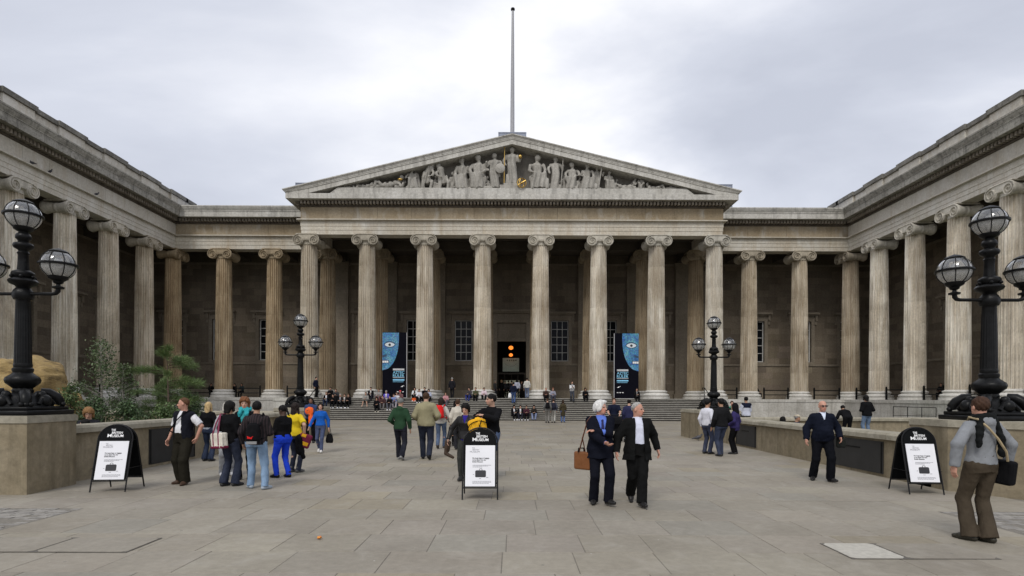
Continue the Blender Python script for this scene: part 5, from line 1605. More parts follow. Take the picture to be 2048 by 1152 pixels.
    V, F = v.nets()
    if fine and hands:
        for (w0, d, n_, th) in hk:
            hv = Vol(w0 - 0.23, w0 + 0.23, 0.0058)
            hv.add(cap(w0 - d * 0.05, w0 + d * 0.012, 0.028, 0.026), 0.01)
            hv.add(loft(w0, w0 + d * 0.09, th, [(0.0, 0.027, 0.020), (0.4, 0.040, 0.019), (1.0, 0.041, 0.014)]), 0.012)
            for i, ln in enumerate((0.072, 0.080, 0.075, 0.058)):
                b0 = w0 + d * (0.082 - 0.004 * abs(i - 1.2)) + th * (0.031 - 0.0205 * i)
                c1 = nrm(d + n_ * (curl * 0.55 + 0.06 * i)); c2 = nrm(d * (1 - 0.5 * curl) + n_ * (curl * 1.35 + 0.08 * i))
                k1 = b0 + c1 * ln * 0.52; hv.add(cap(b0, k1, 0.0098, 0.0088), 0.005); hv.add(cap(k1, k1 + c2 * ln * 0.5, 0.0088, 0.0072), 0.004)
            t0 = w0 + d * 0.022 + th * 0.026; t1 = t0 + nrm(d * 0.75 + th * 0.75 + n_ * 0.25) * 0.046; hv.add(cap(t0, t1, 0.0145, 0.0105), 0.01); hv.add(cap(t1, t1 + nrm(d + th * 0.15 + n_ * 0.3) * 0.032, 0.0105, 0.0082), 0.004)
            V2, F2 = hv.nets(); F = np.concatenate([F, F2 + len(V)]); V = np.concatenate([V, V2])
    bo = put_np('body', V, F, M_skin, root)
    t_ = np.array(TONE[tone]); col = np.tile(t_, (len(V), 1)); q = (V - Hd) @ Hm
    near = np.abs(q).max(1) < 0.16
    ck = near & (np.abs(np.abs(q[:, 0]) - 0.04) < 0.022) & (np.abs(q[:, 2] + 0.035) < 0.022) & (q[:, 1] < -0.05); col[ck] *= (1.08, 0.9, 0.88)
    lips = near & (np.abs(q[:, 0]) < 0.025) & (np.abs(q[:, 2] + 0.064) < 0.0085) & (q[:, 1] < -0.06); col[lips] *= (0.82, 0.5, 0.5)
    br = near & (np.abs(np.abs(q[:, 0]) - 0.032) < 0.018) & (np.abs(q[:, 2] - 0.024) < 0.0055) & (q[:, 1] < -0.05)
    hc = np.array(hair[1]) if hair else t_ * 0.4
    col[br] = col[br] * 0.35 + hc * 0.5
    ey = near & (((np.abs(q[:, 0]) - 0.031) / 0.015) ** 2 + ((q[:, 2] - 0.004) / 0.0075) ** 2 < 1) & (q[:, 1] < -0.05); col[ey] = (0.06, 0.045, 0.04)
    if beard is not None:
        bd = near & (q[:, 2] < -0.035) & (q[:, 1] < 0.02) & ~lips & ~((np.abs(q[:, 0]) < 0.02) & (q[:, 2] > -0.05)); col[bd] = col[bd] * (1 - beard[1]) + np.array(beard[0]) * beard[1]
    at = bo.data.color_attributes.new('tint', 'FLOAT_COLOR', 'POINT'); at.data.foreach_set('color', np.concatenate([col, np.ones((len(V), 1))], 1).astype(np.float32).ravel())
    wamp = 0.0026 if h < 0.014 else 0.0018
    # ---- trousers
    def leg_garment(c, kind='plain', inf=0.014, flare=0.0, to=1.0, nm='trousers', seat=0.0):
        v = Vol(lo, hi, h)
        v.add(torso(inf * 0.8 + seat, -0.03, 0.30), 0.03)
        for s_ in (1, -1):
            v.add(cap(Hp[s_], Kn[s_], 0.086 * gl + inf + seat * 0.6, 0.058 * gl + inf), 0.04)
            e_ = An[s_] + nrm(An[s_] - Kn[s_]) * 0.035 if to >= 1 else Kn[s_] + (An[s_] - Kn[s_]) * to
            v.add(cap(Kn[s_], e_, 0.058 * gl + inf, 0.052 + inf * 0.9 + flare, True), 0.02)
        v.warp(wamp * (1 + inf * 22), 17, rs_ + 5, (1, 1, 0.75))
        put_np(nm, *v.nets(), fabric(c, 0.85, kind), root)
    if legs: leg_garment(**legs)
    # ---- tops
    def top_garment(c, kind='plain', inf=0.016, hem=0.10, sleeve=1.0, open_=None, collar=0.0, nm='jacket', hemw=0.0, cuff=0.0, neck=1.0, pad=0.0):
        v = Vol(lo, hi, h)
        v.add(torso(inf, hem, neck, hemw), 0.02)
        for s_ in (1, -1):
            if sleeve > 0:
                v.add(cap(Sh[s_] + A3(0, 0, pad), El[s_] if sleeve > 0.5 else Sh[s_] + (El[s_] - Sh[s_]) * min(1, sleeve * 2), 0.048 * gl + inf * 0.9, 0.045 * gl + inf * (0.95 if sleeve > 0.5 else 1.5), sleeve <= 0.5), 0.05)
                if sleeve > 0.5: v.add(cap(El[s_], El[s_] + (Wr[s_] - El[s_]) * min(1.0, (sleeve - 0.5) * 2) * 1.03, 0.045 * gl + inf * 0.9, 0.034 + inf * 0.7 + cuff, True), 0.015)
            else: v.add(ell(Sh[s_] * 0.93 + Nk * 0.07, (0.05 + inf, 0.06 + inf, 0.05 + inf)), 0.03)
        if collar: v.add(cap(Nk - A3(0, 0, 0.05), Nk + A3(0, -0.004, collar), 0.07 + inf * 0.5, 0.062 + inf * 0.5, True), 0.02)
        if hood == nm: v.add(ell(T((0, 0.085, 1.45)), (0.105, 0.065, 0.085)), 0.03)
        if nm != 'shirt' or sleeve < 0.9: v.warp(wamp * (1 + inf * 14), 15, rs_ + 7, (1, 1, 0.8))
        q_, X = v.sl(v.lo, v.lo + v.n * v.h, 0)       # keep the neck clear
        v.sub(cap(Nk - A3(0, 0, 0.01), Nk + A3(0, -0.03, 0.3), 0.056, 0.06), 0.01)
        if open_:
            ztop, zbot, w1, w0 = open_
            Ri = Rt.T
            def wedge(X, Y, Z):
                dx_, dy_, dz_ = X - Pv[0], Y - Pv[1], Z - Pv[2]
                lx = dx_ * Rt[0, 0] + dy_ * Rt[1, 0] + dz_ * Rt[2, 0]; ly = dx_ * Rt[0, 1] + dy_ * Rt[1, 1] + dz_ * Rt[2, 1]; lz = dx_ * Rt[0, 2] + dy_ * Rt[1, 2] + dz_ * Rt[2, 2] + 0.93
                ww_ = np.interp(lz, [zbot, ztop], [w0, w1])
                return np.maximum(np.maximum(np.abs(lx) - ww_, ly + 0.02), zbot - lz).astype(np.float32)
            v.sub((wedge, lo, hi), 0.006)
        put_np(nm, *v.nets(), fabric(c, 0.85, kind), root)
    if inner: top_garment(**{**dict(inf=0.008, nm='shirt', hem=0.12), **inner})
    if top: top_garment(**top)
    if vest: top_garment(**{**dict(nm='waistcoat', sleeve=0.0, inf=0.024), **vest})
    if tie:
        v = Vol(lo, hi, h); a, b_ = T((0, -0.125, 1.42)), T((0, -0.178 - belly, 1.06)); v.add(loft(a, b_, (1, 0, 0), [(0, 0.022, 0.02), (0.08, 0.018, 0.015), (1.0, 0.036, 0.012)]), 0.01); put_np('tie', *v.nets(), fabric(tie), root)
    # ---- shoes
    for s_, (fy, fp) in ((1, lfoot), (-1, rfoot)):
        a = An[s_]; Rf = rotm(R(fy + s_ * 8), R(fp)); F_ = lambda q: a + Rf @ np.array(q, float)
        v = Vol(a - 0.24, a + 0.24, min(h, 0.016))
        v.add(cap(F_((0, 0.045, -0.045)), F_((0, -0.09, -0.05)), 0.041, 0.046), 0.02); v.add(cap(F_((0, -0.09, -0.055)), F_((0, -0.165, -0.058)), 0.044, 0.030), 0.02)
        v.add(cap(F_((0, 0.015, 0.035)), F_((0, -0.04, -0.03)), 0.043, 0.045), 0.03)
        up = Rf @ A3(0, 0, 1); base = F_((0, 0, -0.083))
        v.sub((lambda X, Y, Z: ((X - base[0]) * up[0] + (Y - base[1]) * up[1] + (Z - base[2]) * up[2]).astype(np.float32) + 0 * X, v.lo, v.lo + v.n * v.h), 0.004)
        put_np('shoe', *v.nets(), M_skin_shoe(tone) if bare else fabric(shoes, 0.6, 'leather' if max(shoes) < 0.3 else 'plain'), root)
    # ---- hair and headgear
    def keep(vv, nx, c0):
        """drop hair in front of / below a slanted plane in head space"""
        nx = nrm(nx)
        def fn(X, Y, Z):
            l = [(X - Hd[0]) * Hm[0, i] + (Y - Hd[1]) * Hm[1, i] + (Z - Hd[2]) * Hm[2, i] for i in range(3)]
            return (nx[0] * l[0] + nx[1] * l[1] + nx[2] * l[2] - c0).astype(np.float32)
        vv.sub((fn, vv.lo, vv.lo + vv.n * vv.h), 0.006)
    if hair:
        st, hcol = hair[0], hair[1]
        v = Vol(Hd - 0.36, Hd + 0.2, min(h, 0.016))
        inf = {'short': 0.010, 'thin': 0.006, 'bushy': 0.017, 'long': 0.016, 'curly': 0.032, 'pony': 0.010, 'bob': 0.02}[st]
        v.add(ell(hd((0, 0.02, 0.030)), (0.076 + inf, 0.092 + inf, 0.088 + inf), Hm), 0.02)
        if st == 'bushy':
            for i in range(11):
                a = -2.2 + 4.4 * i / 10; v.add(ell(hd((0.078 * math.sin(a), 0.022 + 0.085 * math.cos(a), -0.015 + 0.022 * ((i * 7) % 3 - 1))), (0.028, 0.03, 0.05)), 0.03)
            v.add(ell(hd((0.02, -0.045, 0.10)), (0.065, 0.045, 0.028), Hm), 0.03)
        v.sub(ell(hd((0, -0.098, -0.052)), (0.070, 0.078, 0.118), Hm), 0.008)
        keep(v, (0, 0.72, 1.0) if st != 'thin' else (0, 1.05, 1.0), {'thin': 0.03, 'bushy': -0.062}.get(st, -0.014))
        if st in ('long', 'curly', 'pony', 'bob'):
            dn = {'long': -0.24, 'curly': -0.15, 'pony': -0.2, 'bob': -0.13}[st]
            if st == 'pony': v.add(cap(hd((0, 0.11, 0.04)), hd((0, 0.13, dn)), 0.035, 0.018), 0.02)
            else:
                w_ = 0.078 if st != 'curly' else 0.098
                v.add(loft(hd((0, 0.055, 0.03)), Hd + Hm @ A3(0, 0.075, 0) + A3(0, 0.02, dn), Hm @ A3(1, 0, 0), [(0, w_, 0.055), (0.5, w_ * 1.08, 0.052), (1.0, w_ * 0.8, 0.03)]), 0.03)
                for s_ in (1, -1): v.add(cap(hd((s_ * 0.074, 0.0, 0.03)), hd((s_ * 0.085, -0.005, dn * 0.55)), 0.024, 0.026), 0.02)
        v.warp({'curly': 0.006, 'bushy': 0.0035}.get(st, 0.0035), 55, rs_, (1, 1, 0.4 if st != 'curly' else 1))
        put_np('hair', *v.nets(), hair_mat(hcol), root)
    if hat:
        st, hcol = hat
        v = Vol(Hd - 0.3, Hd + 0.3, min(h, 0.016))
        if st == 'beanie':
            v.add(ell(hd((0, 0.018, 0.045)), (0.092, 0.11, 0.10), Hm), 0.02); keep(v, (0, 0.25, 1), 0.02); v.add(loft(hd((0, 0.012, 0.018)), hd((0, 0.012, 0.055)), Hm @ A3(1, 0, 0), [(0, 0.093, 0.11), (1, 0.093, 0.11)]), 0.006)
        elif st == 'hood':
            v.add(ell(hd((0, 0.03, 0.01)), (0.105, 0.118, 0.135), Hm), 0.02); v.add(cap(hd((0, 0.05, -0.05)), Nk + A3(0, 0.03, -0.02), 0.09, 0.11), 0.04); v.sub(ell(hd((0, -0.13, -0.01)), (0.072, 0.12, 0.10), Hm), 0.01)
        elif st == 'cap':
            v.add(ell(hd((0, 0.018, 0.045)), (0.088, 0.106, 0.082), Hm), 0.02); keep(v, (0, 0.1, 1), 0.045); v.add(loft(hd((0, -0.06, 0.05)), hd((0, -0.165, 0.035)), Hm @ A3(1, 0, 0), [(0, 0.078, 0.008), (0.6, 0.07, 0.008), (1, 0.035, 0.008)]), 0.01)
        put_np('hat', *v.nets(), fabric(hcol), root)
    if scarf:
        v = Vol(lo, hi, h)
        for i in range(14):
            a0, a1 = i / 14 * 6.283, (i + 1) / 14 * 6.283
            p = lambda a: Nk + A3(0.085 * math.cos(a), 0.082 * math.sin(a) + 0.01, 0.022 + 0.012 * math.sin(2 * a))
            v.add(cap(p(a0), p(a1), 0.042, 0.042), 0.02)
        for s_, l in scarf[1]:
            v.add(cap(Nk + A3(s_ * 0.085, scarf[2], 0.03), Nk + A3(s_ * 0.14, scarf[2] * 1.7, -l * 0.55), 0.04, 0.04), 0.02); v.add(cap(Nk + A3(s_ * 0.14, scarf[2] * 1.7, -l * 0.55), Nk + A3(s_ * 0.15, scarf[2] * 1.75, -l), 0.04, 0.03), 0.02)
        v.warp(0.006, 45, rs_ + 3); put_np('scarf', *v.nets(), fabric(scarf[0]), root)
    if glasses:
        mb = MB(); Mh = Matrix([list(Hm[i]) + [Hd[i]] for i in range(3)] + [[0, 0, 0, 1]])
        for s_ in (1, -1):
            mb.box(s_ * 0.033 - 0.025, s_ * 0.033 + 0.025, -0.104, -0.099, -0.012, 0.018, Mh); mb.box(s_ * 0.068 - 0.004, s_ * 0.068 + 0.012, -0.1, 0.01, 0.008, 0.014, Mh)
        mb.box(-0.01, 0.01, -0.106, -0.1, 0.006, 0.013, Mh)
        o = mb.build('glasses', glasses, root, None, False)
    return root
def M_skin_shoe(t): return fabric(TONE[t])
def local(root, v):
    return root.matrix_basis @ Vector(v)
def walk(a=1.0, lead=1, w_=0.075):
    """ankles and feet of a stride: lead leg forward, other trailing on its toes"""
    f, b_ = (lead * w_, -0.27 * a, 0.09), (-lead * w_, 0.25 * a, 0.085 + 0.07 * a)
    if lead > 0: return dict(la=f, ra=b_, lfoot=(0, -6 * a), rfoot=(0, 28 * a))
    return dict(ra=f, la=b_, rfoot=(0, -6 * a), lfoot=(0, 28 * a))
# ================================================================= people in the forecourt
BLK, NAVY, JEAN, LJEAN, WHT, GRY = (0.0055, 0.0055, 0.0065), (0.008, 0.011, 0.026), (0.022, 0.031, 0.058), (0.17, 0.25, 0.36), (0.72, 0.72, 0.74), (0.30, 0.31, 0.32)
KH, OLIVE = (0.30, 0.27, 0.17), (0.018, 0.016, 0.011)
G1, G2, G3, G4 = 'visitors standing in the forecourt', 'visitors walking across the forecourt', 'visitors on the museum steps', 'visitors beyond the low walls'
HB, HBR, HBL, HGR, HWH = (0.007, 0.006, 0.0055), (0.06, 0.032, 0.018), (0.42, 0.28, 0.13), (0.30, 0.29, 0.28), (0.66, 0.65, 0.63)
def tr(c, kind='plain', **k): return dict(c=c, kind=kind, **k)

p_vest = person('man in white T-shirt and open black waistcoat looking aside', -6.54, 11.37, H=1.73, yaw=-12, group=G1, tone='ruddy', g=1.1, belly=0.03, hy=-62, hp=3,
    rw=(-0.325, -0.04, 0.90), lw=(0.27, 0.03, 0.93), lel=(1, 0.4, 0), la=(0.10, -0.08, 0.085), ra=(-0.10, 0.05, 0.085), lfoot=(10, 0), rfoot=(-14, 0), curl=0.7,
    inner=dict(c=WHT, sleeve=0.42, inf=0.014, hem=0.16, nm='shirt'), vest=dict(c=(0.008, 0.009, 0.014), inf=0.028, hem=0.06, open_=(1.42, 0.86, 0.035, 0.10)), legs=tr(OLIVE, inf=0.032, flare=0.012), shoes=(0.07, 0.042, 0.028), hair=('thin', (0.10, 0.05, 0.025)), beard=((0.10, 0.06, 0.04), 0.25))
person('blonde woman in short black jacket and flared jeans, seen from behind', -8.2, 15.4, H=1.60, yaw=172, group=G1, tone='fair', fem=True, g=1.0,
    lw=(0.16, -0.2, 1.15), rw=(-0.16, -0.2, 1.15), top=dict(c=BLK, inf=0.02, hem=0.22), inner=dict(c=(0.28, 0.30, 0.34), hem=0.12), legs=tr(JEAN, 'jeans', inf=0.006, flare=0.03), hair=('long', (0.50, 0.36, 0.18)), la=(0.12, 0, 0.085), ra=(-0.1, 0.04, 0.085))
person('person with pale hair in light grey top half hidden behind the woman with tote bag', -6.30, 12.6, H=1.62, yaw=35, group=G1, tone='pale', fem=True,
    top=dict(c=(0.40, 0.42, 0.44), inf=0.02, hem=0.05), legs=tr((0.35, 0.36, 0.38), inf=0.012), shoes=WHT, hair=('bob', (0.5, 0.47, 0.42)))
p_tote = person('dark-haired woman in black top with a tote bag on her shoulder', -5.52, 11.14, H=1.67, yaw=158, group=G1, tone='tan', fem=True, g=1.1,
    rw=(-0.10, -0.24, 1.12), lw=(0.14, -0.22, 1.10), lel=(1, 0.3, -0.3), top=dict(c=BLK, inf=0.022, hem=0.02), legs=tr((0.022, 0.027, 0.045), 'jeans', inf=0.012, flare=0.022), hair=('bob', HB), la=(0.09, 0.06, 0.085), ra=(-0.11, -0.05, 0.085))
person('smiling woman with curly auburn hair and turquoise scarf facing the group', -5.62, 12.0, H=1.74, yaw=8, group=G1, tone='fair', fem=True, hy=10, hp=4,
    lw=(0.05, -0.26, 1.16), rw=(-0.08, -0.26, 1.14), top=dict(c=BLK, inf=0.02, hem=0.0, open_=(1.44, 1.08, 0.07, 0.03)), inner=dict(c=(0.05, 0.34, 0.36), hem=0.1), scarf=((0.04, 0.36, 0.40), [(0.5, 0.16), (-0.5, 0.12)], -0.07), legs=tr(BLK, inf=0.004), shoes=BLK, hair=('curly', (0.17, 0.07, 0.03)))
p_plaid = person('man in dark checked shirt and pale blue jeans with a black backpack', -4.86, 10.85, H=1.67, yaw=188, group=G1, tone='tan', g=1.12, hy=12,
    la=(0.12, -0.05, 0.085), ra=(-0.20, 0.14, 0.085), lfoot=(25, 0), rfoot=(-20, 0), lw=(0.28, -0.08, 0.90), rw=(-0.14, -0.24, 1.10), top=dict(c=(0.018, 0.016, 0.017), kind='plaid', inf=0.024, hem=0.04, collar=0.03), legs=tr(LJEAN, 'jeans', inf=0.016), shoes=(0.35, 0.40, 0.46), hair=('short', HB))
person('woman in black top and vivid blue trousers looking down', -4.95, 12.33, H=1.57, yaw=-118, group=G1, tone='dark', fem=True, g=1.22, belly=0.02, hp=24, hy=10,
    lw=(0.10, -0.27, 1.08), rw=(-0.10, -0.27, 1.08), top=dict(c=BLK, inf=0.018, hem=0.16, collar=0.02), legs=tr((0.014, 0.05, 0.52), inf=0.008, seat=0.012), shoes=BLK, hair=('pony', HB), la=(0.10, -0.10, 0.085), ra=(-0.10, 0.08, 0.085))
p_yel = person('dark-haired woman in yellow T-shirt with a black coat over her arm', -5.02, 13.2, H=1.62, yaw=160, group=G1, tone='fair', fem=True, g=1.1,
    rw=(-0.30, 0.02, 0.95), lw=(0.12, -0.25, 1.10), rel=(-1, 0.5, 0), top=dict(c=(0.66, 0.48, 0.02), inf=0.02, hem=0.08, sleeve=0.4, nm='shirt'), legs=tr((0.025, 0.03, 0.05), 'jeans', inf=0.008), shoes=(0.1, 0.1, 0.1), hair=('long', (0.02, 0.014, 0.012)), la=(0.1, 0, 0.085))
p_blue = person('woman in bright blue jumper and jeans striding with a handbag, looking up', -6.01, 17.9, H=1.56, yaw=4, group=G2, tone='fair', fem=True, hp=-6, hy=14,
    rw=(-0.33, -0.16, 0.92), lw=(0.27, 0.06, 0.88), top=dict(c=(0.012, 0.10, 0.42), inf=0.016, hem=0.14, nm='jumper'), legs=tr((0.055, 0.07, 0.13), 'jeans', inf=0.004), shoes=(0.62, 0.60, 0.57), hair=('bob', HB), **walk(0.7, 1))
p_org = person('man in dark blue holding an orange cloth beside the small pier', -7.62, 21.6, H=1.74, yaw=6, group=G1, tone='brown', hy=8, lw=(0.02, -0.26, 1.20), rw=(-0.05, -0.27, 1.10),
    top=dict(c=(0.035, 0.055, 0.13), inf=0.022, hem=0.1, collar=0.03), legs=tr(BLK, inf=0.016), hair=('short', HB))
person('person in green hoodie and grey knitted hat walking toward the steps', -3.10, 15.85, H=1.72, yaw=176, group=G2, tone='fair', g=0.98, rw=(-0.27, -0.02, 0.90), lw=(0.20, -0.12, 1.02),
    top=dict(c=(0.022, 0.055, 0.028), inf=0.028, hem=0.02, nm='hoodie'), hood='hoodie', legs=tr((0.014, 0.015, 0.022), 'jeans', inf=0.016, flare=0.012), shoes=(0.25, 0.25, 0.25), hat=('beanie', (0.16, 0.17, 0.165)), **walk(0.75, 1, 0.09))
person('tall man in khaki jacket and dark jeans walking toward the steps', -2.41, 16.0, H=1.90, yaw=183, group=G2, tone='fair', g=1.18, lw=(0.22, -0.15, 1.02), rw=(-0.24, -0.16, 1.04),
    top=dict(c=(0.27, 0.245, 0.15), inf=0.032, hem=0.02, collar=0.035), legs=tr((0.018, 0.022, 0.036), 'jeans', inf=0.02), shoes=BLK, hair=('short', HBR), **walk(0.65, 1, 0.09))
p_red = person('person in pale jumper and jeans with a red backpack walking away', -2.42, 19.45, H=1.74, yaw=175, group=G2, tone='fair', fem=True, g=1.05, lw=(0.28, 0.02, 0.90), rw=(-0.24, -0.14, 1.0),
    top=dict(c=(0.46, 0.45, 0.41), inf=0.024, hem=0.0, nm='jumper'), legs=tr((0.075, 0.105, 0.17), 'jeans', inf=0.010), shoes=(0.05, 0.04, 0.035), hair=('bob', (0.025, 0.018, 0.014)), **walk(0.7, -1))
person('person in cream jacket walking up behind the woman in black shirt', -1.80, 18.93, H=1.70, yaw=178, group=G2, tone='fair', fem=True, top=dict(c=(0.52, 0.48, 0.41), inf=0.028, hem=0.05, collar=0.03), legs=tr((0.03, 0.03, 0.035), inf=0.012), hair=('short', HBR), **walk(0.5, 1))
person('person in long dark brown coat beside the cream jacket', -2.02, 20.6, H=1.66, yaw=186, group=G2, tone='tan', fem=True, top=dict(c=(0.022, 0.017, 0.014), inf=0.028, hem=-0.5, collar=0.03, hemw=0.05, nm='coat'), legs=tr(BLK, inf=0.004), hair=('long', HB))
p_blkw = person('woman in black shirt looking down, carrying brown boots in her hand', -0.98, 12.07, H=1.63, yaw=-8, group=G2, tone='fair', fem=True, hp=26, hy=-10, rw=(-0.37, -0.10, 0.93), lw=(0.19, -0.10, 0.95), rel=(-1, 0.6, 0),
    top=dict(c=(0.012, 0.011, 0.011), kind='leather', inf=0.020, hem=0.12, collar=0.02, open_=(1.46, 1.30, 0.06, 0.005)), inner=dict(c=(0.03, 0.02, 0.22), hem=0.06), legs=tr((0.03, 0.031, 0.028), 'jeans', inf=0.004), hair=('bob', HB), **walk(0.4, -1))
p_bagm = person('dark-haired man in black jumper holding a yellow bag to his chest, looking aside', -0.44, 12.23, H=1.84, yaw=-25, group=G2, tone='fair', hy=-50, hp=4, lw=(-0.02, -0.30, 1.30), rw=(-0.14, -0.30, 1.22), lel=(1, -0.1, -0.6), rel=(-1, -0.1, -0.5),
    top=dict(c=BLK, inf=0.022, hem=0.06, nm='jumper'), legs=tr((0.06, 0.085, 0.15), 'jeans', inf=0.014), hair=('short', HB), beard=((0.05, 0.04, 0.035), 0.3), **walk(0.4, 1))
p_wh = person('white-haired man in navy suit and blue shirt, one arm folded', 1.46, 9.40, H=1.72, yaw=6, group=G2, tone='ruddy', g=1.16, belly=0.025, hy=42, hp=2,
    lw=(-0.16, -0.215, 1.235), lel=(0.9, -0.5, -0.8), rw=(-0.02, -0.34, 1.06), rel=(-1, 0.1, -0.35), curl=0.75,
    inner=dict(c=(0.12, 0.20, 0.62), hem=0.12, collar=0.035, neck=1.0), tie=(0.03, 0.03, 0.09), top=dict(c=(0.005, 0.006, 0.012), inf=0.030, hem=-0.14, collar=0.0, open_=(1.45, 1.16, 0.085, 0.008), nm='suit_jacket', hemw=0.08, pad=0.012), legs=tr((0.005, 0.0055, 0.010), inf=0.020, flare=0.012), shoes=(0.015, 0.014, 0.014), hair=('bushy', HWH), la=(0.10, -0.14, 0.10), ra=(-0.10, 0.04, 0.085), lfoot=(12, -8), rfoot=(-10, 0))
person('grey-haired man in black jacket and open white shirt walking beside the white-haired man', 2.06, 9.36, H=1.69, yaw=4, group=G2, tone='ruddy', g=1.12, belly=0.02, hy=52, hp=4,
    rw=(-0.36, -0.02, 0.90), lw=(0.37, 0.05, 0.93), rel=(-1, 0.5, 0), curl=0.45, inner=dict(c=(0.62, 0.64, 0.76), hem=0.13, collar=0.035), top=dict(c=(0.0065, 0.0068, 0.0068), inf=0.032, hem=-0.16, open_=(1.46, 0.74, 0.06, 0.095), nm='suit_jacket', hemw=0.12, pad=0.012), legs=tr((0.006, 0.006, 0.006), inf=0.022, flare=0.014), shoes=(0.015, 0.014, 0.014),
    hair=('thin', (0.36, 0.35, 0.33)), la=(0.0, -0.26, 0.085), ra=(-0.03, 0.28, 0.16), lfoot=(0, -4), rfoot=(-4, 34))
person('man in navy T-shirt pushing a pushchair behind the two men', 4.24, 23.7, H=1.76, yaw=-6, group=G2, tone='fair', g=1.1, lw=(0.2, -0.36, 1.05), rw=(-0.2, -0.36, 1.05), top=dict(c=NAVY, inf=0.02, hem=0.08, sleeve=0.4, nm='shirt'), legs=tr((0.05, 0.05, 0.055), inf=0.016), hair=('short', HBR), **walk(0.4, 1))
person('person in dark blue jacket half hidden behind the grey-haired man', 4.87, 23.7, H=1.70, yaw=170, group=G2, tone='fair', g=1.05, top=dict(c=(0.025, 0.027, 0.07), inf=0.025, hem=0.05), legs=tr(JEAN, 'jeans', inf=0.012), hair=('short', HB), **walk(0.5, 1))
person('man in white shirt and jeans standing at the small pier', 6.15, 17.95, H=1.72, yaw=120, group=G1, tone='tan', top=dict(c=(0.62, 0.62, 0.68), inf=0.018, hem=0.08, nm='shirt'), legs=tr((0.035, 0.042, 0.07), 'jeans', inf=0.012), hair=('short', HB), rw=(-0.2, -0.12, 0.98))
person('man in black fleece and jeans seen from behind beside the small pier', 6.33, 17.25, H=1.75, yaw=196, group=G1, tone='tan', g=1.14, top=dict(c=(0.010, 0.010, 0.011), inf=0.030, hem=0.06, collar=0.03), legs=tr((0.030, 0.038, 0.065), 'jeans', inf=0.014), hair=('short', HB), lw=(0.27, -0.05, 0.90), rw=(-0.22, -0.12, 0.98), la=(0.09, 0.08, 0.085), ra=(-0.05, -0.06, 0.085))
person('person in purple jacket and black hood beside the man in black fleece', 7.0, 17.9, H=1.60, yaw=230, group=G1, tone='tan', fem=True, g=1.05, top=dict(c=(0.035, 0.028, 0.10), inf=0.028, hem=-0.08), legs=tr(BLK, inf=0.010), hat=('hood', (0.008, 0.008, 0.009)), lw=(0.20, -0.14, 1.0))
p_bald = person('bald man in sunglasses and navy jacket facing the viewer', 6.60, 12.12, H=1.72, yaw=-12, group=G2, tone='ruddy', g=1.14, belly=0.055, hy=6, glasses=simple('dark_lens', (0.01, 0.01, 0.01), 0.15), rw=(-0.33, -0.04, 0.90), lw=(0.33, -0.08, 0.95), curl=0.65,
    inner=dict(c=(0.62, 0.68, 0.80), hem=0.3, collar=0.03), top=dict(c=(0.0055, 0.0075, 0.016), inf=0.034, hem=0.0, collar=0.02, open_=(1.47, 1.33, 0.05, 0.01), cuff=0.006), legs=tr((0.004, 0.0045, 0.007), inf=0.026, flare=0.008), shoes=(0.015, 0.014, 0.014), la=(0.13, -0.12, 0.09), ra=(-0.14, 0.14, 0.10), lfoot=(18, -6), rfoot=(-12, 8))
p_grey = person('man in grey hoodie with dark scarf and brown cargo trousers, seen from behind', 5.77, 7.01, H=1.79, yaw=182, group=G2, tone='ruddy', g=0.93, hp=2, hy=-4, rw=(-0.36, -0.03, 0.92), lw=(0.35, 0.03, 0.92), curl=0.35,
    rel=(-0.9, 0.4, 0), lel=(0.9, 0.4, 0), top=dict(c=(0.22, 0.23, 0.245), inf=0.018, hem=0.13, nm='hoodie', cuff=0.006), hood='hoodie', legs=tr((0.058, 0.045, 0.031), inf=0.016, flare=0.026), shoes=(0.035, 0.032, 0.024), scarf=((0.008, 0.009, 0.009), [(-0.9, 0.42), (0.95, 0.30)], 0.07),
    hair=('short', (0.055, 0.028, 0.017)), la=(0.085, -0.06, 0.085), ra=(-0.07, 0.04, 0.085), lfoot=(14, 0), rfoot=(10, 2))

# ---- beyond the walls
person('person in black bending over the low cross wall', 14.2, 24.1, H=1.72, yaw=172, group=G4, tone='tan', lean=52, lw=(0.2, -0.55, 0.92), rw=(-0.2, -0.62, 0.92), hp=30, top=dict(c=BLK, inf=0.028, hem=0.0), legs=tr(BLK, inf=0.012), hair=('short', HB))
person('person in black jacket and light jeans standing beside the one bending over the wall', 14.95, 24.0, z=0.14, H=1.78, yaw=185, group=G4, tone='tan', lw=(0.14, -0.2, 1.1), rw=(-0.14, -0.2, 1.1), top=dict(c=BLK, inf=0.032, hem=0.0), legs=tr((0.11, 0.16, 0.24), 'jeans', inf=0.012), hair=('bob', HB), lean=6)
p_sit = person('person in white and navy top sitting on the cross wall, seen from behind', 10.35, 25.2, H=1.74, yaw=186, pz=1.02, group=G4, tone='tan', g=1.05, la=(0.12, -0.48, 0.55), ra=(-0.12, -0.48, 0.55), lw=(0.14, -0.3, 1.15), rw=(-0.14, -0.3, 1.15), top=dict(c=(0.55, 0.57, 0.66), inf=0.026, hem=0.05), vest=dict(c=NAVY, inf=0.030, hem=0.62), legs=tr(BLK, inf=0.012), hair=('short', HB))
person('person in green T-shirt behind the low cross wall', 10.42, 27.0, H=1.64, yaw=-20, group=G4, tone='fair', top=dict(c=(0.03, 0.24, 0.14), inf=0.02, hem=0.05, sleeve=0.4, nm='shirt'), legs=tr(BLK, inf=0.01), hair=('short', HBR), lw=(0.12, -0.28, 1.15), rw=(-0.12, -0.28, 1.15))
SITK = dict(la=(0.12, -0.44, 0.085), ra=(-0.12, -0.44, 0.085), lw=(0.13, -0.34, 0.55), rw=(-0.13, -0.34, 0.55))
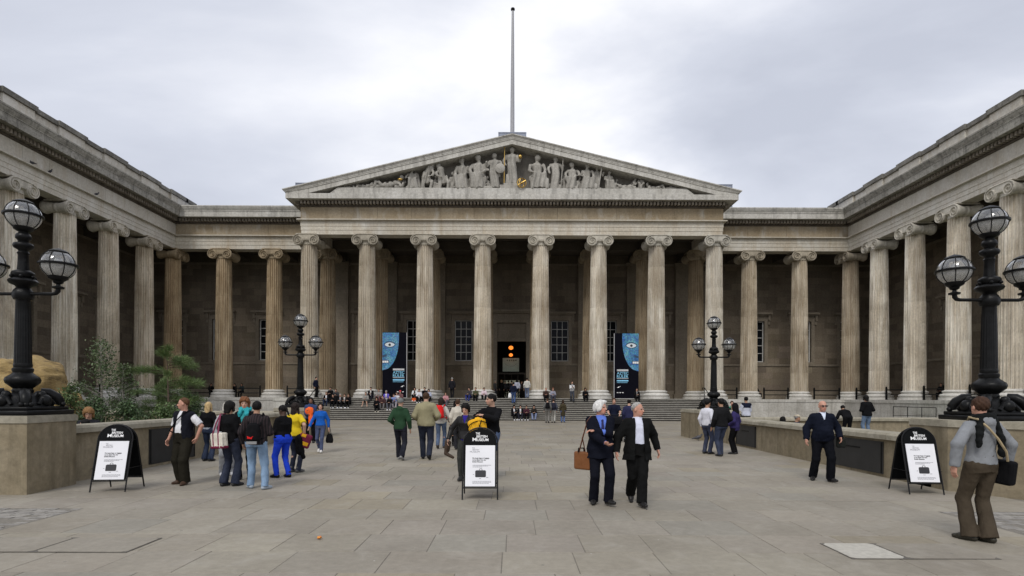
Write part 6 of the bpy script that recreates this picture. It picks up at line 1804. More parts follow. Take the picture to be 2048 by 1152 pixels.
person('dark-haired person sitting low behind the wall with dark panels', 9.55, 20.1, H=1.70, yaw=150, pz=0.33, group=G4, tone='fair', fem=True, top=dict(c=(0.05, 0.05, 0.06), inf=0.02, hem=0.05), legs=tr(JEAN, inf=0.01), hair=('bob', HB), **SITK)
person('person in beige flat cap sitting behind the wall with dark panels', 10.2, 20.4, H=1.74, yaw=40, pz=0.38, group=G4, tone='tan', top=dict(c=(0.02, 0.022, 0.05), inf=0.03, hem=0.05), legs=tr(BLK, inf=0.01), hair=('short', HGR), hat=('cap', (0.42, 0.37, 0.28)), **SITK)
person('grey-haired person sitting behind the wall, head above the sign board', 9.45, 13.4, H=1.74, yaw=165, pz=0.45, group=G4, tone='fair', top=dict(c=(0.03, 0.03, 0.032), inf=0.03, hem=0.05), legs=tr(BLK, inf=0.01), hair=('short', (0.12, 0.105, 0.095)), **SITK)
person('woman with fluffy light brown hair sitting beyond the garden wall', -9.95, 13.4, H=1.74, yaw=30, pz=0.66, group=G4, tone='fair', fem=True, hp=30, top=dict(c=(0.02, 0.02, 0.025), inf=0.03, hem=0.05), legs=tr(BLK, inf=0.01), hair=('curly', (0.26, 0.14, 0.06)), **SITK)
person('person in black hat and coat sitting beyond the garden wall', -9.98, 12.75, H=1.72, yaw=-30, pz=0.52, group=G4, tone='fair', top=dict(c=BLK, inf=0.03, hem=0.05), legs=tr(BLK, inf=0.01), hair=('bob', HB), hat=('beanie', (0.01, 0.01, 0.011)), **SITK)
person('dark-haired man in grey top sitting beyond the garden wall', -9.72, 13.0, H=1.70, yaw=-70, pz=0.44, group=G4, tone='fair', hp=12, top=dict(c=(0.15, 0.16, 0.18), inf=0.025, hem=0.05), legs=tr(BLK, inf=0.01), hair=('short', HB), **SITK)

# ---- on the steps
def sit(lab, px, n, top_c, leg_c, hair_, tone='fair', fem=False, yaw=0, shoes=BLK, spread=0.1, reach=0.0, bare=0, hat=None, kind='plain', dy=0.0, open_=None, inner=None):
    y0 = 43.4 + 0.285 * (n + 1) + 0.16 + dy
    X = (px - 1024) * (y0 - 0.2) / 1140
    return person(lab, X, y0, z=0.14 * n, H=1.72, yaw=yaw, pz=0.385, group=G3, tone=tone, fem=fem, lean=10 + reach, hp=8, vox=0.021,
        la=(spread, -0.46, 0.085), ra=(-spread, -0.46, 0.085), lw=(0.08, -0.40, 0.62), rw=(-0.08, -0.40, 0.60), inner=inner,
        top=dict(c=top_c, inf=0.022, hem=0.05, open_=open_), legs=tr(leg_c, kind, inf=0.012, to=0.15 if bare else 1.0), shoes=shoes, hair=hair_, hat=hat)
WOP = (1.45, 1.0, 0.05, 0.05)
sit('person in black sitting on the top step beside the handrail', 660, 10, BLK, BLK, ('short', HB))
sit('person in black with a white collar sitting halfway up by the handrail', 652, 7, BLK, JEAN, ('short', (0.2, 0.12, 0.07)), open_=WOP, inner=dict(c=WHT, hem=0.1))
sit('person in black with white shoes, first of the row of four on the steps', 666, 6, BLK, BLK, ('short', HB), shoes=WHT, reach=10)
sit('grey-haired person in black with white shoes in the row on the steps', 680, 6, BLK, BLK, ('short', HGR), shoes=WHT, open_=WOP, inner=dict(c=(0.3, 0.3, 0.32), hem=0.1))
sit('person in black jacket over pale shirt in the row on the steps', 688.5, 6, (0.03, 0.022, 0.02), BLK, ('short', HBR), shoes=WHT, open_=WOP, inner=dict(c=(0.5, 0.48, 0.45), hem=0.1))
sit('person in black with white sleeve stripe at the end of the row on the steps', 696, 6, BLK, BLK, ('short', HBR), shoes=WHT)
sit('person in pale grey with bare legs apart sitting on the steps', 731, 7, (0.26, 0.25, 0.23), (0.12, 0.12, 0.11), ('short', HBR), spread=0.2, bare=1, shoes=(0.45, 0.3, 0.22))
sit('man in black jacket over white shirt sitting against the column base', 741, 10, BLK, (0.02, 0.02, 0.03), ('short', HB), open_=WOP, inner=dict(c=(0.55, 0.53, 0.5), hem=0.1))
sit('person in grey patterned top sitting below the banner with blue face on its left half', 757, 9, (0.28, 0.26, 0.25), (0.14, 0.05, 0.05), ('short', HBR), fem=True)
sit('person all in black sitting low on the steps with pale sandals', 752, 4, BLK, BLK, ('bob', HB), fem=True, shoes=(0.5, 0.46, 0.38), yaw=15)
sit('person in dark red top and grey trousers sitting mid-steps', 765, 5, (0.06, 0.03, 0.03), (0.15, 0.14, 0.14), ('short', HBR))
sit('person in purple and white top sitting below the banner', 772, 8, (0.13, 0.10, 0.45), (0.3, 0.27, 0.27), ('short', HGR), open_=WOP, inner=dict(c=WHT, hem=0.1))
sit('person in blue and white top sitting mid-steps beside the purple top', 786, 6, (0.2, 0.26, 0.5), (0.35, 0.33, 0.36), ('short', HBR), fem=True, yaw=20)
sit('person in red cap sitting on the upper steps', 800, 8, (0.16, 0.08, 0.08), JEAN, ('short', HB), hat=('beanie', (0.5, 0.05, 0.06)), tone='fair')
sit('person in white jacket with dark hair sitting at the column base', 829, 10, (0.6, 0.6, 0.6), BLK, ('long', HB), fem=True, shoes=WHT, open_=WOP, inner=dict(c=BLK, hem=0.1))
sit('person in white top and black trousers beside the white jacket', 838, 9, (0.62, 0.62, 0.66), BLK, ('short', HB), fem=True, shoes=WHT)
sit('person in navy with blue jeans sitting at the top of the steps', 939, 10, (0.05, 0.045, 0.05), (0.03, 0.04, 0.16), ('short', HB), yaw=-20)
sit('person in olive green sitting beside the one in blue jeans', 951, 10, (0.07, 0.075, 0.04), BLK, ('short', HBR))
sit('woman in white and pink top sitting by the column left of the door', 968, 10, (0.62, 0.5, 0.54), BLK, ('short', HB), fem=True, dy=0.1)
sit('red-faced person in dark brown sitting at the column right of the door', 1092, 10, (0.05, 0.03, 0.025), BLK, ('thin', HBR), tone='ruddy')
sit('person in pale mauve with crossed arms sitting beside the one in dark brown', 1106, 10, (0.26, 0.26, 0.32), (0.05, 0.05, 0.07), ('short', (0.16, 0.06, 0.03)), fem=True)
sit('person in black with white sleeves and white shoes on the bottom step', 1027, 0, BLK, BLK, ('bob', HB), fem=True, shoes=WHT, yaw=20, open_=WOP, inner=dict(c=WHT, hem=0.1))
sit('person with white shirt under black jacket on the bottom step', 1041, 0, BLK, (0.02, 0.02, 0.03), ('short', HB), shoes=WHT, open_=WOP, inner=dict(c=WHT, hem=0.1))
sit('person in dark maroon leaning on a hand on the bottom step', 1053, 0, (0.06, 0.02, 0.03), BLK, ('short', HBR), shoes=WHT, reach=8)
sit('long-haired woman in black top and pale jeans on the bottom step', 1068, 0, (0.02, 0.018, 0.015), (0.22, 0.26, 0.40), ('long', HB), fem=True)
sit('dark figure hunched at the column between the door and a banner', 1171, 10, BLK, BLK, ('long', HB), tone='tan')
sit('person in black sitting in front of the banner with blue face on its right half', 1274, 10, BLK, BLK, ('short', HB), open_=WOP, inner=dict(c=(0.2, 0.2, 0.2), hem=0.1))
sit('dark-haired person in black partly behind the khaki jacket, top of the steps', 849, 10, BLK, BLK, ('short', HB))
sit('person in pale blue top just below the column base', 857, 9, (0.35, 0.38, 0.48), BLK, ('bob', HB), fem=True)
sit('person in pink top sitting mid-steps beyond the red backpack', 891, 7, (0.5, 0.25, 0.27), (0.1, 0.1, 0.12), ('short', HBR), fem=True)
sit('person in black T-shirt sitting between the two in light tops', 779, 5, BLK, (0.1, 0.1, 0.12), ('short', HB), shoes=WHT)
sit('person in white shirt sitting beside the one in blue and white', 793, 7, (0.55, 0.55, 0.6), JEAN, ('short', HBR))
sit('person in dark grey jacket leaning forward above the row of four', 672, 9, (0.04, 0.04, 0.045), BLK, ('short', HBR), reach=12)
def far(lab, px, y_, z, top_c, leg_c, hair_, yaw=180, H=1.72, tone='fair', fem=False, shoes=BLK, hem=0.05, kind='plain', grp=G3, st=0.0, **kw):
    w_ = walk(st, 1) if st else {}
    return person(lab, (px - 1024) * y_ / 1140, y_, z=z, H=H, yaw=yaw, group=grp, tone=tone, fem=fem, vox=0.022, shoes=shoes, top=dict(c=top_c, inf=0.024, hem=hem), legs=tr(leg_c, kind, inf=0.014), hair=hair_, **{**w_, **kw})
far('man in navy leaning by the handrail at the top of the steps', 632, 46.9, ZS, NAVY, BLK, ('short', HB), yaw=70)
far('man in black suit walking away at the top of the steps', 904, 47.4, ZS, (0.014, 0.014, 0.018), (0.012, 0.012, 0.014), ('short', HGR), hem=-0.12, st=0.4)
far('woman in black waistcoat with white sleeves coming down the steps', 1144, 46.1, 1.40, (0.6, 0.6, 0.6), (0.05, 0.055, 0.07), ('short', HB), yaw=10, fem=True, vest=dict(c=BLK, hem=0.05), lw=(0.02, -0.28, 1.2), rw=(-0.05, -0.28, 1.2), st=0.4)
p_wbag = far('man in dark jumper and blue jeans climbing toward the door with a white carrier bag', 1027, 45.7, 1.26, NAVY, (0.06, 0.10, 0.22), ('short', HB), st=0.5)
far('person in white patterned jacket and jeans with a bag, walking to the door', 1054, 47.2, ZS, (0.5, 0.49, 0.45), (0.13, 0.16, 0.24), ('short', HB), st=0.4)
far('person in white shirt entering the door behind the man in blue jeans', 1034, 53.5, ZS, (0.5, 0.52, 0.62), BLK, ('long', HB), H=1.8)
far('grey-clad person with a pale bag at the edge of the doorway crowd', 990, 55.0, ZS, (0.10, 0.10, 0.10), (0.05, 0.05, 0.06), ('short', (0.4, 0.36, 0.3)), yaw=60)
far('blonde person in black in the doorway crowd', 1003, 55.3, ZS, BLK, BLK, ('bob', HBL), yaw=20, fem=True, H=1.78)
far('person in dark coat beside the blonde one in the doorway', 1010, 55.8, ZS, (0.03, 0.03, 0.034), BLK, ('short', HBR), yaw=200)
far('dark figure in the middle of the doorway', 1017, 56.3, ZS, BLK, BLK, ('short', HB), H=1.76)
far('dark figure with backpack hump in the doorway', 1023, 55.6, ZS, (0.02, 0.02, 0.022), BLK, ('short', HB), yaw=170)
far('dark-haired person inside the doorway by its right jamb', 1043, 55.9, ZS, (0.03, 0.025, 0.025), BLK, ('short', HB), yaw=20, H=1.68)
pa = far('person in grey jacket with dark backpack walking to the steps', 1095, 39.4, 0, (0.13, 0.13, 0.125), (0.20, 0.19, 0.175), ('short', HBR), H=1.70, st=0.5, grp=G2)
pb = far('person in dark jacket and pale trousers with backpack walking to the steps', 1107, 39.6, 0, (0.06, 0.065, 0.085), (0.36, 0.35, 0.32), ('short', HBR), H=1.68, st=0.5, grp=G2)
far('person in long olive brown coat walking to the steps', 1126, 40.2, 0, (0.055, 0.045, 0.025), (0.10, 0.15, 0.30), ('bob', (0.04, 0.025, 0.015)), H=1.58, hem=-0.55, fem=True, grp=G2)
def bench(lab, X, y_, c, hair_, fem=False, yaw=0):
    return person(lab, X, y_, z=ZS, H=1.70, yaw=yaw, pz=0.52, group='visitors sitting behind the colonnade railing', tone='tan', fem=fem, lean=6, vox=0.024, top=dict(c=c, inf=0.024, hem=0.05), legs=tr(BLK, inf=0.012), hair=hair_, la=(0.1, -0.45, 0.085), ra=(-0.1, -0.45, 0.085), lw=(0.1, -0.36, 0.7), rw=(-0.1, -0.36, 0.7))
bench('hunched dark figure sitting behind the railing beside the shrubs', -28.1, 53.2, BLK, ('short', HB), yaw=40)
bench('dark figure sitting behind the railing, one of a pair', -25.75, 53.0, BLK, ('short', HB), yaw=-20)
bench('long-haired dark figure sitting behind the railing, other of the pair', -25.1, 53.0, (0.012, 0.02, 0.022), ('long', HB), True)
bench('lone figure in black sitting behind the railing right of the portico', 22.7, 53.0, BLK, ('short', HB), yaw=30)
bench('lone dark figure sitting behind the right wing railing', 32.4, 43.0, BLK, ('short', HB), yaw=-60)
# ================================================================= bags and carried things
def blob(name, prims, h, mat, lab, cat, k=0.015, group=None, parts=(), warp=0.0):
    lo = np.min([p[1] for p in prims], 0); hi = np.max([p[2] for p in prims], 0)
    v = Vol(lo, hi, h)
    for p in prims: v.add(p, k)
    if warp: v.warp(warp, 22, 3)
    root = empty(name, tuple((lo + hi) / 2 * A3(1, 1, 0) + A3(0, 0, lo[2])))
    tag(root, lab, cat, group)
    V, F = v.nets(); me = mesh_np('bag_body', V, F, mat, True); link(bpy.data.objects.new('bag_body', me), root)
    for nm, mb, m in parts: mb.build(nm, m, root, 50)
    return root
def strap(pts, r=0.012):
    mb = MB(); mb.tube(pts, r, 6); return mb
def LW(p, *v): return tuple(local(p, v))
def rot_of(p): return np.array(Matrix.Rotation(p.rotation_euler.z, 3, 'Z'))
LEA = fabric((0.18, 0.07, 0.025), 0.5, 'leather'); CBLK = fabric((0.006, 0.006, 0.007)); CRED = fabric((0.62, 0.02, 0.02)); CYEL = fabric((0.72, 0.38, 0.02)); CMAR = fabric((0.16, 0.02, 0.05)); CCRM = fabric((0.62, 0.58, 0.50))
# brown leather case of the white-haired man
c = LW(p_wh, -0.27, 0.10, 0.72); Rm = rotm(R(-42))
b = MB(); 
bagroot = blob('shoulder_case', [rbox(c, (0.16, 0.055, 0.15), Rm, 0.03)], 0.010, LEA, 'brown leather case hanging from the shoulder of the white-haired man', 'bag',
    parts=[('strap', strap([LW(p_wh, -0.34, 0.12, 0.85), LW(p_wh, -0.30, 0.02, 1.10), LW(p_wh, -0.235, -0.055, 1.40), LW(p_wh, -0.17, -0.04, 1.475), LW(p_wh, -0.17, 0.08, 1.46), LW(p_wh, -0.27, 0.16, 1.1), LW(p_wh, -0.23, 0.12, 0.86)], 0.011), fabric((0.10, 0.035, 0.018), 0.5, 'leather')),
           ('handle', strap([LW(p_wh, -0.36, 0.09, 0.86), LW(p_wh, -0.35, 0.09, 0.93), LW(p_wh, -0.26, 0.11, 0.93), LW(p_wh, -0.25, 0.11, 0.86)], 0.012), CBLK)])
# tote
c = LW(p_tote, 0.06, 0.19, 0.94); Rm = rot_of(p_tote) @ rotm(R(-12), 0, R(4))
mbt = MB(); Mt = Matrix.Translation(c) @ Matrix([list(r_) + [0] for r_ in Rm] + [[0, 0, 0, 1]])
mbt.box(-0.205, 0.205, -0.075, 0.075, -0.155, -0.09, Mt, 0.02)
mst = MB(); 
for sx in (-0.09, 0.09): mst.box(sx - 0.016, sx + 0.016, 0.068, 0.078, -0.09, 0.15, Mt)
q = [tuple(Mt @ Vector(v)) for v in ((-0.09, 0.07, 0.14), (-0.06, 0.03, 0.32))] + [LW(p_tote, 0.175, 0.06, 1.47), LW(p_tote, 0.16, -0.05, 1.47)]
mst.tube(q, 0.016, 6)
mst.tube([tuple(Mt @ Vector((0.09, 0.07, 0.14))), tuple(Mt @ Vector((0.02, 0.04, 0.34))), LW(p_tote, 0.19, 0.05, 1.47)], 0.014, 6)
blob('tote_bag', [rbox(c, (0.20, 0.07, 0.15), Rm, 0.03)], 0.011, CCRM, 'cream canvas tote bag with maroon base and straps on the dark-haired woman', 'bag', parts=[('base', mbt, CMAR), ('strap', mst, fabric((0.22, 0.05, 0.09)))], warp=0.004)
# backpacks
def backpack(p, sx, sz, zc, mat, lab, trim, emblem=False, dp=0.10, off=0.22):
    c = A3(*LW(p, 0, off, zc)); Rm = rot_of(p); s_ = p.scale.x; v = 0.02 if c[1] > 18 else 0.011
    prims = [loft(A3(*LW(p, 0, off, zc - sz)), A3(*LW(p, 0, off - 0.01, zc + sz)), Rm @ A3(1, 0, 0), [(0, sx * 0.9, dp * 0.75), (0.15, sx, dp), (0.6, sx * 0.96, dp * 0.95), (0.88, sx * 0.75, dp * 0.7), (1.0, sx * 0.4, dp * 0.3)]), loft(A3(*LW(p, 0, off + dp * 0.7, zc - sz * 0.8)), A3(*LW(p, 0, off + dp * 0.65, zc + sz * 0.1)), Rm @ A3(1, 0, 0), [(0, sx * 0.7, dp * 0.4), (0.5, sx * 0.75, dp * 0.5), (1, sx * 0.65, dp * 0.3)])]
    st_ = MB()
    for s2 in (-1, 1): st_.tube([LW(p, s2 * 0.11, off - 0.06, zc + sz * 0.7), LW(p, s2 * 0.13, 0.02, 1.5), LW(p, s2 * 0.14, -0.13, 1.40), LW(p, s2 * 0.17, -0.15, 1.2), LW(p, s2 * 0.19, 0.0, 1.02), LW(p, s2 * 0.12, off - 0.06, zc - sz * 0.7)], 0.017, 6)
    parts = [('strap', st_, trim)]
    if emblem:
        e_ = MB(); Mt = Matrix.Translation(LW(p, 0.02, off + dp * 1.22, zc - 0.09)) @ Matrix([list(r_) + [0] for r_ in Rm] + [[0, 0, 0, 1]])
        e_.poly([tuple(Mt @ Vector(v)) for v in ((-0.06, 0, 0.03), (-0.01, 0, 0.0), (0.06, 0, 0.028), (0.05, 0, 0.0), (0.055, 0, -0.02), (-0.03, 0, -0.03), (-0.035, 0, 0.0))]); parts.append(('emblem', e_, CRED))
        g_ = MB(); Mg = Matrix.Translation(LW(p, 0, off + dp * 1.05, zc - 0.2)) @ Matrix([list(r_) + [0] for r_ in Rm] + [[0, 0, 0, 1]]); g_.box(-0.09, 0.09, -0.02, 0.012, -0.02, 0.03, Mg); parts.append(('reflector', g_, fabric((0.25, 0.25, 0.25))))
    blob('backpack', prims, v, mat, lab, 'backpack', parts=parts, warp=0.003)
backpack(p_plaid, 0.135, 0.19, 1.13, CBLK, 'black backpack with small red emblem on the man in checked shirt', CBLK, True)
backpack(p_red, 0.145, 0.22, 1.27, CRED, 'red backpack on the person in pale jumper', CRED)
backpack(pa, 0.15, 0.22, 1.25, CBLK, 'dark backpack on the person in grey jacket near the steps', CBLK)
backpack(pb, 0.15, 0.22, 1.25, fabric((0.02, 0.022, 0.035)), 'dark backpack on the person in pale trousers near the steps', CBLK)
# yellow bag held by the man in black
c = A3(*LW(p_bagm, -0.13, -0.37, 1.10)); Rm = rotm(R(10), 0, R(-12))
mz = MB(); Mt = Matrix.Translation(c) @ Matrix([list(r_) + [0] for r_ in Rm] + [[0, 0, 0, 1]])
mz.tube([tuple(Mt @ Vector((0.2 * math.sin(a), -0.115, 0.12 * math.cos(a) - 0.02))) for a in [-1.4 + 0.28 * i for i in range(11)]], 0.009, 5); mz.tube([tuple(Mt @ Vector(v)) for v in ((0.02, -0.12, -0.12), (0.04, -0.125, 0.0), (0.1, -0.115, 0.1))], 0.012, 5)
blob('yellow_bag', [rbox(c, (0.185, 0.10, 0.14), Rm, 0.08), ell(c + A3(0.03, -0.03, 0.06), (0.12, 0.09, 0.12))], 0.011, CYEL, 'bulging yellow bag held by the man in black jumper', 'bag', parts=[('zip', mz, CBLK)], warp=0.006)
# brown boots / umbrella carried by the woman in black
c = A3(*LW(p_blkw, -0.40, -0.13, 0.80))
blob('boots', [cap(c + A3(0, 0, 0.07), c + A3(-0.02, 0, -0.16), 0.045, 0.04), cap(c + A3(-0.02, 0, -0.18), c + A3(0.13, -0.02, -0.26), 0.042, 0.03), cap(c + A3(0.05, 0.03, 0.05), c + A3(0.02, 0.03, -0.12), 0.04, 0.035)], 0.010, fabric((0.055, 0.036, 0.024), 0.5, 'leather'), 'dark brown boots hanging from the hand of the woman in black shirt', 'boots')
# handbag of the woman in blue
c = A3(*LW(p_blue, 0.30, 0.05, 0.50))
blob('handbag', [loft(c - A3(0, 0, 0.15), c + A3(0, 0, 0.15), (1, 0.2, 0), [(0, 0.10, 0.05), (0.3, 0.12, 0.06), (0.8, 0.09, 0.05), (1, 0.05, 0.03)])], 0.015, CBLK, 'black handbag swinging from the hand of the woman in blue jumper', 'bag', parts=[('strap', strap([tuple(c + A3(-0.05, 0, 0.13)), tuple(c + A3(0.0, 0, 0.42)), tuple(c + A3(0.05, 0, 0.13))], 0.012), CBLK)])
# orange cloth
c = A3(*LW(p_org, 0.02, -0.30, 1.22))
blob('orange_cloth', [ell(c, (0.15, 0.08, 0.15)), cap(c - A3(-0.04, 0, 0.1), c - A3(-0.06, 0, 0.42), 0.07, 0.09)], 0.016, fabric((0.85, 0.14, 0.03)), 'bright orange cloth bundled in the arms of the man in dark blue', 'cloth', warp=0.008)
# maroon and yellow bag, black coat of the woman in yellow
c = A3(*LW(p_yel, -0.31, 0.02, 0.80)); Rm = rotm(R(15), 0, R(20))
my = MB(); Mt = Matrix.Translation(c) @ Matrix([list(r_) + [0] for r_ in Rm] + [[0, 0, 0, 1]]); my.box(-0.05, 0.10, -0.068, -0.055, -0.1, -0.02, Mt); my.box(-0.1, 0.0, -0.068, -0.055, 0.08, 0.15, Mt)
blob('shoulder_bag', [rbox(c, (0.14, 0.06, 0.16), Rm, 0.04)], 0.011, CMAR, 'maroon bag with yellow patches at the hip of the woman in yellow', 'bag', parts=[('patch', my, CYEL), ('strap', strap([LW(p_yel, -0.33, 0.03, 0.95), LW(p_yel, -0.24, 0.08, 1.25), LW(p_yel, -0.13, 0.03, 1.48)], 0.014), CBLK)])
c = A3(*LW(p_yel, -0.22, 0.10, 0.86))
blob('coat', [cap(c, c + A3(0.02, 0, -0.3), 0.09, 0.08), cap(c + A3(0.03, 0, -0.25), c + A3(0.10, -0.02, -0.42), 0.06, 0.045)], 0.012, CBLK, 'black coat hung over the arm of the woman in yellow', 'coat', warp=0.008)
# bald man's pouch, vest man's bag
c = A3(*LW(p_bald, 0.37, 0.0, 0.84)); blob('waist_bag', [rbox(c, (0.09, 0.05, 0.11), rotm(R(-20)), 0.035)], 0.011, fabric((0.018, 0.02, 0.018)), 'dark pouch hanging at the hip of the bald man', 'bag', parts=[('strap', strap([LW(p_bald, 0.36, 0.0, 0.93), LW(p_bald, 0.35, 0.02, 1.05)], 0.01), CBLK)])
c = A3(*LW(p_vest, -0.24, 0.12, 0.86)); blob('satchel', [rbox(c, (0.07, 0.10, 0.14), rotm(R(20)), 0.03)], 0.011, CBLK, 'black satchel behind the hip of the man in waistcoat', 'bag', parts=[('strap', strap([LW(p_vest, -0.24, 0.05, 1.0), LW(p_vest, -0.21, -0.14, 1.08), LW(p_vest, -0.02, -0.185, 1.28), LW(p_vest, 0.10, -0.13, 1.43), LW(p_vest, 0.125, 0.0, 1.485), LW(p_vest, 0.08, 0.12, 1.42), LW(p_vest, -0.14, 0.16, 1.1), LW(p_vest, -0.23, 0.14, 0.98)], 0.012), CBLK)])
# hoodie man's bag with buff strap
c = A3(*LW(p_grey, -0.25, 0.02, 0.84)); Rm = rot_of(p_grey) @ rotm(R(-70), 0, R(-6))
mf = MB(); Mt = Matrix.Translation(c) @ Matrix([list(r_) + [0] for r_ in Rm] + [[0, 0, 0, 1]]); mf.box(0.02, 0.12, -0.09, -0.07, -0.13, 0.02, Mt, 0.008)
blob('messenger_bag', [rbox(c, (0.13, 0.065, 0.15), Rm, 0.035)], 0.010, CBLK, 'black messenger bag with tan flap on the hip of the man in grey hoodie', 'bag',
    parts=[('flap', mf, fabric((0.22, 0.12, 0.05))), ('strap', strap([LW(p_grey, -0.22, 0.12, 0.98), LW(p_grey, -0.16, 0.165, 1.10), LW(p_grey, -0.05, 0.175, 1.25), LW(p_grey, 0.06, 0.165, 1.38), LW(p_grey, 0.125, 0.10, 1.475), LW(p_grey, 0.13, -0.02, 1.495), LW(p_grey, 0.06, -0.15, 1.38), LW(p_grey, -0.12, -0.17, 1.1), LW(p_grey, -0.22, -0.1, 0.95)], 0.015), fabric((0.36, 0.29, 0.18))), ])
# white carrier bag
c = A3(*LW(p_wbag, 0.30, 0.02, 0.68)); blob('carrier_bag', [loft(c - A3(0, 0, 0.2), c + A3(0, 0, 0.2), (1, 0, 0), [(0, 0.14, 0.06), (0.6, 0.13, 0.06), (1, 0.05, 0.03)])], 0.02, fabric((0.75, 0.75, 0.75)), 'white carrier bag in the hand of the man climbing to the door', 'bag')
# orange bag on the steps
blob('orange_bag', [rbox((-7.95, 46.25, 1.40 + 0.14), (0.17, 0.08, 0.14), None, 0.04)], 0.02, fabric((0.7, 0.12, 0.03)), 'orange bag on the steps beside the person in white jacket', 'bag')
# pushchair
def pushchair(x, y_):
    e_ = empty('pushchair', (x, y_, 0)); tag(e_, 'pushchair with dark hood pushed by the man in navy T-shirt', 'pushchair')
    def B(nm, mb, m): mb.build(nm, m, e_, 50, False)
    for sx in (-0.26, 0.26):
        for yy, r_ in ((-0.35, 0.11), (0.32, 0.14)):
            mb = MB(); mb.tube([(sx, yy + r_ * math.cos(a), r_ + 0.02 + r_ * math.sin(a)) for a in [2 * math.pi * i / 16 for i in range(16)]], 0.022, 6, True)
            for i in range(3):
                a = i * math.pi / 3; mb.tube([(sx, yy - r_ * math.cos(a), r_ + 0.02 - r_ * math.sin(a)), (sx, yy + r_ * math.cos(a), r_ + 0.02 + r_ * math.sin(a))], 0.008, 4)
            B('wheel', mb, M_black)
        mb = MB(); mb.tube([(sx, -0.35, 0.14), (sx, 0.1, 0.55), (sx, 0.5, 1.05)], 0.014, 6); mb.tube([(sx, 0.32, 0.16), (sx, -0.1, 0.6), (sx, -0.3, 0.66)], 0.014, 6); B('frame', mb, M_balu)
    mb = MB(); mb.tube([(-0.26, 0.5, 1.05), (0.26, 0.5, 1.05)], 0.02, 6); B('handle', mb, M_black)
    mb = MB(); mb.bridge([(-0.22, -0.25, 0.45), (0.22, -0.25, 0.45), (0.22, 0.12, 0.42), (-0.22, 0.12, 0.42)], [(-0.22, -0.25, 0.5), (0.22, -0.25, 0.5), (0.22, 0.1, 0.48), (-0.22, 0.1, 0.48)]); mb.bridge([(-0.22, 0.12, 0.43), (0.22, 0.12, 0.43), (0.22, 0.36, 0.9), (-0.22, 0.36, 0.9)], [(-0.22, 0.08, 0.47), (0.22, 0.08, 0.47), (0.22, 0.31, 0.92), (-0.22, 0.31, 0.92)]); B('seat', mb, CBLK)
    mb = MB(); 
    for i in range(6):
        a0, a1 = R(20 + 22 * i), R(20 + 22 * (i + 1)); f = lambda a: (0.30 - 0.42 * math.cos(a - 0.4), 0.62 + 0.40 * math.sin(a - 0.1))
        (ya, za_), (yb, zb) = f(a0), f(a1); mb.bridge([(-0.23, ya, za_), (0.23, ya, za_), (0.23, yb, zb), (-0.23, yb, zb)], [(-0.23, ya + 0.02, za_ - 0.02), (0.23, ya + 0.02, za_ - 0.02), (0.23, yb + 0.02, zb - 0.02), (-0.23, yb + 0.02, zb - 0.02)])
    B('hood', mb, CBLK)
pushchair(4.18, 22.75)

# ================================================================= pigeons
pv = Vol((-0.1, -0.2, -0.05), (0.1, 0.25, 0.3), 0.009)
for p in (ell((0, 0, 0.13), (0.055, 0.11, 0.06), rotm(0, R(-18))), ell((0, -0.105, 0.225), (0.026, 0.032, 0.028)), cap((0, -0.07, 0.16), (0, -0.10, 0.21), 0.035, 0.022), cap((0, 0.08, 0.11), (0, 0.2, 0.075), 0.035, 0.018), cap((0, -0.13, 0.222), (0, -0.155, 0.214), 0.008, 0.004), cap((0.02, 0.01, 0.09), (0.02, -0.005, 0.006), 0.007, 0.006), cap((-0.02, 0.01, 0.09), (-0.02, -0.005, 0.006), 0.007, 0.006), cap((0.02, -0.005, 0.007), (0.02, -0.045, 0.006), 0.006, 0.005), cap((-0.02, -0.005, 0.007), (-0.02, -0.045, 0.006), 0.006, 0.005)):
    pv.add(p, 0.012)
PIG = mesh_np('pigeon', *pv.nets(), simple('pigeon_feathers', (0.055, 0.055, 0.065), 0.6, 0, 0.5, 30), True)
tag(place(PIG, 'pigeon', (7.62, 23.3, 0.0), 1.2, scale=(1.2, 1.2, 1.2)), 'grey pigeon on the paving beside the small pier', 'pigeon', 'pigeons')
for yv, rz_, lab in ((37.7, 1.4, 'pigeon on the ledge above the lamp, first of three'), (36.3, -1.5, 'pigeon perched on the left wing ledge above the column capital'), (41.9, 1.9, 'pigeon on the ledge nearest the corner of the court')):
    tag(place(PIG, 'pigeon', (-WX + 0.66 + XC, yv, 16.42), rz_, scale=(1.3, 1.3, 1.3)), lab, 'pigeon', 'pigeons')
# ================================================================= pediment sculpture
def statue(prims, cx, z0=18.80, s_=1.0, warp=0.045, k=0.04, fr=(19, 16, 2.2), h=0.036, yb=None):
    """local frame: x along the pediment, -y to the front, z up"""
    lo = np.min([p[1] for p in prims], 0); hi = np.max([p[2] for p in prims], 0)
    v = Vol(lo, hi, h)
    for p in prims: v.add(p, k)
    if warp:
        r = np.random.default_rng(int(abs(cx) * 10)); _, X = v.sl(v.lo, v.lo + v.n * v.h, 0)
        v.f += (warp * np.sin(fr[0] * X[0] + 2.0 * np.sin(fr[2] * X[2] + r.uniform(0, 6)) + r.uniform(0, 6)) * np.clip((hi[2] * 0.80 - X[2]) / 0.3, 0, 1)).astype(np.float32) * (1 + 0 * X[1])
    V, F = v.nets(); me = mesh_np('statue', V, F, M_scul, True)
    o = bpy.data.objects.new('statue', me); o.location = (cx + XC, PY - 0.86 if yb is None else yb, z0); o.scale = (s_ * 1.24, s_ * 0.95, s_ * 1.04)
    return link(o, museum)
def head(c, r=0.17): return [ell(c, (r * 0.82, r * 0.95, r * 1.15)), ell((c[0], c[1] + 0.03, c[2] + 0.06), (r * 0.95, r * 1.0, r))]
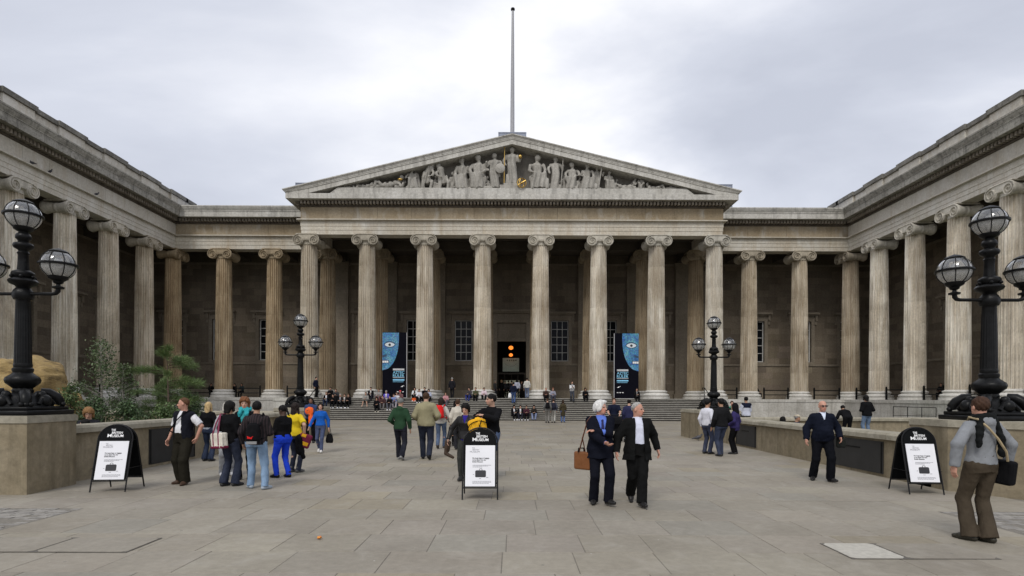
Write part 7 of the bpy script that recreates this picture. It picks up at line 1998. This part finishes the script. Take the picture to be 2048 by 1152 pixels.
def st_stand(hgt, arm=0, turn=0):
    s_ = hgt / 3.0
    pr = [loft((0, 0, 0), (0.02 * turn, 0, 2.45 * s_), (1, 0, 0), [(0, 0.42 * s_, 0.32 * s_), (0.3, 0.36 * s_, 0.28 * s_), (0.55, 0.36 * s_, 0.27 * s_), (0.70, 0.30 * s_, 0.24 * s_), (0.88, 0.38 * s_, 0.25 * s_), (0.97, 0.30 * s_, 0.18 * s_), (1.0, 0.12 * s_, 0.1 * s_)], True)]
    pr += head((0.03 * turn, -0.04, 2.74 * s_), 0.2 * s_) + [cap((0, 0, 2.4 * s_), (0, 0, 2.6 * s_), 0.1 * s_, 0.09 * s_)]
    for q in (-1, 1):
        el = (q * 0.52 * s_, -0.05, 1.85 * s_); pr.append(cap((q * 0.36 * s_, 0, 2.28 * s_), el, 0.12 * s_, 0.10 * s_))
        hnd = (q * 0.40 * s_, -0.22, 1.45 * s_) if q != arm else (q * 0.60 * s_, -0.25, 2.15 * s_)
        pr.append(cap(el, hnd, 0.10 * s_, 0.075 * s_))
    return pr
def st_seat(hgt, dr=1):
    s_ = hgt / 2.4
    pr = [loft((0, 0.1, 0.85 * s_), (0, 0.08, 1.85 * s_), (1, 0, 0), [(0, 0.36 * s_, 0.28 * s_), (0.4, 0.29 * s_, 0.24 * s_), (0.8, 0.36 * s_, 0.24 * s_), (1.0, 0.14 * s_, 0.12 * s_)], True)]
    pr += head((0.05 * dr, -0.02, 2.15 * s_), 0.19 * s_) + [cap((0, 0.05, 1.8 * s_), (0, 0, 2.05 * s_), 0.1 * s_, 0.09 * s_), rbox((0, 0.15, 0.42 * s_), (0.42 * s_, 0.3 * s_, 0.42 * s_), None, 0.05)]
    for q in (-1, 1):
        kn = (q * 0.24 * s_ + 0.16 * dr * s_, -0.35, 0.95 * s_); pr += [cap((q * 0.17 * s_, 0.05, 0.92 * s_), kn, 0.19 * s_, 0.16 * s_), cap(kn, (kn[0] + 0.18 * dr * s_ * q, -0.35, 0.06), 0.16 * s_, 0.15 * s_)]
        el = (q * 0.48 * s_, 0, 1.32 * s_); pr += [cap((q * 0.34 * s_, 0.05, 1.68 * s_), el, 0.11 * s_, 0.10 * s_), cap(el, (q * 0.30 * s_ + 0.1 * dr, -0.30, 1.12 * s_), 0.09 * s_, 0.075 * s_)]
    pr.append(loft((0.12 * dr, -0.3, 0.02), (0.08 * dr, -0.25, 1.0 * s_), (1, 0, 0), [(0, 0.46 * s_, 0.20 * s_), (1, 0.36 * s_, 0.2 * s_)]))
    return pr
def st_lie(ln, dr=1, up=0.9):
    s_ = ln / 2.8
    return [cap((-1.2 * dr * s_, -0.1, 0.16 * s_), (-0.3 * dr * s_, -0.1, 0.36 * s_), 0.15 * s_, 0.22 * s_), cap((-0.3 * dr * s_, -0.05, 0.30 * s_), (0.6 * dr * s_, 0, up * 0.75 * s_), 0.25 * s_, 0.24 * s_), cap((0.6 * dr * s_, 0, up * 0.75 * s_), (0.82 * dr * s_, 0, (up + 0.1) * s_), 0.2 * s_, 0.1 * s_), cap((0.62 * dr * s_, -0.15, up * 0.7 * s_), (0.95 * dr * s_, -0.25, 0.25 * s_), 0.10 * s_, 0.09 * s_), cap((0.95 * dr * s_, -0.25, 0.22 * s_), (0.5 * dr * s_, -0.35, 0.12 * s_), 0.09 * s_, 0.08 * s_), cap((-0.4 * dr * s_, -0.2, 0.3 * s_), (-0.9 * dr * s_, -0.25, 0.62 * s_), 0.16 * s_, 0.12 * s_), cap((-0.9 * dr * s_, -0.25, 0.62 * s_), (-1.15 * dr * s_, -0.25, 0.12 * s_), 0.11 * s_, 0.09 * s_)] + head((0.92 * dr * s_, -0.05, (up + 0.28) * s_), 0.17 * s_)
def st_bend(hgt, dr=1):
    s_ = hgt / 2.0
    return [cap((-0.12 * s_, 0, 0.95 * s_), (0.22 * dr * s_, -0.1, 1.6 * s_), 0.25 * s_, 0.24 * s_), cap((-0.2 * s_, 0, 0.95 * s_), (-0.22 * s_, -0.12, 0.05), 0.17 * s_, 0.10 * s_), cap((0.05 * s_, 0, 0.95 * s_), (0.32 * s_, -0.2, 0.5 * s_), 0.17 * s_, 0.12 * s_), cap((0.32 * s_, -0.2, 0.5 * s_), (0.22 * s_, -0.15, 0.04), 0.12 * s_, 0.09 * s_), cap((0.2 * dr * s_, -0.1, 1.62 * s_), (0.52 * dr * s_, -0.3, 1.15 * s_), 0.11 * s_, 0.09 * s_), cap((0.52 * dr * s_, -0.3, 1.15 * s_), (0.2 * dr * s_, -0.4, 0.9 * s_), 0.09 * s_, 0.07 * s_), loft((0, 0, 0.45 * s_), (-0.05 * s_, 0, 1.05 * s_), (1, 0, 0), [(0, 0.30 * s_, 0.22 * s_), (1, 0.28 * s_, 0.22 * s_)])] + head((0.36 * dr * s_, -0.12, 1.86 * s_), 0.17 * s_)
for fx, fk in ((-2.1, st_seat(1.15, 1)), (-3.45, st_bend(1.3, 1)), (-4.85, st_seat(1.5, -1)), (-6.35, st_seat(1.2, 1)), (-9.0, st_seat(1.1, -1)), (2.85, st_bend(1.4, -1)), (4.3, st_seat(1.35, 1)), (5.55, st_seat(1.15, 1)), (8.6, st_seat(0.95, 1)), (9.95, st_bend(0.95, 1)), (11.15, st_seat(0.75, 1)), (-11.1, st_bend(0.75, -1))):
    statue(fk, fx, 18.79, yb=PY - 0.62)
mb = MB(); mb.box(-1.0 + XC, 1.0 + XC, PY - 1.25, PY - 0.47, 18.801, 19.10, None, 0.02); mb.box(-0.7 + XC, 0.7 + XC, PY - 1.2, PY - 0.47, 19.101, 19.25, None, 0.02); mb.build('sculpture_plinth', M_scul, museum)
statue(st_stand(2.95, 1), 0.0, 19.25)
statue(st_stand(2.75, -1, -1), -1.42, 18.95)
statue(st_seat(2.75, -1), -2.75, 18.85); statue(st_seat(2.55, -1), -4.1, 18.80)
statue(st_bend(1.95, -1), -5.6, 18.8, yb=PY - 0.9); statue(st_bend(2.05, 1), -7.0, 18.8)
statue(st_seat(1.75, 1), -8.25, 18.8); statue(st_lie(2.5, 1, 0.75), -10.1, 18.8); statue(st_lie(1.9, -1, 0.5), -12.15, 18.8, 0.95)
statue(st_seat(2.75, 1), 2.05, 18.85); statue(st_stand(2.6, 1, 1), 3.55, 18.82)
statue(st_seat(2.2, -1), 4.95, 18.8); statue(st_seat(2.15, 1), 6.15, 18.8); statue(st_stand(1.95, 1), 7.0, 18.8, yb=PY - 0.65)
statue(st_seat(1.55, 1), 7.95, 18.8); statue(st_lie(1.9, 1, 0.55), 9.25, 18.8); statue(st_seat(1.1, -1), 10.6, 18.8); statue(st_lie(1.6, -1, 0.5), 11.7, 18.8, 0.95)
statue(st_lie(1.3, 1, 0.4), -13.2, 18.8, 0.9); statue(st_lie(1.2, -1, 0.4), 12.6, 18.8, 0.9)
statue([ell((0, 0, 0.1), (0.5, 0.35, 0.2)), ell((0.35, 0, 0.22), (0.2, 0.2, 0.16))], 13.0, 18.8, 0.9, 0)
statue([ell((0, 0, 0.06), (1.3, 0.4, 0.16)), ell((0.7, 0, 0.12), (0.6, 0.36, 0.18))], -3.0, 18.78, 1, 0); statue([ell((0, 0, 0.05), (1.4, 0.4, 0.14)), ell((-0.6, 0, 0.1), (0.6, 0.36, 0.16))], 10.2, 18.78, 1, 0)
statue([cap((0, 0, 0.0), (-0.12, 0, 1.25), 0.30, 0.16), cap((-0.12, 0, 1.2), (-0.30, 0, 1.6), 0.16, 0.05)], -7.75, 19.0, 0.85, 0.0, yb=PY - 0.6)
def gild(mb, nm): return mb.build(nm, M_gold, museum, 60)
mb = MB(); mb.tube([(-0.66 + XC, PY - 1.12, 18.95), (-0.62 + XC, PY - 1.1, 22.1)], 0.03, 8); mb.sphere((-0.62 + XC, PY - 1.1, 22.15), 0.06, 8, 5); gild(mb, 'gilded_staff')
mb = MB(); mb.sphere((0.66 + XC, PY - 1.15, 21.42), 0.17, 14, 9); gild(mb, 'gilded_globe')
mb = MB(); cx, cz = 0.78 + XC, 19.18
for ax in range(3):
    mb.tube([(cx + 0.36 * math.cos(a) * (1, 0.45, 0.9)[ax], PY - 1.42 + 0.2 * math.cos(a) * (0, 0.9, 0.4)[ax], cz + 0.38 * math.sin(a)) for a in [2 * math.pi * i / 24 for i in range(24)]], 0.035, 6, True)
mb.tube([(cx - 0.33, PY - 1.42, cz - 0.2), (cx + 0.33, PY - 1.42, cz + 0.2)], 0.05, 6); mb.sphere((cx, PY - 1.42, cz), 0.1, 10, 6); mb.tube([(cx, PY - 1.42, 18.81), (cx, PY - 1.42, cz - 0.36)], 0.06, 6); gild(mb, 'gilded_armillary')
mb = MB(); mb.sphere((-9.15 + XC, PY - 1.1, 19.55), 0.12, 8, 5, (2.0, 1, 0.8)); gild(mb, 'gilded_lamp')
for x0, x1, z0, z1 in ((-7.25, -6.72, 18.95, 20.95), (3.98, 4.18, 18.85, 21.6), (7.05, 7.3, 18.82, 20.5)):
    mb = MB(); mb.tube([(x0 + XC, PY - 1.2, z0), (x1 + XC, PY - 1.2, z1)], 0.045, 6); mb.build('sculpted_staff', M_scul, museum)
mb = MB(); Mx2 = Matrix.Rotation(R(90), 3, 'X'); mb.lathe([(0.38, -0.05), (0.40, 0.0), (0.30, 0.06), (0.05, 0.1)], 20, (-0.98 + XC, PY - 1.22, 20.45), Mx2); mb.build('sculpted_shield', M_scul, museum, 40)
